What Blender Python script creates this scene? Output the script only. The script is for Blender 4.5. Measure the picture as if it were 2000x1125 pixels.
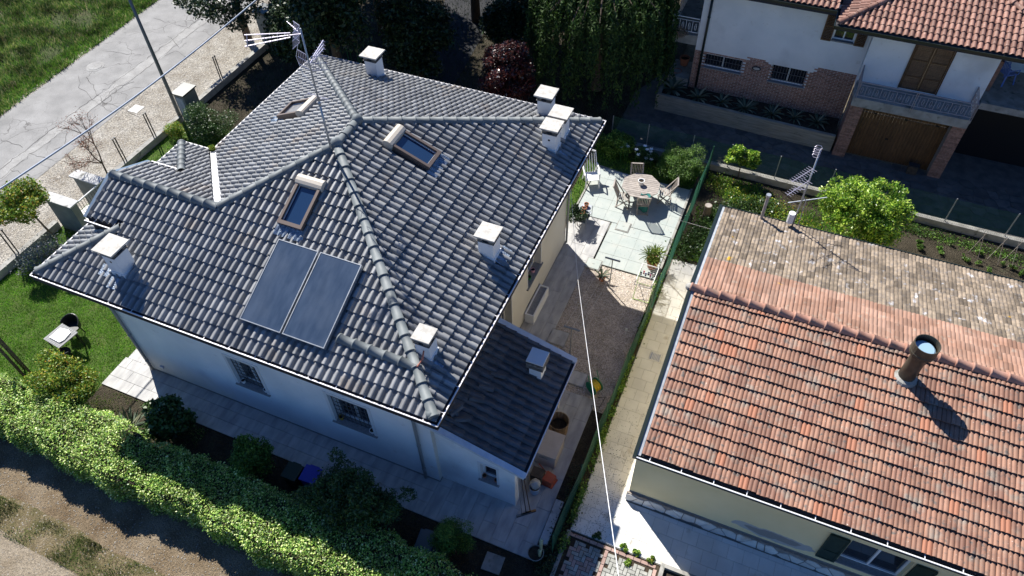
import bpy, bmesh, math, random
import numpy as np
from mathutils import Vector, Matrix
random.seed(7); rng = np.random.default_rng(7)
for o in list(bpy.data.objects): bpy.data.objects.remove(o)
sc = bpy.context.scene
COL = sc.collection
# ---------------------------------------------------------------- camera
CM = [[0.9212762365, -0.2823851681, 0.2674111307], [0.38845196, 0.7014689377, -0.597533601], [-0.018845976, 0.654369885, 0.7559397349]]
CP = (16.975, -6.887, 19.187); CF = 1438.306
camd = bpy.data.cameras.new('camera'); camd.sensor_width = 36; camd.lens = CF/2000*36
camd.clip_start = 0.1; camd.clip_end = 800
cam = bpy.data.objects.new('camera', camd); COL.objects.link(cam)
mw = Matrix.Identity(4)
for i in range(3):
    for j in range(3): mw[i][j] = CM[i][j]
    mw[i][3] = CP[i]
cam.matrix_world = mw
sc.camera = cam
# ---------------------------------------------------------------- sky, sun, exposure
SUN_AZ, SUN_EL = math.radians(142.6), math.radians(45)
SV = Vector((math.cos(SUN_AZ)*math.cos(SUN_EL), math.sin(SUN_AZ)*math.cos(SUN_EL), math.sin(SUN_EL)))
w = bpy.data.worlds.new('World'); sc.world = w; w.use_nodes = True
nt = w.node_tree; bg = nt.nodes['Background']
sky = nt.nodes.new('ShaderNodeTexSky'); sky.sky_type = 'NISHITA'; sky.sun_disc = False
sky.sun_elevation = SUN_EL; sky.sun_rotation = math.radians((90-142.6) % 360)
sky.air_density = 1.0; sky.dust_density = 0.0; sky.ozone_density = 6.0
tint = nt.nodes.new('ShaderNodeMix'); tint.data_type = 'RGBA'; tint.blend_type = 'MULTIPLY'; tint.inputs[0].default_value = 1; tint.inputs[7].default_value = (.72, .96, 1.3, 1)
nt.links.new(sky.outputs[0], tint.inputs[6]); nt.links.new(tint.outputs[2], bg.inputs[0]); bg.inputs[1].default_value = 0.05
sund = bpy.data.lights.new('sun', 'SUN'); sund.energy = 4.8; sund.angle = math.radians(0.5); sund.color = (1.0, 0.965, 0.9)
sun = bpy.data.objects.new('sun', sund); COL.objects.link(sun)
sun.rotation_euler = SV.to_track_quat('Z', 'Y').to_euler(); sun.location = (0, 0, 40)
sc.view_settings.view_transform = 'Standard'; sc.view_settings.look = 'None'
sc.view_settings.exposure = 1.05; sc.view_settings.gamma = 1; sc.view_settings.use_curve_mapping = False
sc.cycles.max_bounces = 6; sc.cycles.diffuse_bounces = 3; sc.cycles.transparent_max_bounces = 8
# pixel of the photograph -> point of the world on a given plane (the camera was solved from the houses)
def G(px, py, z=None, x=None, y=None, pl=None):
    d = [sum(CM[i][k]*v for k, v in enumerate(((px-1000)/CF, -(py-562.5)/CF, -1.0))) for i in range(3)]
    if z is not None: k = (z-CP[2])/d[2]
    elif x is not None: k = (x-CP[0])/d[0]
    elif y is not None: k = (y-CP[1])/d[1]
    else: k = (pl[3]-sum(pl[i]*CP[i] for i in range(3)))/sum(pl[i]*d[i] for i in range(3))
    return Vector([CP[i]+k*d[i] for i in range(3)])
# ---------------------------------------------------------------- helpers
ORG = {}
def org(p): return ORG.get(p.name, Vector((0, 0, 0))) if p else Vector((0, 0, 0))
def tag(o, label=None, cat=None, group=None, kind=None):
    if label: o['label'] = label
    if cat: o['category'] = cat
    if group: o['group'] = group
    if kind: o['kind'] = kind
    return o
def thing(name, label, cat, loc=(0, 0, 0), group=None, rot=0):
    o = bpy.data.objects.new(name, None); COL.objects.link(o)
    o.empty_display_size = 0.2; o.location = loc; o.rotation_euler = (0, 0, rot)
    ORG[o.name] = Vector(loc); return tag(o, label, cat, group)
def link(name, me, parent=None, mat=None, smooth=False):
    if mat is not None and not me.materials: me.materials.append(mat)
    if smooth: me.polygons.foreach_set('use_smooth', np.ones(len(me.polygons), bool))
    o = bpy.data.objects.new(name, me); COL.objects.link(o)
    if parent: o.parent = parent
    ORG[o.name] = org(parent); return o
class B:
    """collects shapes in world coordinates and links them as one mesh object"""
    def __init__(s): s.v = []; s.f = []
    def add(s, vs, fs):
        n = len(s.v); s.v += [tuple(v) for v in vs]; s.f += [tuple(i+n for i in f) for f in fs]; return s
    def box(s, x0, y0, z0, x1, y1, z1):
        return s.add([(x0,y0,z0),(x1,y0,z0),(x1,y1,z0),(x0,y1,z0),(x0,y0,z1),(x1,y0,z1),(x1,y1,z1),(x0,y1,z1)],
                     [(0,3,2,1),(4,5,6,7),(0,1,5,4),(1,2,6,5),(2,3,7,6),(3,0,4,7)])
    def obox(s, c, sx, sy, sz, rz=0, M=None):
        """box centred on c in plan, standing on c.z"""
        R = M or Matrix.Rotation(rz, 3, 'Z'); c = Vector(c)
        vs = [c + R @ Vector((a*sx/2, b*sy/2, h*sz)) for h in (0, 1) for a, b in ((-1,-1),(1,-1),(1,1),(-1,1))]
        return s.add(vs, [(0,3,2,1),(4,5,6,7),(0,1,5,4),(1,2,6,5),(2,3,7,6),(3,0,4,7)])
    def prism(s, poly, z0, z1):
        n = len(poly); zt = z1 if callable(z1) else (lambda x, y: z1); zb = z0 if callable(z0) else (lambda x, y: z0)
        s.add([(x, y, zb(x, y)) for x, y in poly]+[(x, y, zt(x, y)) for x, y in poly],
              [tuple(reversed(range(n))), tuple(range(n, 2*n))]+[(i, (i+1) % n, (i+1) % n+n, i+n) for i in range(n)]); return s
    def bar(s, a, b, wd, h, up=(0, 0, 1)):
        a, b = Vector(a), Vector(b); d = (b-a).normalized(); u = Vector(up)
        x = d.cross(u)
        if x.length < 1e-4: x = d.cross(Vector((1, 0, 0)))
        x.normalize(); y = x.cross(d).normalized()
        vs = [p + x*(i*wd/2)+y*(j*h/2) for p in (a, b) for i, j in ((-1,-1),(1,-1),(1,1),(-1,1))]
        return s.add(vs, [(0,3,2,1),(4,5,6,7),(0,1,5,4),(1,2,6,5),(2,3,7,6),(3,0,4,7)])
    def tube(s, pts, r, n=8, cap=True):
        pts = [Vector(p) for p in pts]; R = r if isinstance(r, (list, tuple)) else [r]*len(pts)
        base = len(s.v); px = None
        for i, p in enumerate(pts):
            d = (pts[min(i+1, len(pts)-1)]-pts[max(i-1, 0)]).normalized()
            if px is None:
                px = d.cross(Vector((0, 0, 1)))
                if px.length < .05: px = d.cross(Vector((1, 0, 0)))
            px = (px - d*px.dot(d)).normalized(); py = d.cross(px)
            for k in range(n):
                a = 2*math.pi*k/n; s.v.append(tuple(p+(px*math.cos(a)+py*math.sin(a))*R[i]))
        for i in range(len(pts)-1):
            for k in range(n):
                a, b = base+i*n+k, base+i*n+(k+1) % n; s.f.append((a, b, b+n, a+n))
        if cap: s.f += [tuple(base+k for k in reversed(range(n))), tuple(base+(len(pts)-1)*n+k for k in range(n))]
        return s
    def lathe(s, c, prof, n=16):
        c = Vector(c); base = len(s.v)
        for r, z in prof:
            for k in range(n):
                a = 2*math.pi*k/n; s.v.append((c.x+r*math.cos(a), c.y+r*math.sin(a), c.z+z))
        for i in range(len(prof)-1):
            for k in range(n):
                a, b = base+i*n+k, base+i*n+(k+1) % n; s.f.append((a, b, b+n, a+n))
        s.f += [tuple(base+k for k in reversed(range(n))), tuple(base+(len(prof)-1)*n+k for k in range(n))]
        return s
    def mesh(s, name, off=Vector((0, 0, 0))):
        me = bpy.data.meshes.new(name); me.from_pydata([(v[0]-off.x, v[1]-off.y, v[2]-off.z) for v in s.v], [], s.f); me.update(); return me
    def build(s, name, mat, parent=None, smooth=False, kind=None):
        o = link(name, s.mesh(name, org(parent)), parent, mat, smooth)
        if kind: o['kind'] = kind
        return o
def solo(b, name, mat, label=None, cat=None, group=None, kind=None, smooth=False):
    """a thing that is one mesh, with its origin at its foot"""
    vs = np.array(b.v); c = Vector(((vs[:,0].min()+vs[:,0].max())/2, (vs[:,1].min()+vs[:,1].max())/2, vs[:,2].min()))
    o = link(name, b.mesh(name, c), None, mat, smooth); o.location = c; ORG[o.name] = c
    return tag(o, label, cat, group, kind)
def copy_tree(o, parent=None):
    c = o.copy(); COL.objects.link(c); c.parent = parent; ORG[c.name] = org(o)
    for ch in list(o.children): copy_tree(ch, c)
    return c
def np_mesh(name, V, F):
    """V (n,3), F (m,k) arrays"""
    me = bpy.data.meshes.new(name); k = F.shape[1]
    me.vertices.add(len(V)); me.vertices.foreach_set('co', V.astype(np.float32).ravel())
    me.loops.add(F.size); me.loops.foreach_set('vertex_index', F.astype(np.int32).ravel())
    me.polygons.add(len(F)); me.polygons.foreach_set('loop_start', np.arange(0, F.size, k, dtype=np.int32))
    me.update(calc_edges=True); return me
# ---------------------------------------------------------------- materials
def _n(nt, t, **kw):
    n = nt.nodes.new(t)
    for k, v in kw.items(): setattr(n, k, v)
    return n
def mat(name, c1, c2=None, scale=6, rough=.8, bump=0, bscale=None, isl=0, metal=0, spec=.3, spots=None, detail=5, stretch=None, dist=.01, lo=.35, hi=.65, trans=0, stripes=None, odd=None):
    """principled with noise between two colours, value spread per island/object, extra spot layers (colour, scale, from, to)"""
    m = bpy.data.materials.new(name); m.use_nodes = True; nt = m.node_tree; L = nt.links
    p = nt.nodes['Principled BSDF']; p.inputs['Roughness'].default_value = rough; p.inputs['Metallic'].default_value = metal
    p.inputs['Specular IOR Level'].default_value = spec
    geo = _n(nt, 'ShaderNodeNewGeometry'); vec = geo.outputs['Position']
    if stretch:
        mp = _n(nt, 'ShaderNodeMapping'); mp.inputs['Scale'].default_value = stretch; L.new(vec, mp.inputs[0]); vec = mp.outputs[0]
    col = None
    if c2 is not None:
        nz = _n(nt, 'ShaderNodeTexNoise'); nz.inputs['Scale'].default_value = scale; nz.inputs['Detail'].default_value = detail; L.new(vec, nz.inputs['Vector'])
        mr = _n(nt, 'ShaderNodeMapRange'); mr.inputs[1].default_value = lo; mr.inputs[2].default_value = hi; L.new(nz.outputs['Fac'], mr.inputs[0])
        mx = _n(nt, 'ShaderNodeMix', data_type='RGBA'); mx.inputs[6].default_value = (*c1, 1); mx.inputs[7].default_value = (*c2, 1)
        L.new(mr.outputs[0], mx.inputs[0]); col = mx.outputs[2]
    for sp in (spots or []):
        nz = _n(nt, 'ShaderNodeTexNoise'); nz.inputs['Scale'].default_value = sp[1]; nz.inputs['Detail'].default_value = 4; nz.noise_dimensions = '4D'; nz.inputs['W'].default_value = sp[1]*1.7
        L.new(geo.outputs['Position'], nz.inputs['Vector'])
        mr = _n(nt, 'ShaderNodeMapRange'); mr.inputs[1].default_value = sp[2]; mr.inputs[2].default_value = sp[3]; L.new(nz.outputs['Fac'], mr.inputs[0])
        mx = _n(nt, 'ShaderNodeMix', data_type='RGBA'); mx.inputs[7].default_value = (*sp[0], 1)
        if col: L.new(col, mx.inputs[6])
        else: mx.inputs[6].default_value = (*c1, 1)
        L.new(mr.outputs[0], mx.inputs[0]); col = mx.outputs[2]
    if isl:
        oi = _n(nt, 'ShaderNodeObjectInfo')
        ad = _n(nt, 'ShaderNodeMath', operation='ADD'); L.new(geo.outputs['Random Per Island'], ad.inputs[0]); L.new(oi.outputs['Random'], ad.inputs[1])
        fr = _n(nt, 'ShaderNodeMath', operation='FRACT'); L.new(ad.outputs[0], fr.inputs[0])
        mr = _n(nt, 'ShaderNodeMapRange'); mr.inputs[3].default_value = 1-isl; mr.inputs[4].default_value = 1+isl; L.new(fr.outputs[0], mr.inputs[0])
        hs = _n(nt, 'ShaderNodeHueSaturation'); L.new(mr.outputs[0], hs.inputs['Value'])
        if col: L.new(col, hs.inputs['Color'])
        else: hs.inputs['Color'].default_value = (*c1, 1)
        col = hs.outputs[0]
        if odd:
            gt = _n(nt, 'ShaderNodeMath', operation='GREATER_THAN'); gt.inputs[1].default_value = odd[1]; L.new(fr.outputs[0], gt.inputs[0])
            mx = _n(nt, 'ShaderNodeMix', data_type='RGBA'); mx.inputs[7].default_value = (*odd[0], 1); L.new(gt.outputs[0], mx.inputs[0]); L.new(col, mx.inputs[6]); col = mx.outputs[2]
    if col: L.new(col, p.inputs['Base Color'])
    else: p.inputs['Base Color'].default_value = (*c1, 1)
    if bump:
        nb = _n(nt, 'ShaderNodeTexNoise'); nb.inputs['Scale'].default_value = bscale or scale*4; nb.inputs['Detail'].default_value = 6; L.new(vec, nb.inputs['Vector'])
        bp = _n(nt, 'ShaderNodeBump'); bp.inputs['Strength'].default_value = bump; bp.inputs['Distance'].default_value = dist
        L.new(nb.outputs['Fac'], bp.inputs['Height']); L.new(bp.outputs[0], p.inputs['Normal'])
    if trans:
        tr = _n(nt, 'ShaderNodeBsdfTranslucent'); ms = _n(nt, 'ShaderNodeMixShader'); ms.inputs[0].default_value = trans
        if col: L.new(col, tr.inputs[0])
        else: tr.inputs[0].default_value = (*c1, 1)
        out = nt.nodes['Material Output']; L.new(p.outputs[0], ms.inputs[1]); L.new(tr.outputs[0], ms.inputs[2]); L.new(ms.outputs[0], out.inputs[0])
    return m
def leafmat(name, pal, trans=.3, rough=.5, val=.3, nscale=2.2):
    """leaf colours picked per leaf from a palette [(position, colour)...]"""
    m = bpy.data.materials.new(name); m.use_nodes = True; nt = m.node_tree; L = nt.links
    p = nt.nodes['Principled BSDF']; p.inputs['Roughness'].default_value = rough; p.inputs['Specular IOR Level'].default_value = .35
    geo = _n(nt, 'ShaderNodeNewGeometry'); cr = _n(nt, 'ShaderNodeValToRGB'); e = cr.color_ramp.elements
    for i, (t, c) in enumerate(pal):
        el = e[i] if i < 2 else e.new(t)
        el.position = t; el.color = (*c, 1)
    L.new(geo.outputs['Random Per Island'], cr.inputs[0])
    nz = _n(nt, 'ShaderNodeTexNoise'); nz.inputs['Scale'].default_value = nscale; L.new(geo.outputs['Position'], nz.inputs['Vector'])
    mr = _n(nt, 'ShaderNodeMapRange'); mr.inputs[1].default_value = .3; mr.inputs[2].default_value = .7; mr.inputs[3].default_value = 1-val; mr.inputs[4].default_value = 1+val
    L.new(nz.outputs[0], mr.inputs[0]); hs = _n(nt, 'ShaderNodeHueSaturation'); L.new(mr.outputs[0], hs.inputs['Value']); L.new(cr.outputs[0], hs.inputs['Color'])
    L.new(hs.outputs[0], p.inputs['Base Color'])
    tr = _n(nt, 'ShaderNodeBsdfTranslucent'); L.new(hs.outputs[0], tr.inputs[0]); ms = _n(nt, 'ShaderNodeMixShader'); ms.inputs[0].default_value = trans
    L.new(p.outputs[0], ms.inputs[1]); L.new(tr.outputs[0], ms.inputs[2]); L.new(ms.outputs[0], nt.nodes['Material Output'].inputs[0])
    return m
def glass(name, tint, rough=.05):
    m = bpy.data.materials.new(name); m.use_nodes = True; p = m.node_tree.nodes['Principled BSDF']
    p.inputs['Base Color'].default_value = (*tint, 1); p.inputs['Roughness'].default_value = rough; p.inputs['Specular IOR Level'].default_value = .8
    p.inputs['Coat Weight'].default_value = .6; p.inputs['Coat Roughness'].default_value = .03
    return m
M = dict(
 tile=mat('grey_concrete_tile', (.15,.152,.154), (.205,.207,.207), 1.3, .5, .2, 60, isl=.26, spec=.8, spots=[((.2,.17,.14), 1.1, .6, .72), ((.075,.075,.072), 5, .6, .78), ((.3,.3,.27), 22, .68, .76)]),
 ridge=mat('grey_ridge_tile', (.11,.125,.128), (.155,.17,.172), 3, .6, .2, 50, isl=.12, spec=.4),
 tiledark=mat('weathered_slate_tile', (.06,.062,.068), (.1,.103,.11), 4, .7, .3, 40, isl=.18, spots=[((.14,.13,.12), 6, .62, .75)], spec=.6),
 under=mat('roof_felt', (.035,.035,.04), None, rough=.95),
 gutterw=mat('white_painted_gutter_lip', (.62,.6,.62), None, rough=.45),
 gutterd=mat('debris_lined_gutter', (.035,.028,.026), (.07,.055,.045), 14, .9, .5, 50),
 flash=mat('white_valley_flashing', (.72,.72,.74), (.6,.6,.6), 8, .5),
 lead=mat('crinkled_lead_flashing', (.16,.2,.26), (.32,.38,.45), 16, .35, .8, 30, metal=.4, dist=.03),
 plaster=mat('white_plaster_wall', (.64,.66,.67), (.74,.75,.75), .9, .9, .25, 90, spots=[((.46,.46,.46), .7, .58, .85), ((.5,.48,.44), 5, .62, .85)]),
 plasterb=mat('cream_plaster_wall', (.56,.53,.47), (.62,.59,.53), .9, .9, .2, 90),
 trim=mat('grey_white_trim', (.6,.6,.6), None, rough=.8),
 sill=mat('grey_stone_sill', (.2,.2,.2), (.26,.26,.26), 20, .7),
 cap=mat('limestone_chimney_cap', (.38,.36,.32), (.52,.5,.46), 7, .85, .5, 40, spots=[((.36,.33,.28), 12, .6, .75)]),
 brickd=mat('dark_chimney_bricks', (.09,.085,.08), (.2,.19,.17), 15, .9, .4, 30, isl=.4),
 frame=mat('brown_skylight_frame', (.13,.1,.085), None, rough=.45, metal=.3),
 shutbox=mat('beige_shutter_box', (.42,.37,.3), (.47,.42,.35), 20, .5),
 sglass=glass('skylight_glass', (.012,.03,.07), .06),
 wglass=glass('window_glass', (.015,.018,.025), .05),
 alu=mat('aluminium', (.55,.57,.6), None, rough=.35, metal=.8),
 antenna=mat('weathered_antenna_metal', (.5,.47,.55), None, rough=.4, metal=.4),
 steel=mat('galvanised_steel', (.3,.32,.34), (.4,.42,.44), 8, .45, metal=.6),
 darkmetal=mat('dark_metal', (.035,.037,.04), None, rough=.5, metal=.3),
 grille=mat('grey_iron_grille', (.1,.1,.11), None, rough=.6, metal=.2),
 white=mat('white_plastic', (.75,.75,.74), None, rough=.4),
 black=mat('black_plastic', (.012,.012,.014), None, rough=.35),
 copper=mat('copper_pipe', (.55,.2,.13), None, rough=.4, metal=.3),
 terracotta=mat('terracotta', (.36,.13,.07), (.44,.18,.1), 10, .8, .2, 40),
 soil=mat('dark_soil', (.03,.022,.015), (.06,.045,.03), 12, 1, .6, 40),
 bark=mat('bark', (.12,.09,.065), (.2,.16,.12), 10, .9, .6, 30, stretch=(4,4,1)),
 darkbark=mat('dark_bark', (.06,.045,.035), (.1,.075,.055), 10, .9, .6, 30),
 stonep=mat('grey_stoneware_slab', (.31,.305,.3), (.46,.45,.43), 2.2, .7, .15, 50, isl=.07, stretch=(2.2,.7,1), detail=8),
 patio=mat('pale_green_slab', (.335,.37,.35), (.375,.4,.375), 2.5, .85, .2, 70, isl=.025, spots=[((.4,.39,.35), 1.2, .6, .8)]),
 pathp=mat('beige_path_tile', (.58,.57,.535), (.68,.67,.63), 1.6, .8, .15, 70, isl=.05, spots=[((.38,.34,.27), 2.2, .6, .75)]),
 joint=mat('dark_joint_bed', (.19,.18,.16), (.25,.24,.21), 8, 1),
 concrete=mat('weathered_concrete', (.23,.22,.2), (.34,.33,.3), 3, .95, .6, 30, spots=[((.12,.12,.1), 4, .58, .7)]),
 crazy=mat('crazy_paving_stone', (.075,.07,.067), (.12,.11,.1), 3, .8, .3, 40, isl=.18),
 brickw=mat('red_brown_brick', (.22,.12,.09), (.33,.19,.145), 12, .9, .3, 60, isl=.25),
 mortar=mat('brick_mortar', (.24,.2,.17), (.3,.26,.22), 10, 1),
 woodb=mat('brown_varnished_wood', (.07,.036,.016), (.14,.075,.035), 5, .55, .2, 30, stretch=(8,8,1), isl=.15),
 woodg=mat('weathered_grey_teak', (.26,.23,.205), (.36,.32,.285), 8, .8, .2, 40, isl=.12),
 wooddark=mat('dark_timber', (.05,.04,.03), (.09,.07,.055), 8, .8, .2, 40),
 greenf=mat('green_wire', (.02,.09,.055), None, rough=.5),
 greens=mat('dark_green_paint', (.012,.03,.022), (.02,.042,.03), 5, .5),
 greeng=mat('black_green_gutter', (.012,.02,.018), None, rough=.35),
)
# ---------------------------------------------------------------- ground materials
def ground_mat(name, stops, noise=2.5, fine=60, bump=.6, dist=.02, rough=1, pebble=None, amp=.0, axis=None, speck=.25):
    """colour ramp over large + fine noise (optionally pushed along world Y) with pebble relief"""
    m = bpy.data.materials.new(name); m.use_nodes = True; nt = m.node_tree; L = nt.links; p = nt.nodes['Principled BSDF']
    p.inputs['Roughness'].default_value = rough; p.inputs['Specular IOR Level'].default_value = .15
    geo = _n(nt, 'ShaderNodeNewGeometry')
    n1 = _n(nt, 'ShaderNodeTexNoise'); n1.inputs['Scale'].default_value = noise; n1.inputs['Detail'].default_value = 8; L.new(geo.outputs['Position'], n1.inputs['Vector'])
    cr = _n(nt, 'ShaderNodeValToRGB'); e = cr.color_ramp.elements
    for i, (t, c) in enumerate(stops):
        el = e[i] if i < 2 else e.new(t)
        el.position = t; el.color = (*c, 1)
    L.new(n1.outputs['Fac'], cr.inputs[0]); col = cr.outputs[0]
    v = _n(nt, 'ShaderNodeTexVoronoi'); v.inputs['Scale'].default_value = pebble or fine; L.new(geo.outputs['Position'], v.inputs['Vector'])
    sep = _n(nt, 'ShaderNodeSeparateColor'); L.new(v.outputs['Color'], sep.inputs[0])
    mr = _n(nt, 'ShaderNodeMapRange'); mr.inputs[3].default_value = 1-speck; mr.inputs[4].default_value = 1+speck; L.new(sep.outputs[0], mr.inputs[0])
    hs = _n(nt, 'ShaderNodeHueSaturation'); L.new(mr.outputs[0], hs.inputs['Value']); L.new(col, hs.inputs['Color']); L.new(hs.outputs[0], p.inputs['Base Color'])
    n2 = _n(nt, 'ShaderNodeTexNoise'); n2.inputs['Scale'].default_value = fine; n2.inputs['Detail'].default_value = 4; L.new(geo.outputs['Position'], n2.inputs['Vector'])
    ad = _n(nt, 'ShaderNodeMath', operation='SUBTRACT'); L.new(n2.outputs['Fac'], ad.inputs[0]); L.new(v.outputs['Distance'], ad.inputs[1])
    bp = _n(nt, 'ShaderNodeBump'); bp.inputs['Strength'].default_value = bump; bp.inputs['Distance'].default_value = dist
    L.new(ad.outputs[0], bp.inputs['Height']); L.new(bp.outputs[0], p.inputs['Normal'])
    return m
def crack(m, scale, width, colr, W=0, strength=.8, warp=.6):
    """thin crack lines: distorted voronoi edges mixed over the base colour"""
    nt = m.node_tree; L = nt.links; p = nt.nodes['Principled BSDF']; src = p.inputs['Base Color'].links[0].from_socket
    geo = _n(nt, 'ShaderNodeNewGeometry'); nz = _n(nt, 'ShaderNodeTexNoise'); nz.inputs['Scale'].default_value = 1.7; L.new(geo.outputs['Position'], nz.inputs['Vector'])
    mv = _n(nt, 'ShaderNodeVectorMath', operation='MULTIPLY_ADD'); mv.inputs[1].default_value = (warp, warp, warp); L.new(nz.outputs['Color'], mv.inputs[0]); L.new(geo.outputs['Position'], mv.inputs[2])
    v = _n(nt, 'ShaderNodeTexVoronoi', feature='DISTANCE_TO_EDGE'); v.inputs['Scale'].default_value = scale; L.new(mv.outputs[0], v.inputs['Vector'])
    mr = _n(nt, 'ShaderNodeMapRange'); mr.inputs[1].default_value = 0; mr.inputs[2].default_value = width; mr.inputs[3].default_value = strength; mr.inputs[4].default_value = 0; L.new(v.outputs['Distance'], mr.inputs[0])
    nm = _n(nt, 'ShaderNodeTexNoise'); nm.inputs['Scale'].default_value = .5; L.new(geo.outputs['Position'], nm.inputs['Vector'])
    mk = _n(nt, 'ShaderNodeMapRange'); mk.inputs[1].default_value = .42; mk.inputs[2].default_value = .6; L.new(nm.outputs['Fac'], mk.inputs[0])
    mm = _n(nt, 'ShaderNodeMath', operation='MULTIPLY'); L.new(mr.outputs[0], mm.inputs[0]); L.new(mk.outputs[0], mm.inputs[1])
    mx = _n(nt, 'ShaderNodeMix', data_type='RGBA'); mx.inputs[7].default_value = (*colr, 1); L.new(src, mx.inputs[6]); L.new(mm.outputs[0], mx.inputs[0]); L.new(mx.outputs[2], p.inputs['Base Color'])
M['asphalt'] = ground_mat('worn_asphalt', [(.3,(.2,.197,.19)),(.5,(.25,.245,.236)),(.7,(.29,.285,.275))], 1.1, 120, .35, .006, .9, 90, speck=.12)
crack(M['asphalt'], .55, .012, (.07,.065,.06)); crack(M['asphalt'], 1.9, .016, (.09,.085,.08), strength=.5)
M['gravel'] = ground_mat('pale_gravel', [(.3,(.22,.19,.15)),(.5,(.34,.31,.26)),(.7,(.42,.395,.35))], 1.4, 50, .9, .03, 1, 26, speck=.35)
M['gravelp'] = ground_mat('pinkish_gravel', [(.3,(.34,.285,.225)),(.55,(.47,.4,.325)),(.7,(.56,.49,.41))], 1.8, 60, .9, .03, 1, 34, speck=.4)
M['dirt'] = ground_mat('dry_dirt', [(.3,(.09,.07,.045)),(.5,(.15,.125,.085)),(.7,(.21,.18,.13))], 1.6, 40, .9, .03, 1, 40, speck=.3)
M['bed'] = ground_mat('planting_bed_soil', [(.3,(.035,.03,.02)),(.6,(.06,.05,.035)),(.8,(.05,.06,.03))], 2, 40, .9, .04, 1, 30)
M['track'] = ground_mat('stony_track', [(.3,(.12,.085,.05)),(.5,(.175,.133,.085)),(.7,(.23,.185,.13))], 1.2, 60, .9, .02, 1, 45, speck=.35)
M['turf'] = ground_mat('turf_soil', [(.3,(.05,.09,.02)),(.55,(.08,.13,.03)),(.8,(.13,.13,.06))], 1.6, 50, .8, .04, 1, 40)
M['field'] = ground_mat('rough_field', [(.3,(.04,.05,.02)),(.5,(.07,.09,.035)),(.7,(.13,.12,.07))], .9, 30, .9, .06, 1, 20)
# ---------------------------------------------------------------- ground
def sheet(name, poly, z, m, kind='structure', th=.0):
    b = B(); b.add([(x, y, z) for x, y in poly], [tuple(range(len(poly)))]); return b.build(name, m, kind=kind)
b = B(); b.add([(-150,-150,-.05),(150,-150,-.05),(150,150,-.05),(-150,150,-.05)], [(0,1,2,3)]); b.build('ground', M['dirt'], kind='structure')
RL = lambda v: -14.63-.037*(v-8.9)
RR = lambda v: -9.83-.028*(v-6.7)
sheet('road', [(RL(-60),-60),(RR(-60),-60),(RR(90),90),(RL(90),90)], 0.0, M['asphalt'])
# a slightly raised relaid strip along the worn side of the road
M['asphaltp'] = ground_mat('patched_asphalt', [(.3,(.24,.235,.225)),(.5,(.29,.283,.27)),(.7,(.33,.325,.31))], 2.1, 120, .4, .006, .9, 70, speck=.15)
crack(M['asphaltp'], 2.6, .02, (.1,.09,.085), strength=.6)
pts = [(-11.75+.1*math.sin(v*1.7)+.07*math.sin(v*4.1), v) for v in np.arange(-10, 40, .5)]
q = [(-11.2+.09*math.sin(v*1.3+1)+.06*math.sin(v*3.3), v) for v in np.arange(-10, 40, .5)]
b = B()
for i in range(len(pts)-1): b.add([(*pts[i],.004),(*q[i],.004),(*q[i+1],.004),(*pts[i+1],.004)], [(0,1,2,3)])
b.build('road_patch', M['asphaltp'], kind='structure')
sheet('field', [(-150,-60),(RL(-60)-.1,-60),(RL(90)-.1,90),(-150,90)], -.02, M['field'])
sheet('gravel_verge', [(RR(-60)+.0,-60),(-6.8,-60),(-6.8,40),(RR(40),40)], -.008, M['gravel'])
sheet('garden_lawn', [(-6.8,-1.2),(-.2,-1.2),(-.14,.9),(.9,4.5),(.9,12),(-6.8,12)], -.004, M['turf'])
sheet('planting_bed', [(-.2,-1.2),(-.2,-.2),(14.3,-.2),(14.3,-1.6),(8,-2.6),(-.2,-2.6)], -.006, M['bed'])
sheet('garden_track', [(-60,-2.2),(14.6,-2.2),(14.6,-40),(-60,-40)], -.02, M['track'])
def wavy(y, a, f, ph): return [(x, y+a*math.sin(x*f+ph)+a*.5*math.sin(x*f*2.7+ph)) for x in np.arange(-24, 14.6, .4)]
M['paletrack'] = ground_mat('pale_wheel_track', [(.3,(.2,.16,.11)),(.7,(.28,.235,.175))], 1.6, 60, .9, .02, 1, 45, speck=.35)
M['dryturf'] = ground_mat('dry_turf', [(.3,(.08,.08,.032)),(.5,(.15,.12,.065)),(.7,(.2,.16,.1))], 2.2, 50, .9, .03, 1, 40, speck=.3)
sheet('grass_strip', wavy(-4.15,.07,1.1,0)+wavy(-5.05,.1,.8,1)[::-1], -.012, M['dryturf'])
sheet('wheel_track', wavy(-5.05,.1,.8,1)+wavy(-5.8,.08,.9,2)[::-1], -.014, M['paletrack'])
sheet('far_grass_strip', wavy(-5.8,.08,.9,2)+wavy(-9,.1,.8,1)[::-1], -.012, M['dryturf'])
sheet('dry_road_edge', [(RL(-40)-.3,-40),(RL(-40)+.02,-40),(RL(60)+.02,60),(RL(60)-.3,60)], .003, M['gravel'])
sheet('dark_garden', [(-6.8,12),(10.8,12),(10.8,21),(12,21),(12,60),(-6.8,60)], -.008, M['bed'])
sheet('neighbour_garden', [(14.85,11.7),(30,11.7),(30,17),(14.85,17)], -.006, M['bed'])
sheet('gravel_yard', [(12.2,4.7),(14.7,4.7),(14.7,10.4),(12.2,10.4)], .008, M['gravelp'])
sheet('strip_bed', [(14.25,-1.5),(14.95,-1.5),(14.95,10.4),(14.25,10.4)], .004, M['bed'])
sheet('side_lawn', [(10.4,12.4),(14.7,12.4),(14.7,17.2),(10.4,17.2)], .0, M['turf'])
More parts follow.
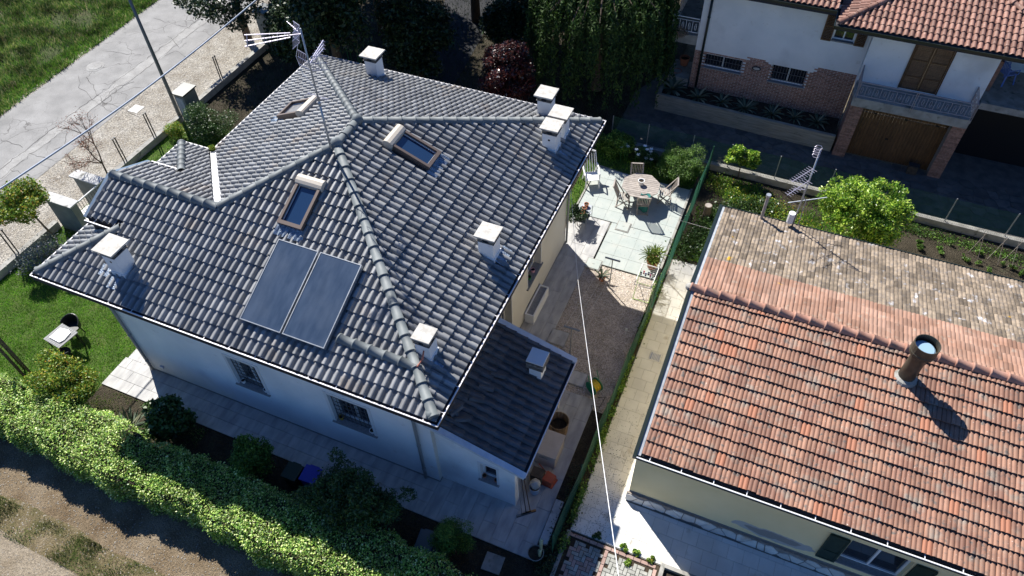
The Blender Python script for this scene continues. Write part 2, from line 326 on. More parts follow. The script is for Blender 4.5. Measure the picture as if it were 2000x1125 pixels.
# ---------------------------------------------------------------- paving pieces
def voronoi(x0, x1, y0, y1, cell, gap, seed=1, jit=.42):
    r = random.Random(seed); P = []
    nx, ny = max(1, round((x1-x0)/cell)), max(1, round((y1-y0)/cell))
    cx, cy = (x1-x0)/nx, (y1-y0)/ny
    for i in range(-1, nx+1):
        for j in range(-1, ny+1):
            P.append((x0+(i+.5+r.uniform(-jit, jit))*cx, y0+(j+.5+r.uniform(-jit, jit))*cy, 0 <= i < nx and 0 <= j < ny))
    out = []
    for a in P:
        if not a[2]: continue
        poly = [(x0,y0),(x1,y0),(x1,y1),(x0,y1)]
        for c in P:
            if c is a or abs(c[0]-a[0]) > 2.6*cx or abs(c[1]-a[1]) > 2.6*cy: continue
            dx, dy = c[0]-a[0], c[1]-a[1]; L = math.hypot(dx, dy); dx /= L; dy /= L
            k = (a[0]+c[0])/2*dx+(a[1]+c[1])/2*dy-gap/2
            new = []
            for i in range(len(poly)):
                p, q_ = poly[i], poly[(i+1) % len(poly)]; dp, dq = p[0]*dx+p[1]*dy-k, q_[0]*dx+q_[1]*dy-k
                if dp <= 0: new.append(p)
                if dp*dq < 0: t = dp/(dp-dq); new.append((p[0]+t*(q_[0]-p[0]), p[1]+t*(q_[1]-p[1])))
            poly = new
            if len(poly) < 3: break
        if len(poly) >= 3: out.append(poly)
    return out
_slabs = {}
def slab_mesh(name, sx, sy, th, m):
    k = (name, round(sx, 2), round(sy, 2), m.name)
    if k not in _slabs:
        e = .004; b = B(); b.add([(-sx/2,-sy/2,0),(sx/2,-sy/2,0),(sx/2,sy/2,0),(-sx/2,sy/2,0),(-sx/2,-sy/2,th-e),(sx/2,-sy/2,th-e),(sx/2,sy/2,th-e),(-sx/2,sy/2,th-e),
            (-sx/2+e,-sy/2+e,th),(sx/2-e,-sy/2+e,th),(sx/2-e,sy/2-e,th),(-sx/2+e,sy/2-e,th)],
            [(0,1,5,4),(1,2,6,5),(2,3,7,6),(3,0,4,7),(4,5,9,8),(5,6,10,9),(6,7,11,10),(7,4,8,11),(8,9,10,11)])
        me = b.mesh(name); me.materials.append(m); _slabs[k] = me
    return _slabs[k]
def pave(name, parent, m, x0, x1, y0, y1, sx, sy, z, th, gap=.006, stagger=.5, along='y', jit=.0015, seed=3):
    """running-bond slabs; rows run along the given axis"""
    r = random.Random(seed); n = 0
    a0, a1, b0, b1, sa, sb = (y0, y1, x0, x1, sy, sx) if along == 'y' else (x0, x1, y0, y1, sx, sy)
    row = 0; q_ = b0
    while q_ < b1-.03:
        qe = min(q_+sb, b1); p = a0-(row*stagger % 1)*sa
        while p < a1-.03:
            ps, pe = max(p, a0), min(p+sa, a1)
            if pe-ps > .04:
                L = (qe-q_-gap, pe-ps-gap) if along == 'y' else (pe-ps-gap, qe-q_-gap)
                o = bpy.data.objects.new(name, slab_mesh(name, L[0], L[1], th, m)); COL.objects.link(o); o.parent = parent
                c = ((q_+qe)/2, (ps+pe)/2) if along == 'y' else ((ps+pe)/2, (q_+qe)/2)
                o.location = Vector((c[0], c[1], z+r.uniform(-jit, jit)))-org(parent); o.rotation_euler = (r.uniform(-.003,.003), r.uniform(-.003,.003), r.uniform(-.003,.003)); n += 1
            p += sa
        q_ = qe; row += 1
    return n
# grey stoneware round the house: front strip, right terrace, side strip, sunlit piece
pv = sheet('house_pavement', [(-.2,-.2),(14.3,-.2),(14.3,5.05),(12.2,5.05),(12.2,10.4),(12.4,12.5),(10.9,12.8),(10.9,.6),(2.0,.9),(.9,.9),(-.05,1.4)], .012, M['joint'])
pave('slab', pv, M['stonep'], -.2, 11.1, -.2, .9, 1.0, .37, .016, .02, along='x', stagger=.35)
pave('slab', pv, M['stonep'], 11.1, 14.3, -.2, 5.05, .4, 1.0, .016, .02, along='y', stagger=.37)
pave('slab', pv, M['stonep'], 11.1, 12.2, 5.05, 10.4, .37, 1.0, .016, .02, along='y', stagger=.37, seed=5)
pave('slab', pv, M['stonep'], 10.9, 12.35, 10.4, 12.6, .48, 1.1, .016, .02, along='y', stagger=.37, seed=6)
pave('slab', pv, M['stonep'], -.12, .87, .9, 1.35, .5, .45, .016, .02, along='y', seed=8)
# pale green patio
pt = sheet('patio', [(12.4,10.42),(14.62,10.42),(14.68,15.2),(10.93,15.6),(10.9,12.72),(12.4,12.55)], .012, M['joint'])
pave('slab', pt, M['patio'], 12.4, 14.62, 10.44, 12.6, .56, .56, .018, .03, stagger=0, gap=.003)
pave('slab', pt, M['patio'], 10.93, 14.65, 12.62, 15.42, .56, .56, .018, .03, stagger=0, gap=.003)
b = B(); b.box(14.64,10.4,-.02,14.72,15.5,.06); b.box(10.84,12.8,-.02,10.9,15.6,.06); b.build('patio_kerb', M['concrete'], kind='structure')
# inspection covers in patio and gravel
def cover(q, sx, sy, z, m, label, rz=0, lift=True):
    c = G(*q, z=z); t = thing('inspection_cover', label, 'cover', (c.x, c.y, z), 'inspection covers in the yard', rz)
    b = B(); b.box(-sx/2,-sy/2,0,sx/2,sy/2,.02); o = link('cover_frame', b.mesh('cover_frame'), t, M['concrete'])
    b = B(); b.box(-sx/2+.035,-sy/2+.035,.02,sx/2-.035,sy/2-.035,.035); b.box(-.04,-.01,.035,.04,.01,.045); link('lid', b.mesh('lid'), t, m)
cover((1130+87,443+0),.5,.5,.05,M['patio'],'beige square inspection cover set flush in the sunlit green patio')
cover((1159,516),.55,.5,.03,M['patio'],'beige square inspection cover at the patio corner beside the white gravel')
cover((1090,660),.62,.62,.02,M['stonep'],'dark square cover in the gravel beside the house pavement, behind the low roof')
cover((1128,740),.55,.55,.02,M['stonep'],'grey square cover with an S-shaped handle beside the hose reel')
# beige path and apron of the orange-roofed house
pa = sheet('tiled_path', [(14.95,.95),(23,.95),(23,2.5),(16.1,2.5),(16.1,11.65),(14.95,11.65)], .012, M['joint'])
pave('path_tile', pa, M['pathp'], 14.97, 16.1, 2.3, 11.65, .38, .4, .016, .015, gap=.005, stagger=.5, along='x')
pave('path_tile', pa, M['pathp'], 14.97, 23, .97, 2.3, .4, .4, .016, .015, gap=.005, stagger=.5, along='x', seed=9)
# bright strip west of the orange-roofed house's wall is the same tiling; drain grid in it
b = B(); c = G(1280, 697, z=.035)
for i in range(6): b.box(c.x-.13+i*.046, c.y-.13, .03, c.x-.112+i*.046, c.y+.13, .038)
b.box(c.x-.15,c.y-.15,.03,c.x-.13,c.y+.15,.04); b.box(c.x+.13,c.y-.15,.03,c.x+.15,c.y+.15,.04)
solo(b, 'drain_grate', M['steel'], 'small square drain grate with a dry twig on the beige tiled path', 'drain')
# herringbone block paving at the bottom
bp_ = sheet('block_paving', [(14.95,-2.2),(17.45,-2.2),(17.45,.93),(14.95,.93)], .004, M['soil'])
M['blockr'] = mat('reddish_paving_block', (.3,.2,.17), (.38,.27,.23), 6, .95, .3, 60, isl=.15); M['blockg'] = mat('grey_paving_block', (.26,.26,.23), (.36,.355,.32), 6, .95, .3, 60, isl=.15)
rr = random.Random(4)
def block(x, y, sx, sy, m):
    o = bpy.data.objects.new('paving_block', slab_mesh('paving_block', sx-.012, sy-.012, .03, m)); COL.objects.link(o); o.parent = bp_
    o.location = Vector((x, y, .0+rr.uniform(-.003,.003)))-org(bp_); o.rotation_euler = (rr.uniform(-.02,.02), rr.uniform(-.02,.02), rr.uniform(-.02,.02))
for i in range(12): block(15.05+i*.2+.0, .86, .2, .1, M['blockr'])
for i in range(9): block(16.05, .7-i*.2, .1, .2, M['blockr']); block(17.35, .7-i*.2, .1, .2, M['blockr'])
for i in range(-2, 18):
    for j in range(-16, 10):
        # herringbone: pairs of one lying and one standing block
        for kx, ky, sx, sy in ((i*.2+j*.1, -j*.1+i*.2-.0, .2, .1), (i*.2+j*.1+.15, -j*.1+i*.2+.05, .1, .2)):
            X, Y = 15.1+kx, -1.0+ky
            if (15.0+sx/2 < X < 16.0-sx/2+.02 or 16.1+sx/2-.02 < X < 17.3-sx/2+.02) and -1.0 < Y < .8-sy/2+.01: block(X, Y, sx, sy, M['blockg'] if X > 16.05 or rr.random() < .5 else M['blockr'])
b = B(); b.box(14.9,-2.2,-.03,15.0,.93,.06); b.build('concrete_kerb', M['concrete'], kind='structure')
# crazy paving of the neighbour's driveway
dw = sheet('driveway', [(10.8,17.15),(30,16.6),(30,24),(23.4,24),(23.4,19.7),(19.45,19.9),(12,20.2),(12,24),(10.8,21)], .0, M['crazy'])
vs = voronoi(10.9, 27.5, 17.1, 19.95, .415, .03, 5)
vs = sorted(vs, key=lambda p: p[0][0])
for k, poly in enumerate(vs):
    cx, cy = sum(p[0] for p in poly)/len(poly), sum(p[1] for p in poly)/len(poly)
    if cy < 17.2-.02*(cx-10.9)+.05 and False: continue
    b = B(); b.prism(poly, .0, .014+rr.uniform(0,.006))
    if k < 300: b.build('paving_stone', M['crazy'], dw)
# ---------------------------------------------------------------- vegetation kit
def leaves(C, size, up=.3, aspect=.5, outward=None, spread=1.0, droop=0):
    """one rhombic leaf per centre; up = how far normals lean to the sky"""
    n = len(C); N = rng.normal(size=(n, 3))*spread
    if outward is not None: N += outward
    N[:, 2] += up; N /= np.linalg.norm(N, axis=1)[:, None]+1e-9
    A = rng.normal(size=(n, 3)); A[:, 2] -= droop; A -= (A*N).sum(1)[:, None]*N; A /= np.linalg.norm(A, axis=1)[:, None]+1e-9
    Bv = np.cross(N, A); s = size*rng.uniform(.6, 1.3, n)[:, None]
    V = np.stack([C-A*s*.5, C+Bv*s*aspect*.5+N*s*.06, C+A*s*.5, C-Bv*s*aspect*.5+N*s*.06], 1).reshape(-1, 3)
    F = np.arange(n*4).reshape(n, 4); return V, F
def blob_pts(blobs, n, shell=.55):
    """points through a set of ellipsoids (cx,cy,cz,rx,ry,rz), denser towards the skin"""
    vol = np.array([b[3]*b[4]+b[4]*b[5]+b[3]*b[5] for b in blobs]); k = rng.choice(len(blobs), n, p=vol/vol.sum())
    Bl = np.array(blobs)[k]; D = rng.normal(size=(n, 3)); D /= np.linalg.norm(D, axis=1)[:, None]
    r = (shell+(1-shell)*rng.random(n)**.6)*(1+.12*rng.normal(size=n)); return Bl[:, :3]+D*Bl[:, 3:]*r[:, None], D
def clumps(c, r, n, cr, flat=.8, seed=None):
    """n sub-blobs of radius ~cr spread in an ellipsoid c, r"""
    D = rng.normal(size=(n, 3)); D /= np.linalg.norm(D, axis=1)[:, None]; R = rng.random(n)**.4*.85
    out = []
    for d, q_ in zip(D, R):
        k = cr*rng.uniform(.6, 1.25); out.append((c[0]+d[0]*r[0]*q_, c[1]+d[1]*r[1]*q_, max(c[2]+d[2]*r[2]*q_, k*flat*.8), k, k, k*flat))
    return out
def plant(name, label, cat, base, blobs, n, size, m, group=None, stems=None, barkm=None, up=.5, aspect=.5, shell=.5, droop=0, crown='foliage', spread=.55):
    base = Vector(base); t = thing(name, label, cat, base, group)
    C, D = blob_pts(blobs, n, shell); C = C[C[:, 2] > .02]; D = D[:len(C)]
    V, F = leaves(C, size, up, aspect, None, spread, droop); V -= np.array(base)
    link(crown, np_mesh(crown, V, F), t, m)
    if stems:
        b = B()
        for pts, r in stems: b.tube(pts, r, 7)
        b.build('trunk' if cat == 'tree' else 'stem', barkm or M['bark'], t, smooth=True)
    return t
def limbs(base, top, blobs, r0, r1, k=8, seed=1):
    r = random.Random(seed); base, top = Vector(base), Vector(top); mid = base.lerp(top, .5)+Vector((r.uniform(-.06,.06), r.uniform(-.06,.06), 0))
    st = [([base, mid, top], [r0, (r0+r1)/2, r1])]
    for bl in r.sample(list(blobs), min(k, len(blobs))):
        s = base.lerp(top, r.uniform(.55, 1)); e = Vector(bl[:3]); st.append(([s, s.lerp(e, .5)+Vector((0, 0, .05)), e], [r1*.7, r1*.4, r1*.15]))
    return st
def grass(name, polyfn, box, n, h, wdt, m, lean=.5, z=0, clump=None):
    """blades of grass: one thin triangle each"""
    X = rng.uniform(box[0], box[1], n*2); Y = rng.uniform(box[2], box[3], n*2)
    k = polyfn(X, Y); X, Y = X[k][:n], Y[k][:n]; n = len(X)
    a = rng.uniform(0, 2*np.pi, n); hh = h*rng.uniform(.5, 1.4, n); ww = wdt*rng.uniform(.7, 1.3, n)
    dx, dy = np.cos(a), np.sin(a); la = rng.uniform(0, 2*np.pi, n); ll = rng.uniform(.1, 1, n)*lean*hh
    V = np.stack([np.stack([X-dx*ww/2, Y-dy*ww/2, np.full(n, z)], 1), np.stack([X+dx*ww/2, Y+dy*ww/2, np.full(n, z)], 1), np.stack([X+np.cos(la)*ll, Y+np.sin(la)*ll, z+hh], 1)], 1).reshape(-1, 3)
    me = np_mesh(name, V, np.arange(n*3).reshape(n, 3)); o = link(name, me, None, m); o['kind'] = 'stuff'; return o
LM = dict(
 hedge=leafmat('variegated_hedge_leaf', [(0,(.035,.1,.02)),(.28,(.13,.29,.045)),(.55,(.36,.54,.09)),(.82,(.6,.72,.22)),(1,(.8,.84,.45))], .35, .4, .25),
 lawn=leafmat('lawn_blade', [(0,(.06,.17,.015)),(.5,(.12,.29,.025)),(.9,(.22,.42,.04)),(1,(.36,.36,.12))], .3, .6, .4),
 field=leafmat('field_blade', [(0,(.04,.1,.018)),(.45,(.1,.2,.03)),(.75,(.2,.27,.06)),(1,(.42,.34,.18))], .2, .7, .75, 1.1),
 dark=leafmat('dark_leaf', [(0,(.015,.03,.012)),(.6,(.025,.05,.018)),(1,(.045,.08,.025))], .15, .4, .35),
 mid=leafmat('mid_leaf', [(0,(.025,.055,.015)),(.6,(.045,.095,.022)),(1,(.08,.14,.035))], .25, .4, .35),
 bright=leafmat('bright_leaf', [(0,(.03,.09,.012)),(.4,(.12,.27,.025)),(.85,(.4,.55,.06)),(1,(.6,.7,.18))], .35, .35, .3),
 orange=leafmat('maple_leaf', [(0,(.05,.13,.018)),(.55,(.17,.28,.03)),(.85,(.32,.34,.035)),(1,(.42,.22,.04))], .35, .45, .35),
 red=leafmat('plum_leaf', [(0,(.03,.012,.014)),(.5,(.09,.022,.02)),(.75,(.14,.04,.03)),(.9,(.06,.06,.06)),(1,(.16,.16,.17))], .15, .3, .3),
 rust=leafmat('rusty_twig_leaf', [(0,(.2,.07,.04)),(1,(.35,.15,.09))], .2, .6, .2),
 lav=leafmat('lavender_leaf', [(0,(.12,.15,.11)),(.7,(.2,.23,.2)),(1,(.2,.18,.25))], .1, .7, .2),
 agave=leafmat('agave_leaf', [(0,(.07,.1,.065)),(.7,(.12,.15,.1)),(1,(.3,.3,.2))], .1, .5, .2),
 willow=leafmat('weeping_leaf', [(0,(.02,.045,.01)),(.6,(.03,.065,.012)),(1,(.05,.095,.016))], .2, .8, .4),
 midb=leafmat('garden_shrub_leaf', [(0,(.03,.08,.015)),(.6,(.09,.19,.025)),(1,(.2,.32,.05))], .3, .5, .35),
 dry=leafmat('dry_blossom', [(0,(.25,.16,.12)),(.6,(.35,.25,.2)),(1,(.12,.14,.06))], .1, .7, .3),
)
# ================================================================ roofs
def tile_mesh(name, w, ln, exp, prof, lift=.03, head=None, lip=.014, notch=.27, m=None):
    """one interlocking roof tile: profile across x, y up the slope, raised at its lower end"""
    V = []; F = []
    def zz(y): return lift*(1-y/exp)
    n = len(prof); ys = [0, notch if head else ln]
    for y in ys: V += [(x, y, z+zz(y)) for x, z in prof]
    F += [(i, i+1, n+i+1, n+i) for i in range(n-1)]
    if head:
        o = len(V); V += [(x, notch, z+zz(notch)) for x, z in head]+[(x, ln, z+zz(ln)) for x, z in head]; h = len(head)
        F += [(o+i, o+i+1, o+h+i+1, o+h+i) for i in range(h-1)]
    nt_ = len(F); o = len(V)
    V += [(x, 0, z+zz(0)) for x, z in prof]+[(x, .002, max(z-lip-.006, -lip)+zz(0)-.004) for x, z in prof]
    F += [(o+n+i, o+n+i+1, o+i+1, o+i) for i in range(n-1)]
    me = bpy.data.meshes.new(name); me.from_pydata(V, [], F); me.update()
    for i, p in enumerate(me.polygons): p.use_smooth = i < nt_
    if m: me.materials.append(m)
    return me
P1 = [(0,.0),(.006,.03),(.028,.064),(.066,.078),(.104,.07),(.126,.038),(.132,.0),(.2,.0)]
H1 = [(0,.0),(.036,.0),(.038,.052),(.068,.07),(.1,.062),(.13,.0),(.2,.0)]
T1 = tile_mesh('roof_tile', .2, .40, .345, P1, .03, H1, m=M['tile'])
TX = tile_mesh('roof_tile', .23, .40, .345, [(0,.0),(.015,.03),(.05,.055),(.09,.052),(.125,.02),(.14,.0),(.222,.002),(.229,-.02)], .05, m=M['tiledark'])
def pip(x, y, poly):
    c = False; n = len(poly)
    for i in range(n):
        x1, y1 = poly[i]; x2, y2 = poly[(i+1) % n]
        if (y1 > y) != (y2 > y) and x < (x2-x1)*(y-y1)/(y2-y1)+x1: c = not c
    return c
def segs_cross(p, q_, a, b):
    def o(u, v, w_): return (v[0]-u[0])*(w_[1]-u[1])-(v[1]-u[1])*(w_[0]-u[0])
    return o(p, q_, a)*o(p, q_, b) < 0 and o(a, b, p)*o(a, b, q_) < 0
def tile_face(poly, d, t0, s, zf, tm, w, exp, out, holes=(), jit=1.0, skip_t=.1, len_=.4, a_off=0., seed=1):
    """lay tiles over a roof face. poly: plan polygon (ccw); d: downhill plan direction; t0: plan coordinate of the eave along -d; zf(t): base height t metres in from the eave"""
    r = random.Random(seed); ph = math.atan(s); c_ = math.cos(ph)
    dx, dy = d; ax, ay = -dy, dx                      # across (d rotated +90)
    T = lambda x, y: -(x*dx+y*dy)-t0; A = lambda x, y: x*ax+y*ay
    As = [A(*p) for p in poly]; Ts = [T(*p) for p in poly]
    up = Vector((-dx*c_, -dy*c_, math.sin(ph))); av = Vector((ax, ay, 0)); nv = av.cross(up)
    R = Matrix((av, up, nv)).transposed()
    edges = [(poly[i], poly[(i+1) % len(poly)]) for i in range(len(poly))]
    edges = [e for e in edges if not (abs(T(*e[0])-T(*e[1])) < 1e-3 and T(*e[0]) < .02)]
    i0, i1 = math.floor((min(As)-a_off)/w), math.ceil((max(As)-a_off)/w)
    e = exp*c_; j1 = math.ceil(max(Ts)/e)+1
    XY = lambda a, t: (a*ax-(t+t0)*dx, a*ay-(t+t0)*dy)
    for j in range(j1):
        t = skip_t+j*e
        if t < min(Ts)-.02: 
            if t+e*.6 < min(Ts): continue
        for i in range(i0, i1):
            a = i*w+a_off
            cs = [XY(a, t+.005), XY(a+w, t+.005), XY(a+w, t+e), XY(a, t+e)]; mid = XY(a+w/2, t+e/2)
            ins = [pip(*q_, poly) for q_ in cs]
            if not any(ins) and not pip(*mid, poly): continue
            if any(hx0 < mid[0] < hx1 and hy0 < mid[1] < hy1 for hx0, hy0, hx1, hy1 in holes): continue
            loc = Vector((*XY(a, t), zf(t)))
            Rj = R @ Matrix.Rotation(r.gauss(0, .006)*jit, 3, 'Z') @ Matrix.Rotation(r.gauss(0, .006)*jit, 3, 'Y')
            loc = loc+nv*r.uniform(0, .006)*jit+up*r.gauss(0, .004)*jit
            if all(ins): out.append((tm, loc, Rj, None))
            else:
                cut = []
                for p, q_ in edges:
                    if any(segs_cross(p, q_, cs[k], cs[(k+1) % 4]) for k in range(4)): cut.append((p, q_))
                out.append((tm, loc, Rj, cut))
def emit_tiles(out, parent, mat_, name='roof_tile', n_obj=300, rest='roof_tile_field', restparent=None):
    """nearest tiles become objects, the rest one joined part"""
    cp = Vector(CP); ang = sorted(range(len(out)), key=lambda k: (out[k][1]-cp).length)
    vis = set([k for k in ang if out[k][3] is None][:n_obj]); V = []; F = []; sm = []; nv_ = 0; cache = {}
    def data(me):
        if me.name not in cache:
            cache[me.name] = (np.array([v.co[:] for v in me.vertices]), [tuple(p.vertices) for p in me.polygons], [p.use_smooth for p in me.polygons])
        return cache[me.name]
    for k, (tm, loc, R, cut) in enumerate(out):
        if k in vis:
            o = bpy.data.objects.new(name, tm); COL.objects.link(o); o.parent = parent
            m4 = R.to_4x4(); m4.translation = loc-org(parent); o.matrix_local = m4; continue
        v, f, s_ = data(tm); v = v @ np.array(R).T + np.array(loc)
        if cut:
            bm = bmesh.new(); vv = [bm.verts.new(x) for x in v]
            for fa, sf in zip(f, s_): bf = bm.faces.new([vv[i] for i in fa]); bf.smooth = sf
            for p, q_ in cut:
                no = Vector((q_[1]-p[1], -(q_[0]-p[0]), 0)).normalized()   # outward for ccw polygons
                bmesh.ops.bisect_plane(bm, geom=list(bm.verts)+list(bm.edges)+list(bm.faces), plane_co=Vector((*p, 0)), plane_no=no, clear_outer=True)
            bm.verts.index_update(); vl = [x.co[:] for x in bm.verts]; fl = [tuple(x.index for x in fa.verts) for fa in bm.faces]; sl = [fa.smooth for fa in bm.faces]; bm.free()
            if not vl: continue
            V += vl; F += [tuple(i+nv_ for i in fa) for fa in fl]; sm += sl; nv_ += len(vl)
        else:
            V += [tuple(x) for x in v]; F += [tuple(i+nv_ for i in fa) for fa in f]; sm += s_; nv_ += len(v)
    if F:
        me = bpy.data.meshes.new(rest); me.from_pydata([Vector(v)-org(parent) for v in V], [], F); me.update(); me.polygons.foreach_set('use_smooth', np.array(sm)); me.materials.append(mat_)
        o = bpy.data.objects.new(rest, me); COL.objects.link(o); o.parent = parent; o['kind'] = 'stuff'
def ridge_mesh(name, r, ln, m, collar=.03):
    b = B(); n = 7; rows = [(0, r*1.1), (collar, r*1.14), (collar+.008, r*.98), (ln, r*.94)]
    for y, q_ in rows:
        for k in range(n):
            a = math.pi*k/(n-1); b.v.append((math.cos(a)*q_, y, math.sin(a)*q_*.95-.02))
    for i in range(3): b.f += [(i*n+k, (i+1)*n+k, (i+1)*n+k+1, i*n+k+1) for k in range(n-1)]
    b.v.append((0, 0, -.02)); c = len(b.v)-1; b.f += [(c, k, k+1) for k in range(n-1)]
    me = b.mesh(name)
    for i, p in enumerate(me.polygons): p.use_smooth = i < 3*(n-1)
    me.materials.append(m); return me
def ridge_line(a, b, me, parent, exp=.4, name='ridge_tile', lift=.0):
    a, b = Vector(a), Vector(b); d = (b-a); L = d.length; d.normalize(); x = d.cross(Vector((0, 0, 1))).normalized(); z = x.cross(d)
    n = max(1, round(L/exp)); r = random.Random(int(L*100))
    for i in range(n):
        p = a+d*(i*L/n); R = Matrix((x, d, z)).transposed() @ Matrix.Rotation(r.gauss(0, .012), 3, 'Z') @ Matrix.Rotation(-.012, 3, 'X')
        o = bpy.data.objects.new(name, me); COL.objects.link(o); o.parent = parent; m4 = R.to_4x4(); m4.translation = p+Vector((0, 0, lift+.025))-org(parent); o.matrix_local = m4
def gutter(parent, a, b, n, lipm, inm, wd=.125, dp=.09, z=0, bracket=True, bm_=None, name='gutter'):
    """open box gutter from a to b (outer edge line), n = inward plan normal"""
    a, b = Vector(a), Vector(b); n = Vector((*n, 0)); t = .008
    def sec(p): return [p+Vector((0,0,0)), p-Vector((0,0,dp)), p+n*wd*.9-Vector((0,0,dp)), p+n*wd, p+n*(wd-t), p+n*(wd*.88)-Vector((0,0,dp-t)), p+n*.016-Vector((0,0,dp-t)), p+n*.02]
    A, C = sec(a), sec(b); q_ = B(); m_ = 8
    q_.add(A+C, [(i, (i+1) % m_, (i+1) % m_+m_, i+m_) for i in range(m_)]+[tuple(reversed(range(m_))), tuple(range(m_, 2*m_))])
    g = q_.build(name, inm, parent)
    q_ = B(); d = (b-a).normalized(); q_.bar(a+Vector((0,0,.002))+n*.006, b+Vector((0,0,.002))+n*.006, .03, .024)
    L = (b-a).length; k = max(1, round(L/.75))
    if bracket:
        for i in range(k):
            p = a+d*((i+.5)*L/k); q_.bar(p+Vector((0,0,.004)), p+n*wd+Vector((0,0,.012)), .02, .006)
    q_.build('gutter_lip', lipm, g); return g
# ================================================================ grey-roofed house
HE, S, W1, U3, V4, OV, SA, WX = 4.99, .418, 11.88, 1.19, 6.09, .876, 1.83, .69
house = thing('detached_house', 'white house under a hipped grey tile roof with skylights and seven chimneys', 'house', (6, 6, 0))
AX, A1, A2 = 6.595, 5.405, 6.475; HY = V4/2; JX = U3+HY
zt = lambda t: HE+S*t
ZB = HE-.055
fF = [(0,0),(12,0),(AX,A1),(JX,HY),(WX,HY),(WX,SA),(SA,SA)]
fR = [(12,0),(12,W1),(AX,A2),(AX,A1)]
fB = [(12,W1),(U3,W1),(AX,A2)]
fL = [(U3,W1),(U3,V4+.14),(JX,HY+.14),(AX,A1),(AX,A2)]
fW = [(U3-.14,V4),(0,V4),(SA,V4-SA),(WX,V4-SA),(WX,HY),(JX-.14,HY)]
fS = [(0,V4),(0,0),(SA,SA),(SA,V4-SA)]
# roof body under the tiles
b = B()
tF = {'F': (fF, lambda x, y: y), 'R': (fR, lambda x, y: 12-x), 'B': (fB, lambda x, y: W1-y), 'L': ([(U3,W1),(U3,V4),(JX,HY),(AX,A1),(AX,A2)], lambda x, y: x-U3), 'W': ([(U3,V4),(0,V4),(SA,V4-SA),(WX,V4-SA),(WX,HY),(JX,HY)], lambda x, y: V4-y), 'S': (fS, lambda x, y: x)}
for k, (poly, tf) in tF.items():
    inner = [(x, y) for x, y in poly]
    b.prism(inner, (lambda x, y, tf=tf: HE-.16+max(0, (tf(x, y)-.9))*S*.96), (lambda x, y, tf=tf: ZB-.012+S*tf(x, y)))
roof = b.build('roof', M['under'], house)
b = B()  # soffit and fascia boards
b.prism([(.1,.1),(11.9,.1),(11.9,W1-.1),(U3+.1,W1-.1),(U3+.1,V4-.1),(.1,V4-.1)], HE-.19, HE-.165)
for (x0,y0),(x1,y1) in (((.115,.115),(11.885,.115)),((11.885,.115),(11.885,W1-.115)),((11.885,W1-.115),(U3+.115,W1-.115)),((U3+.115,W1-.115),(U3+.115,V4-.115)),((U3+.115,V4-.115),(.115,V4-.115)),((.115,V4-.115),(.115,.115))):
    b.bar((x0,y0,HE-.1),(x1,y1,HE-.1),.02,.2)
b.build('soffit', M['trim'], house)
tl = []
ZF = lambda t: ZB+S*t
tile_face(fF, (0,-1), 0, S, ZF, T1, .2, .345, tl, holes=[(6.12,3.1,6.82,4.25)], seed=11, jit=1.6)
tile_face(fR, (1,0), -12, S, ZF, T1, .2, .345, tl, holes=[(7.55,6.25,8.72,6.95)], seed=12, jit=1.6)
tile_face(fB, (0,1), -W1, S, ZF, T1, .2, .345, tl, seed=13)
tile_face(fL, (-1,0), U3, S, ZF, T1, .2, .345, tl, holes=[(3.05,7.3,4.0,8.15)], seed=14)
tile_face(fW, (0,1), -V4, S, ZF, T1, .2, .345, tl, seed=15)
tile_face(fS, (-1,0), 0, S, ZF, T1, .2, .345, tl, seed=16)
emit_tiles(tl, roof, M['tile'], n_obj=300)
RM = ridge_mesh('ridge_tile', .125, .42, M['ridge'])
zr = lambda x, y, t: (x, y, ZB+S*t+.045)
ridge_line(zr(11.85,.15,.15), zr(AX,A1,A1), RM, roof); ridge_line(zr(11.85,W1-.15,.15), zr(AX,A2,A1), RM, roof)
ridge_line(zr(U3+.15,W1-.15,.15), zr(AX,A2,A1), RM, roof); ridge_line(zr(AX,A1,A1), zr(AX,A2,A1), RM, roof)
ridge_line(zr(JX,HY,HY), zr(AX,A1,A1), RM, roof); ridge_line(zr(WX,HY,HY), zr(JX,HY,HY), RM, roof)
ridge_line(zr(.15,.15,.15), zr(SA,SA,SA), RM, roof); ridge_line(zr(.15,V4-.15,.15), zr(SA,V4-SA,SA), RM, roof)
b = B(); b.lathe(zr(AX,A1,A1+.06), [(.0,.17),(.1,.15),(.15,.06),(.17,-.05)], 12); b.lathe(zr(AX,A2,A1+.06), [(.0,.17),(.1,.15),(.15,.06),(.17,-.05)], 12)
b.build('ridge_hub', M['ridge'], roof, smooth=True)
# valley flashing
b = B(); a_, c_ = Vector((U3+.02,V4-.02,ZB+.02)), Vector((JX,HY,ZB+S*HY+.02)); n_ = Vector((1,1,0)).normalized()*.14
b.add([a_-n_, a_+n_, c_+n_, c_-n_], [(0,1,2,3)]); b.add([a_-n_+Vector((0,0,.03)), a_-n_*.8, c_-n_*.8, c_-n_+Vector((0,0,.03))], [(0,1,2,3)])
b.build('valley_flashing', M['flash'], roof)
# verge trim of the small gable: metal fascia, both slopes
M['bluemetal'] = mat('blue_grey_metal_trim', (.13,.18,.24), (.17,.22,.28), 6, .4, metal=.4)
b = B()
for y0, y1 in ((SA-.02,HY),(V4-SA+.02,HY)):
    b.bar((WX-.06,y0,ZB+S*SA+.0),(WX-.06,y1,ZB+S*HY+.02),.1,.13)
b.build('verge_trim', M['bluemetal'], roof)
b = B(); b.prism([(.99,SA+.05),(1.05,SA+.05),(1.05,V4-SA-.05),(.99,V4-SA-.05)], ZB+.35, ZB+S*SA-.03); b.add([(.99,SA,ZB+S*SA-.05),(.99,V4-SA,ZB+S*SA-.05),(.99,HY,ZB+S*HY-.06)], [(0,1,2)])
b.build('gable_infill', M['plaster'], house)
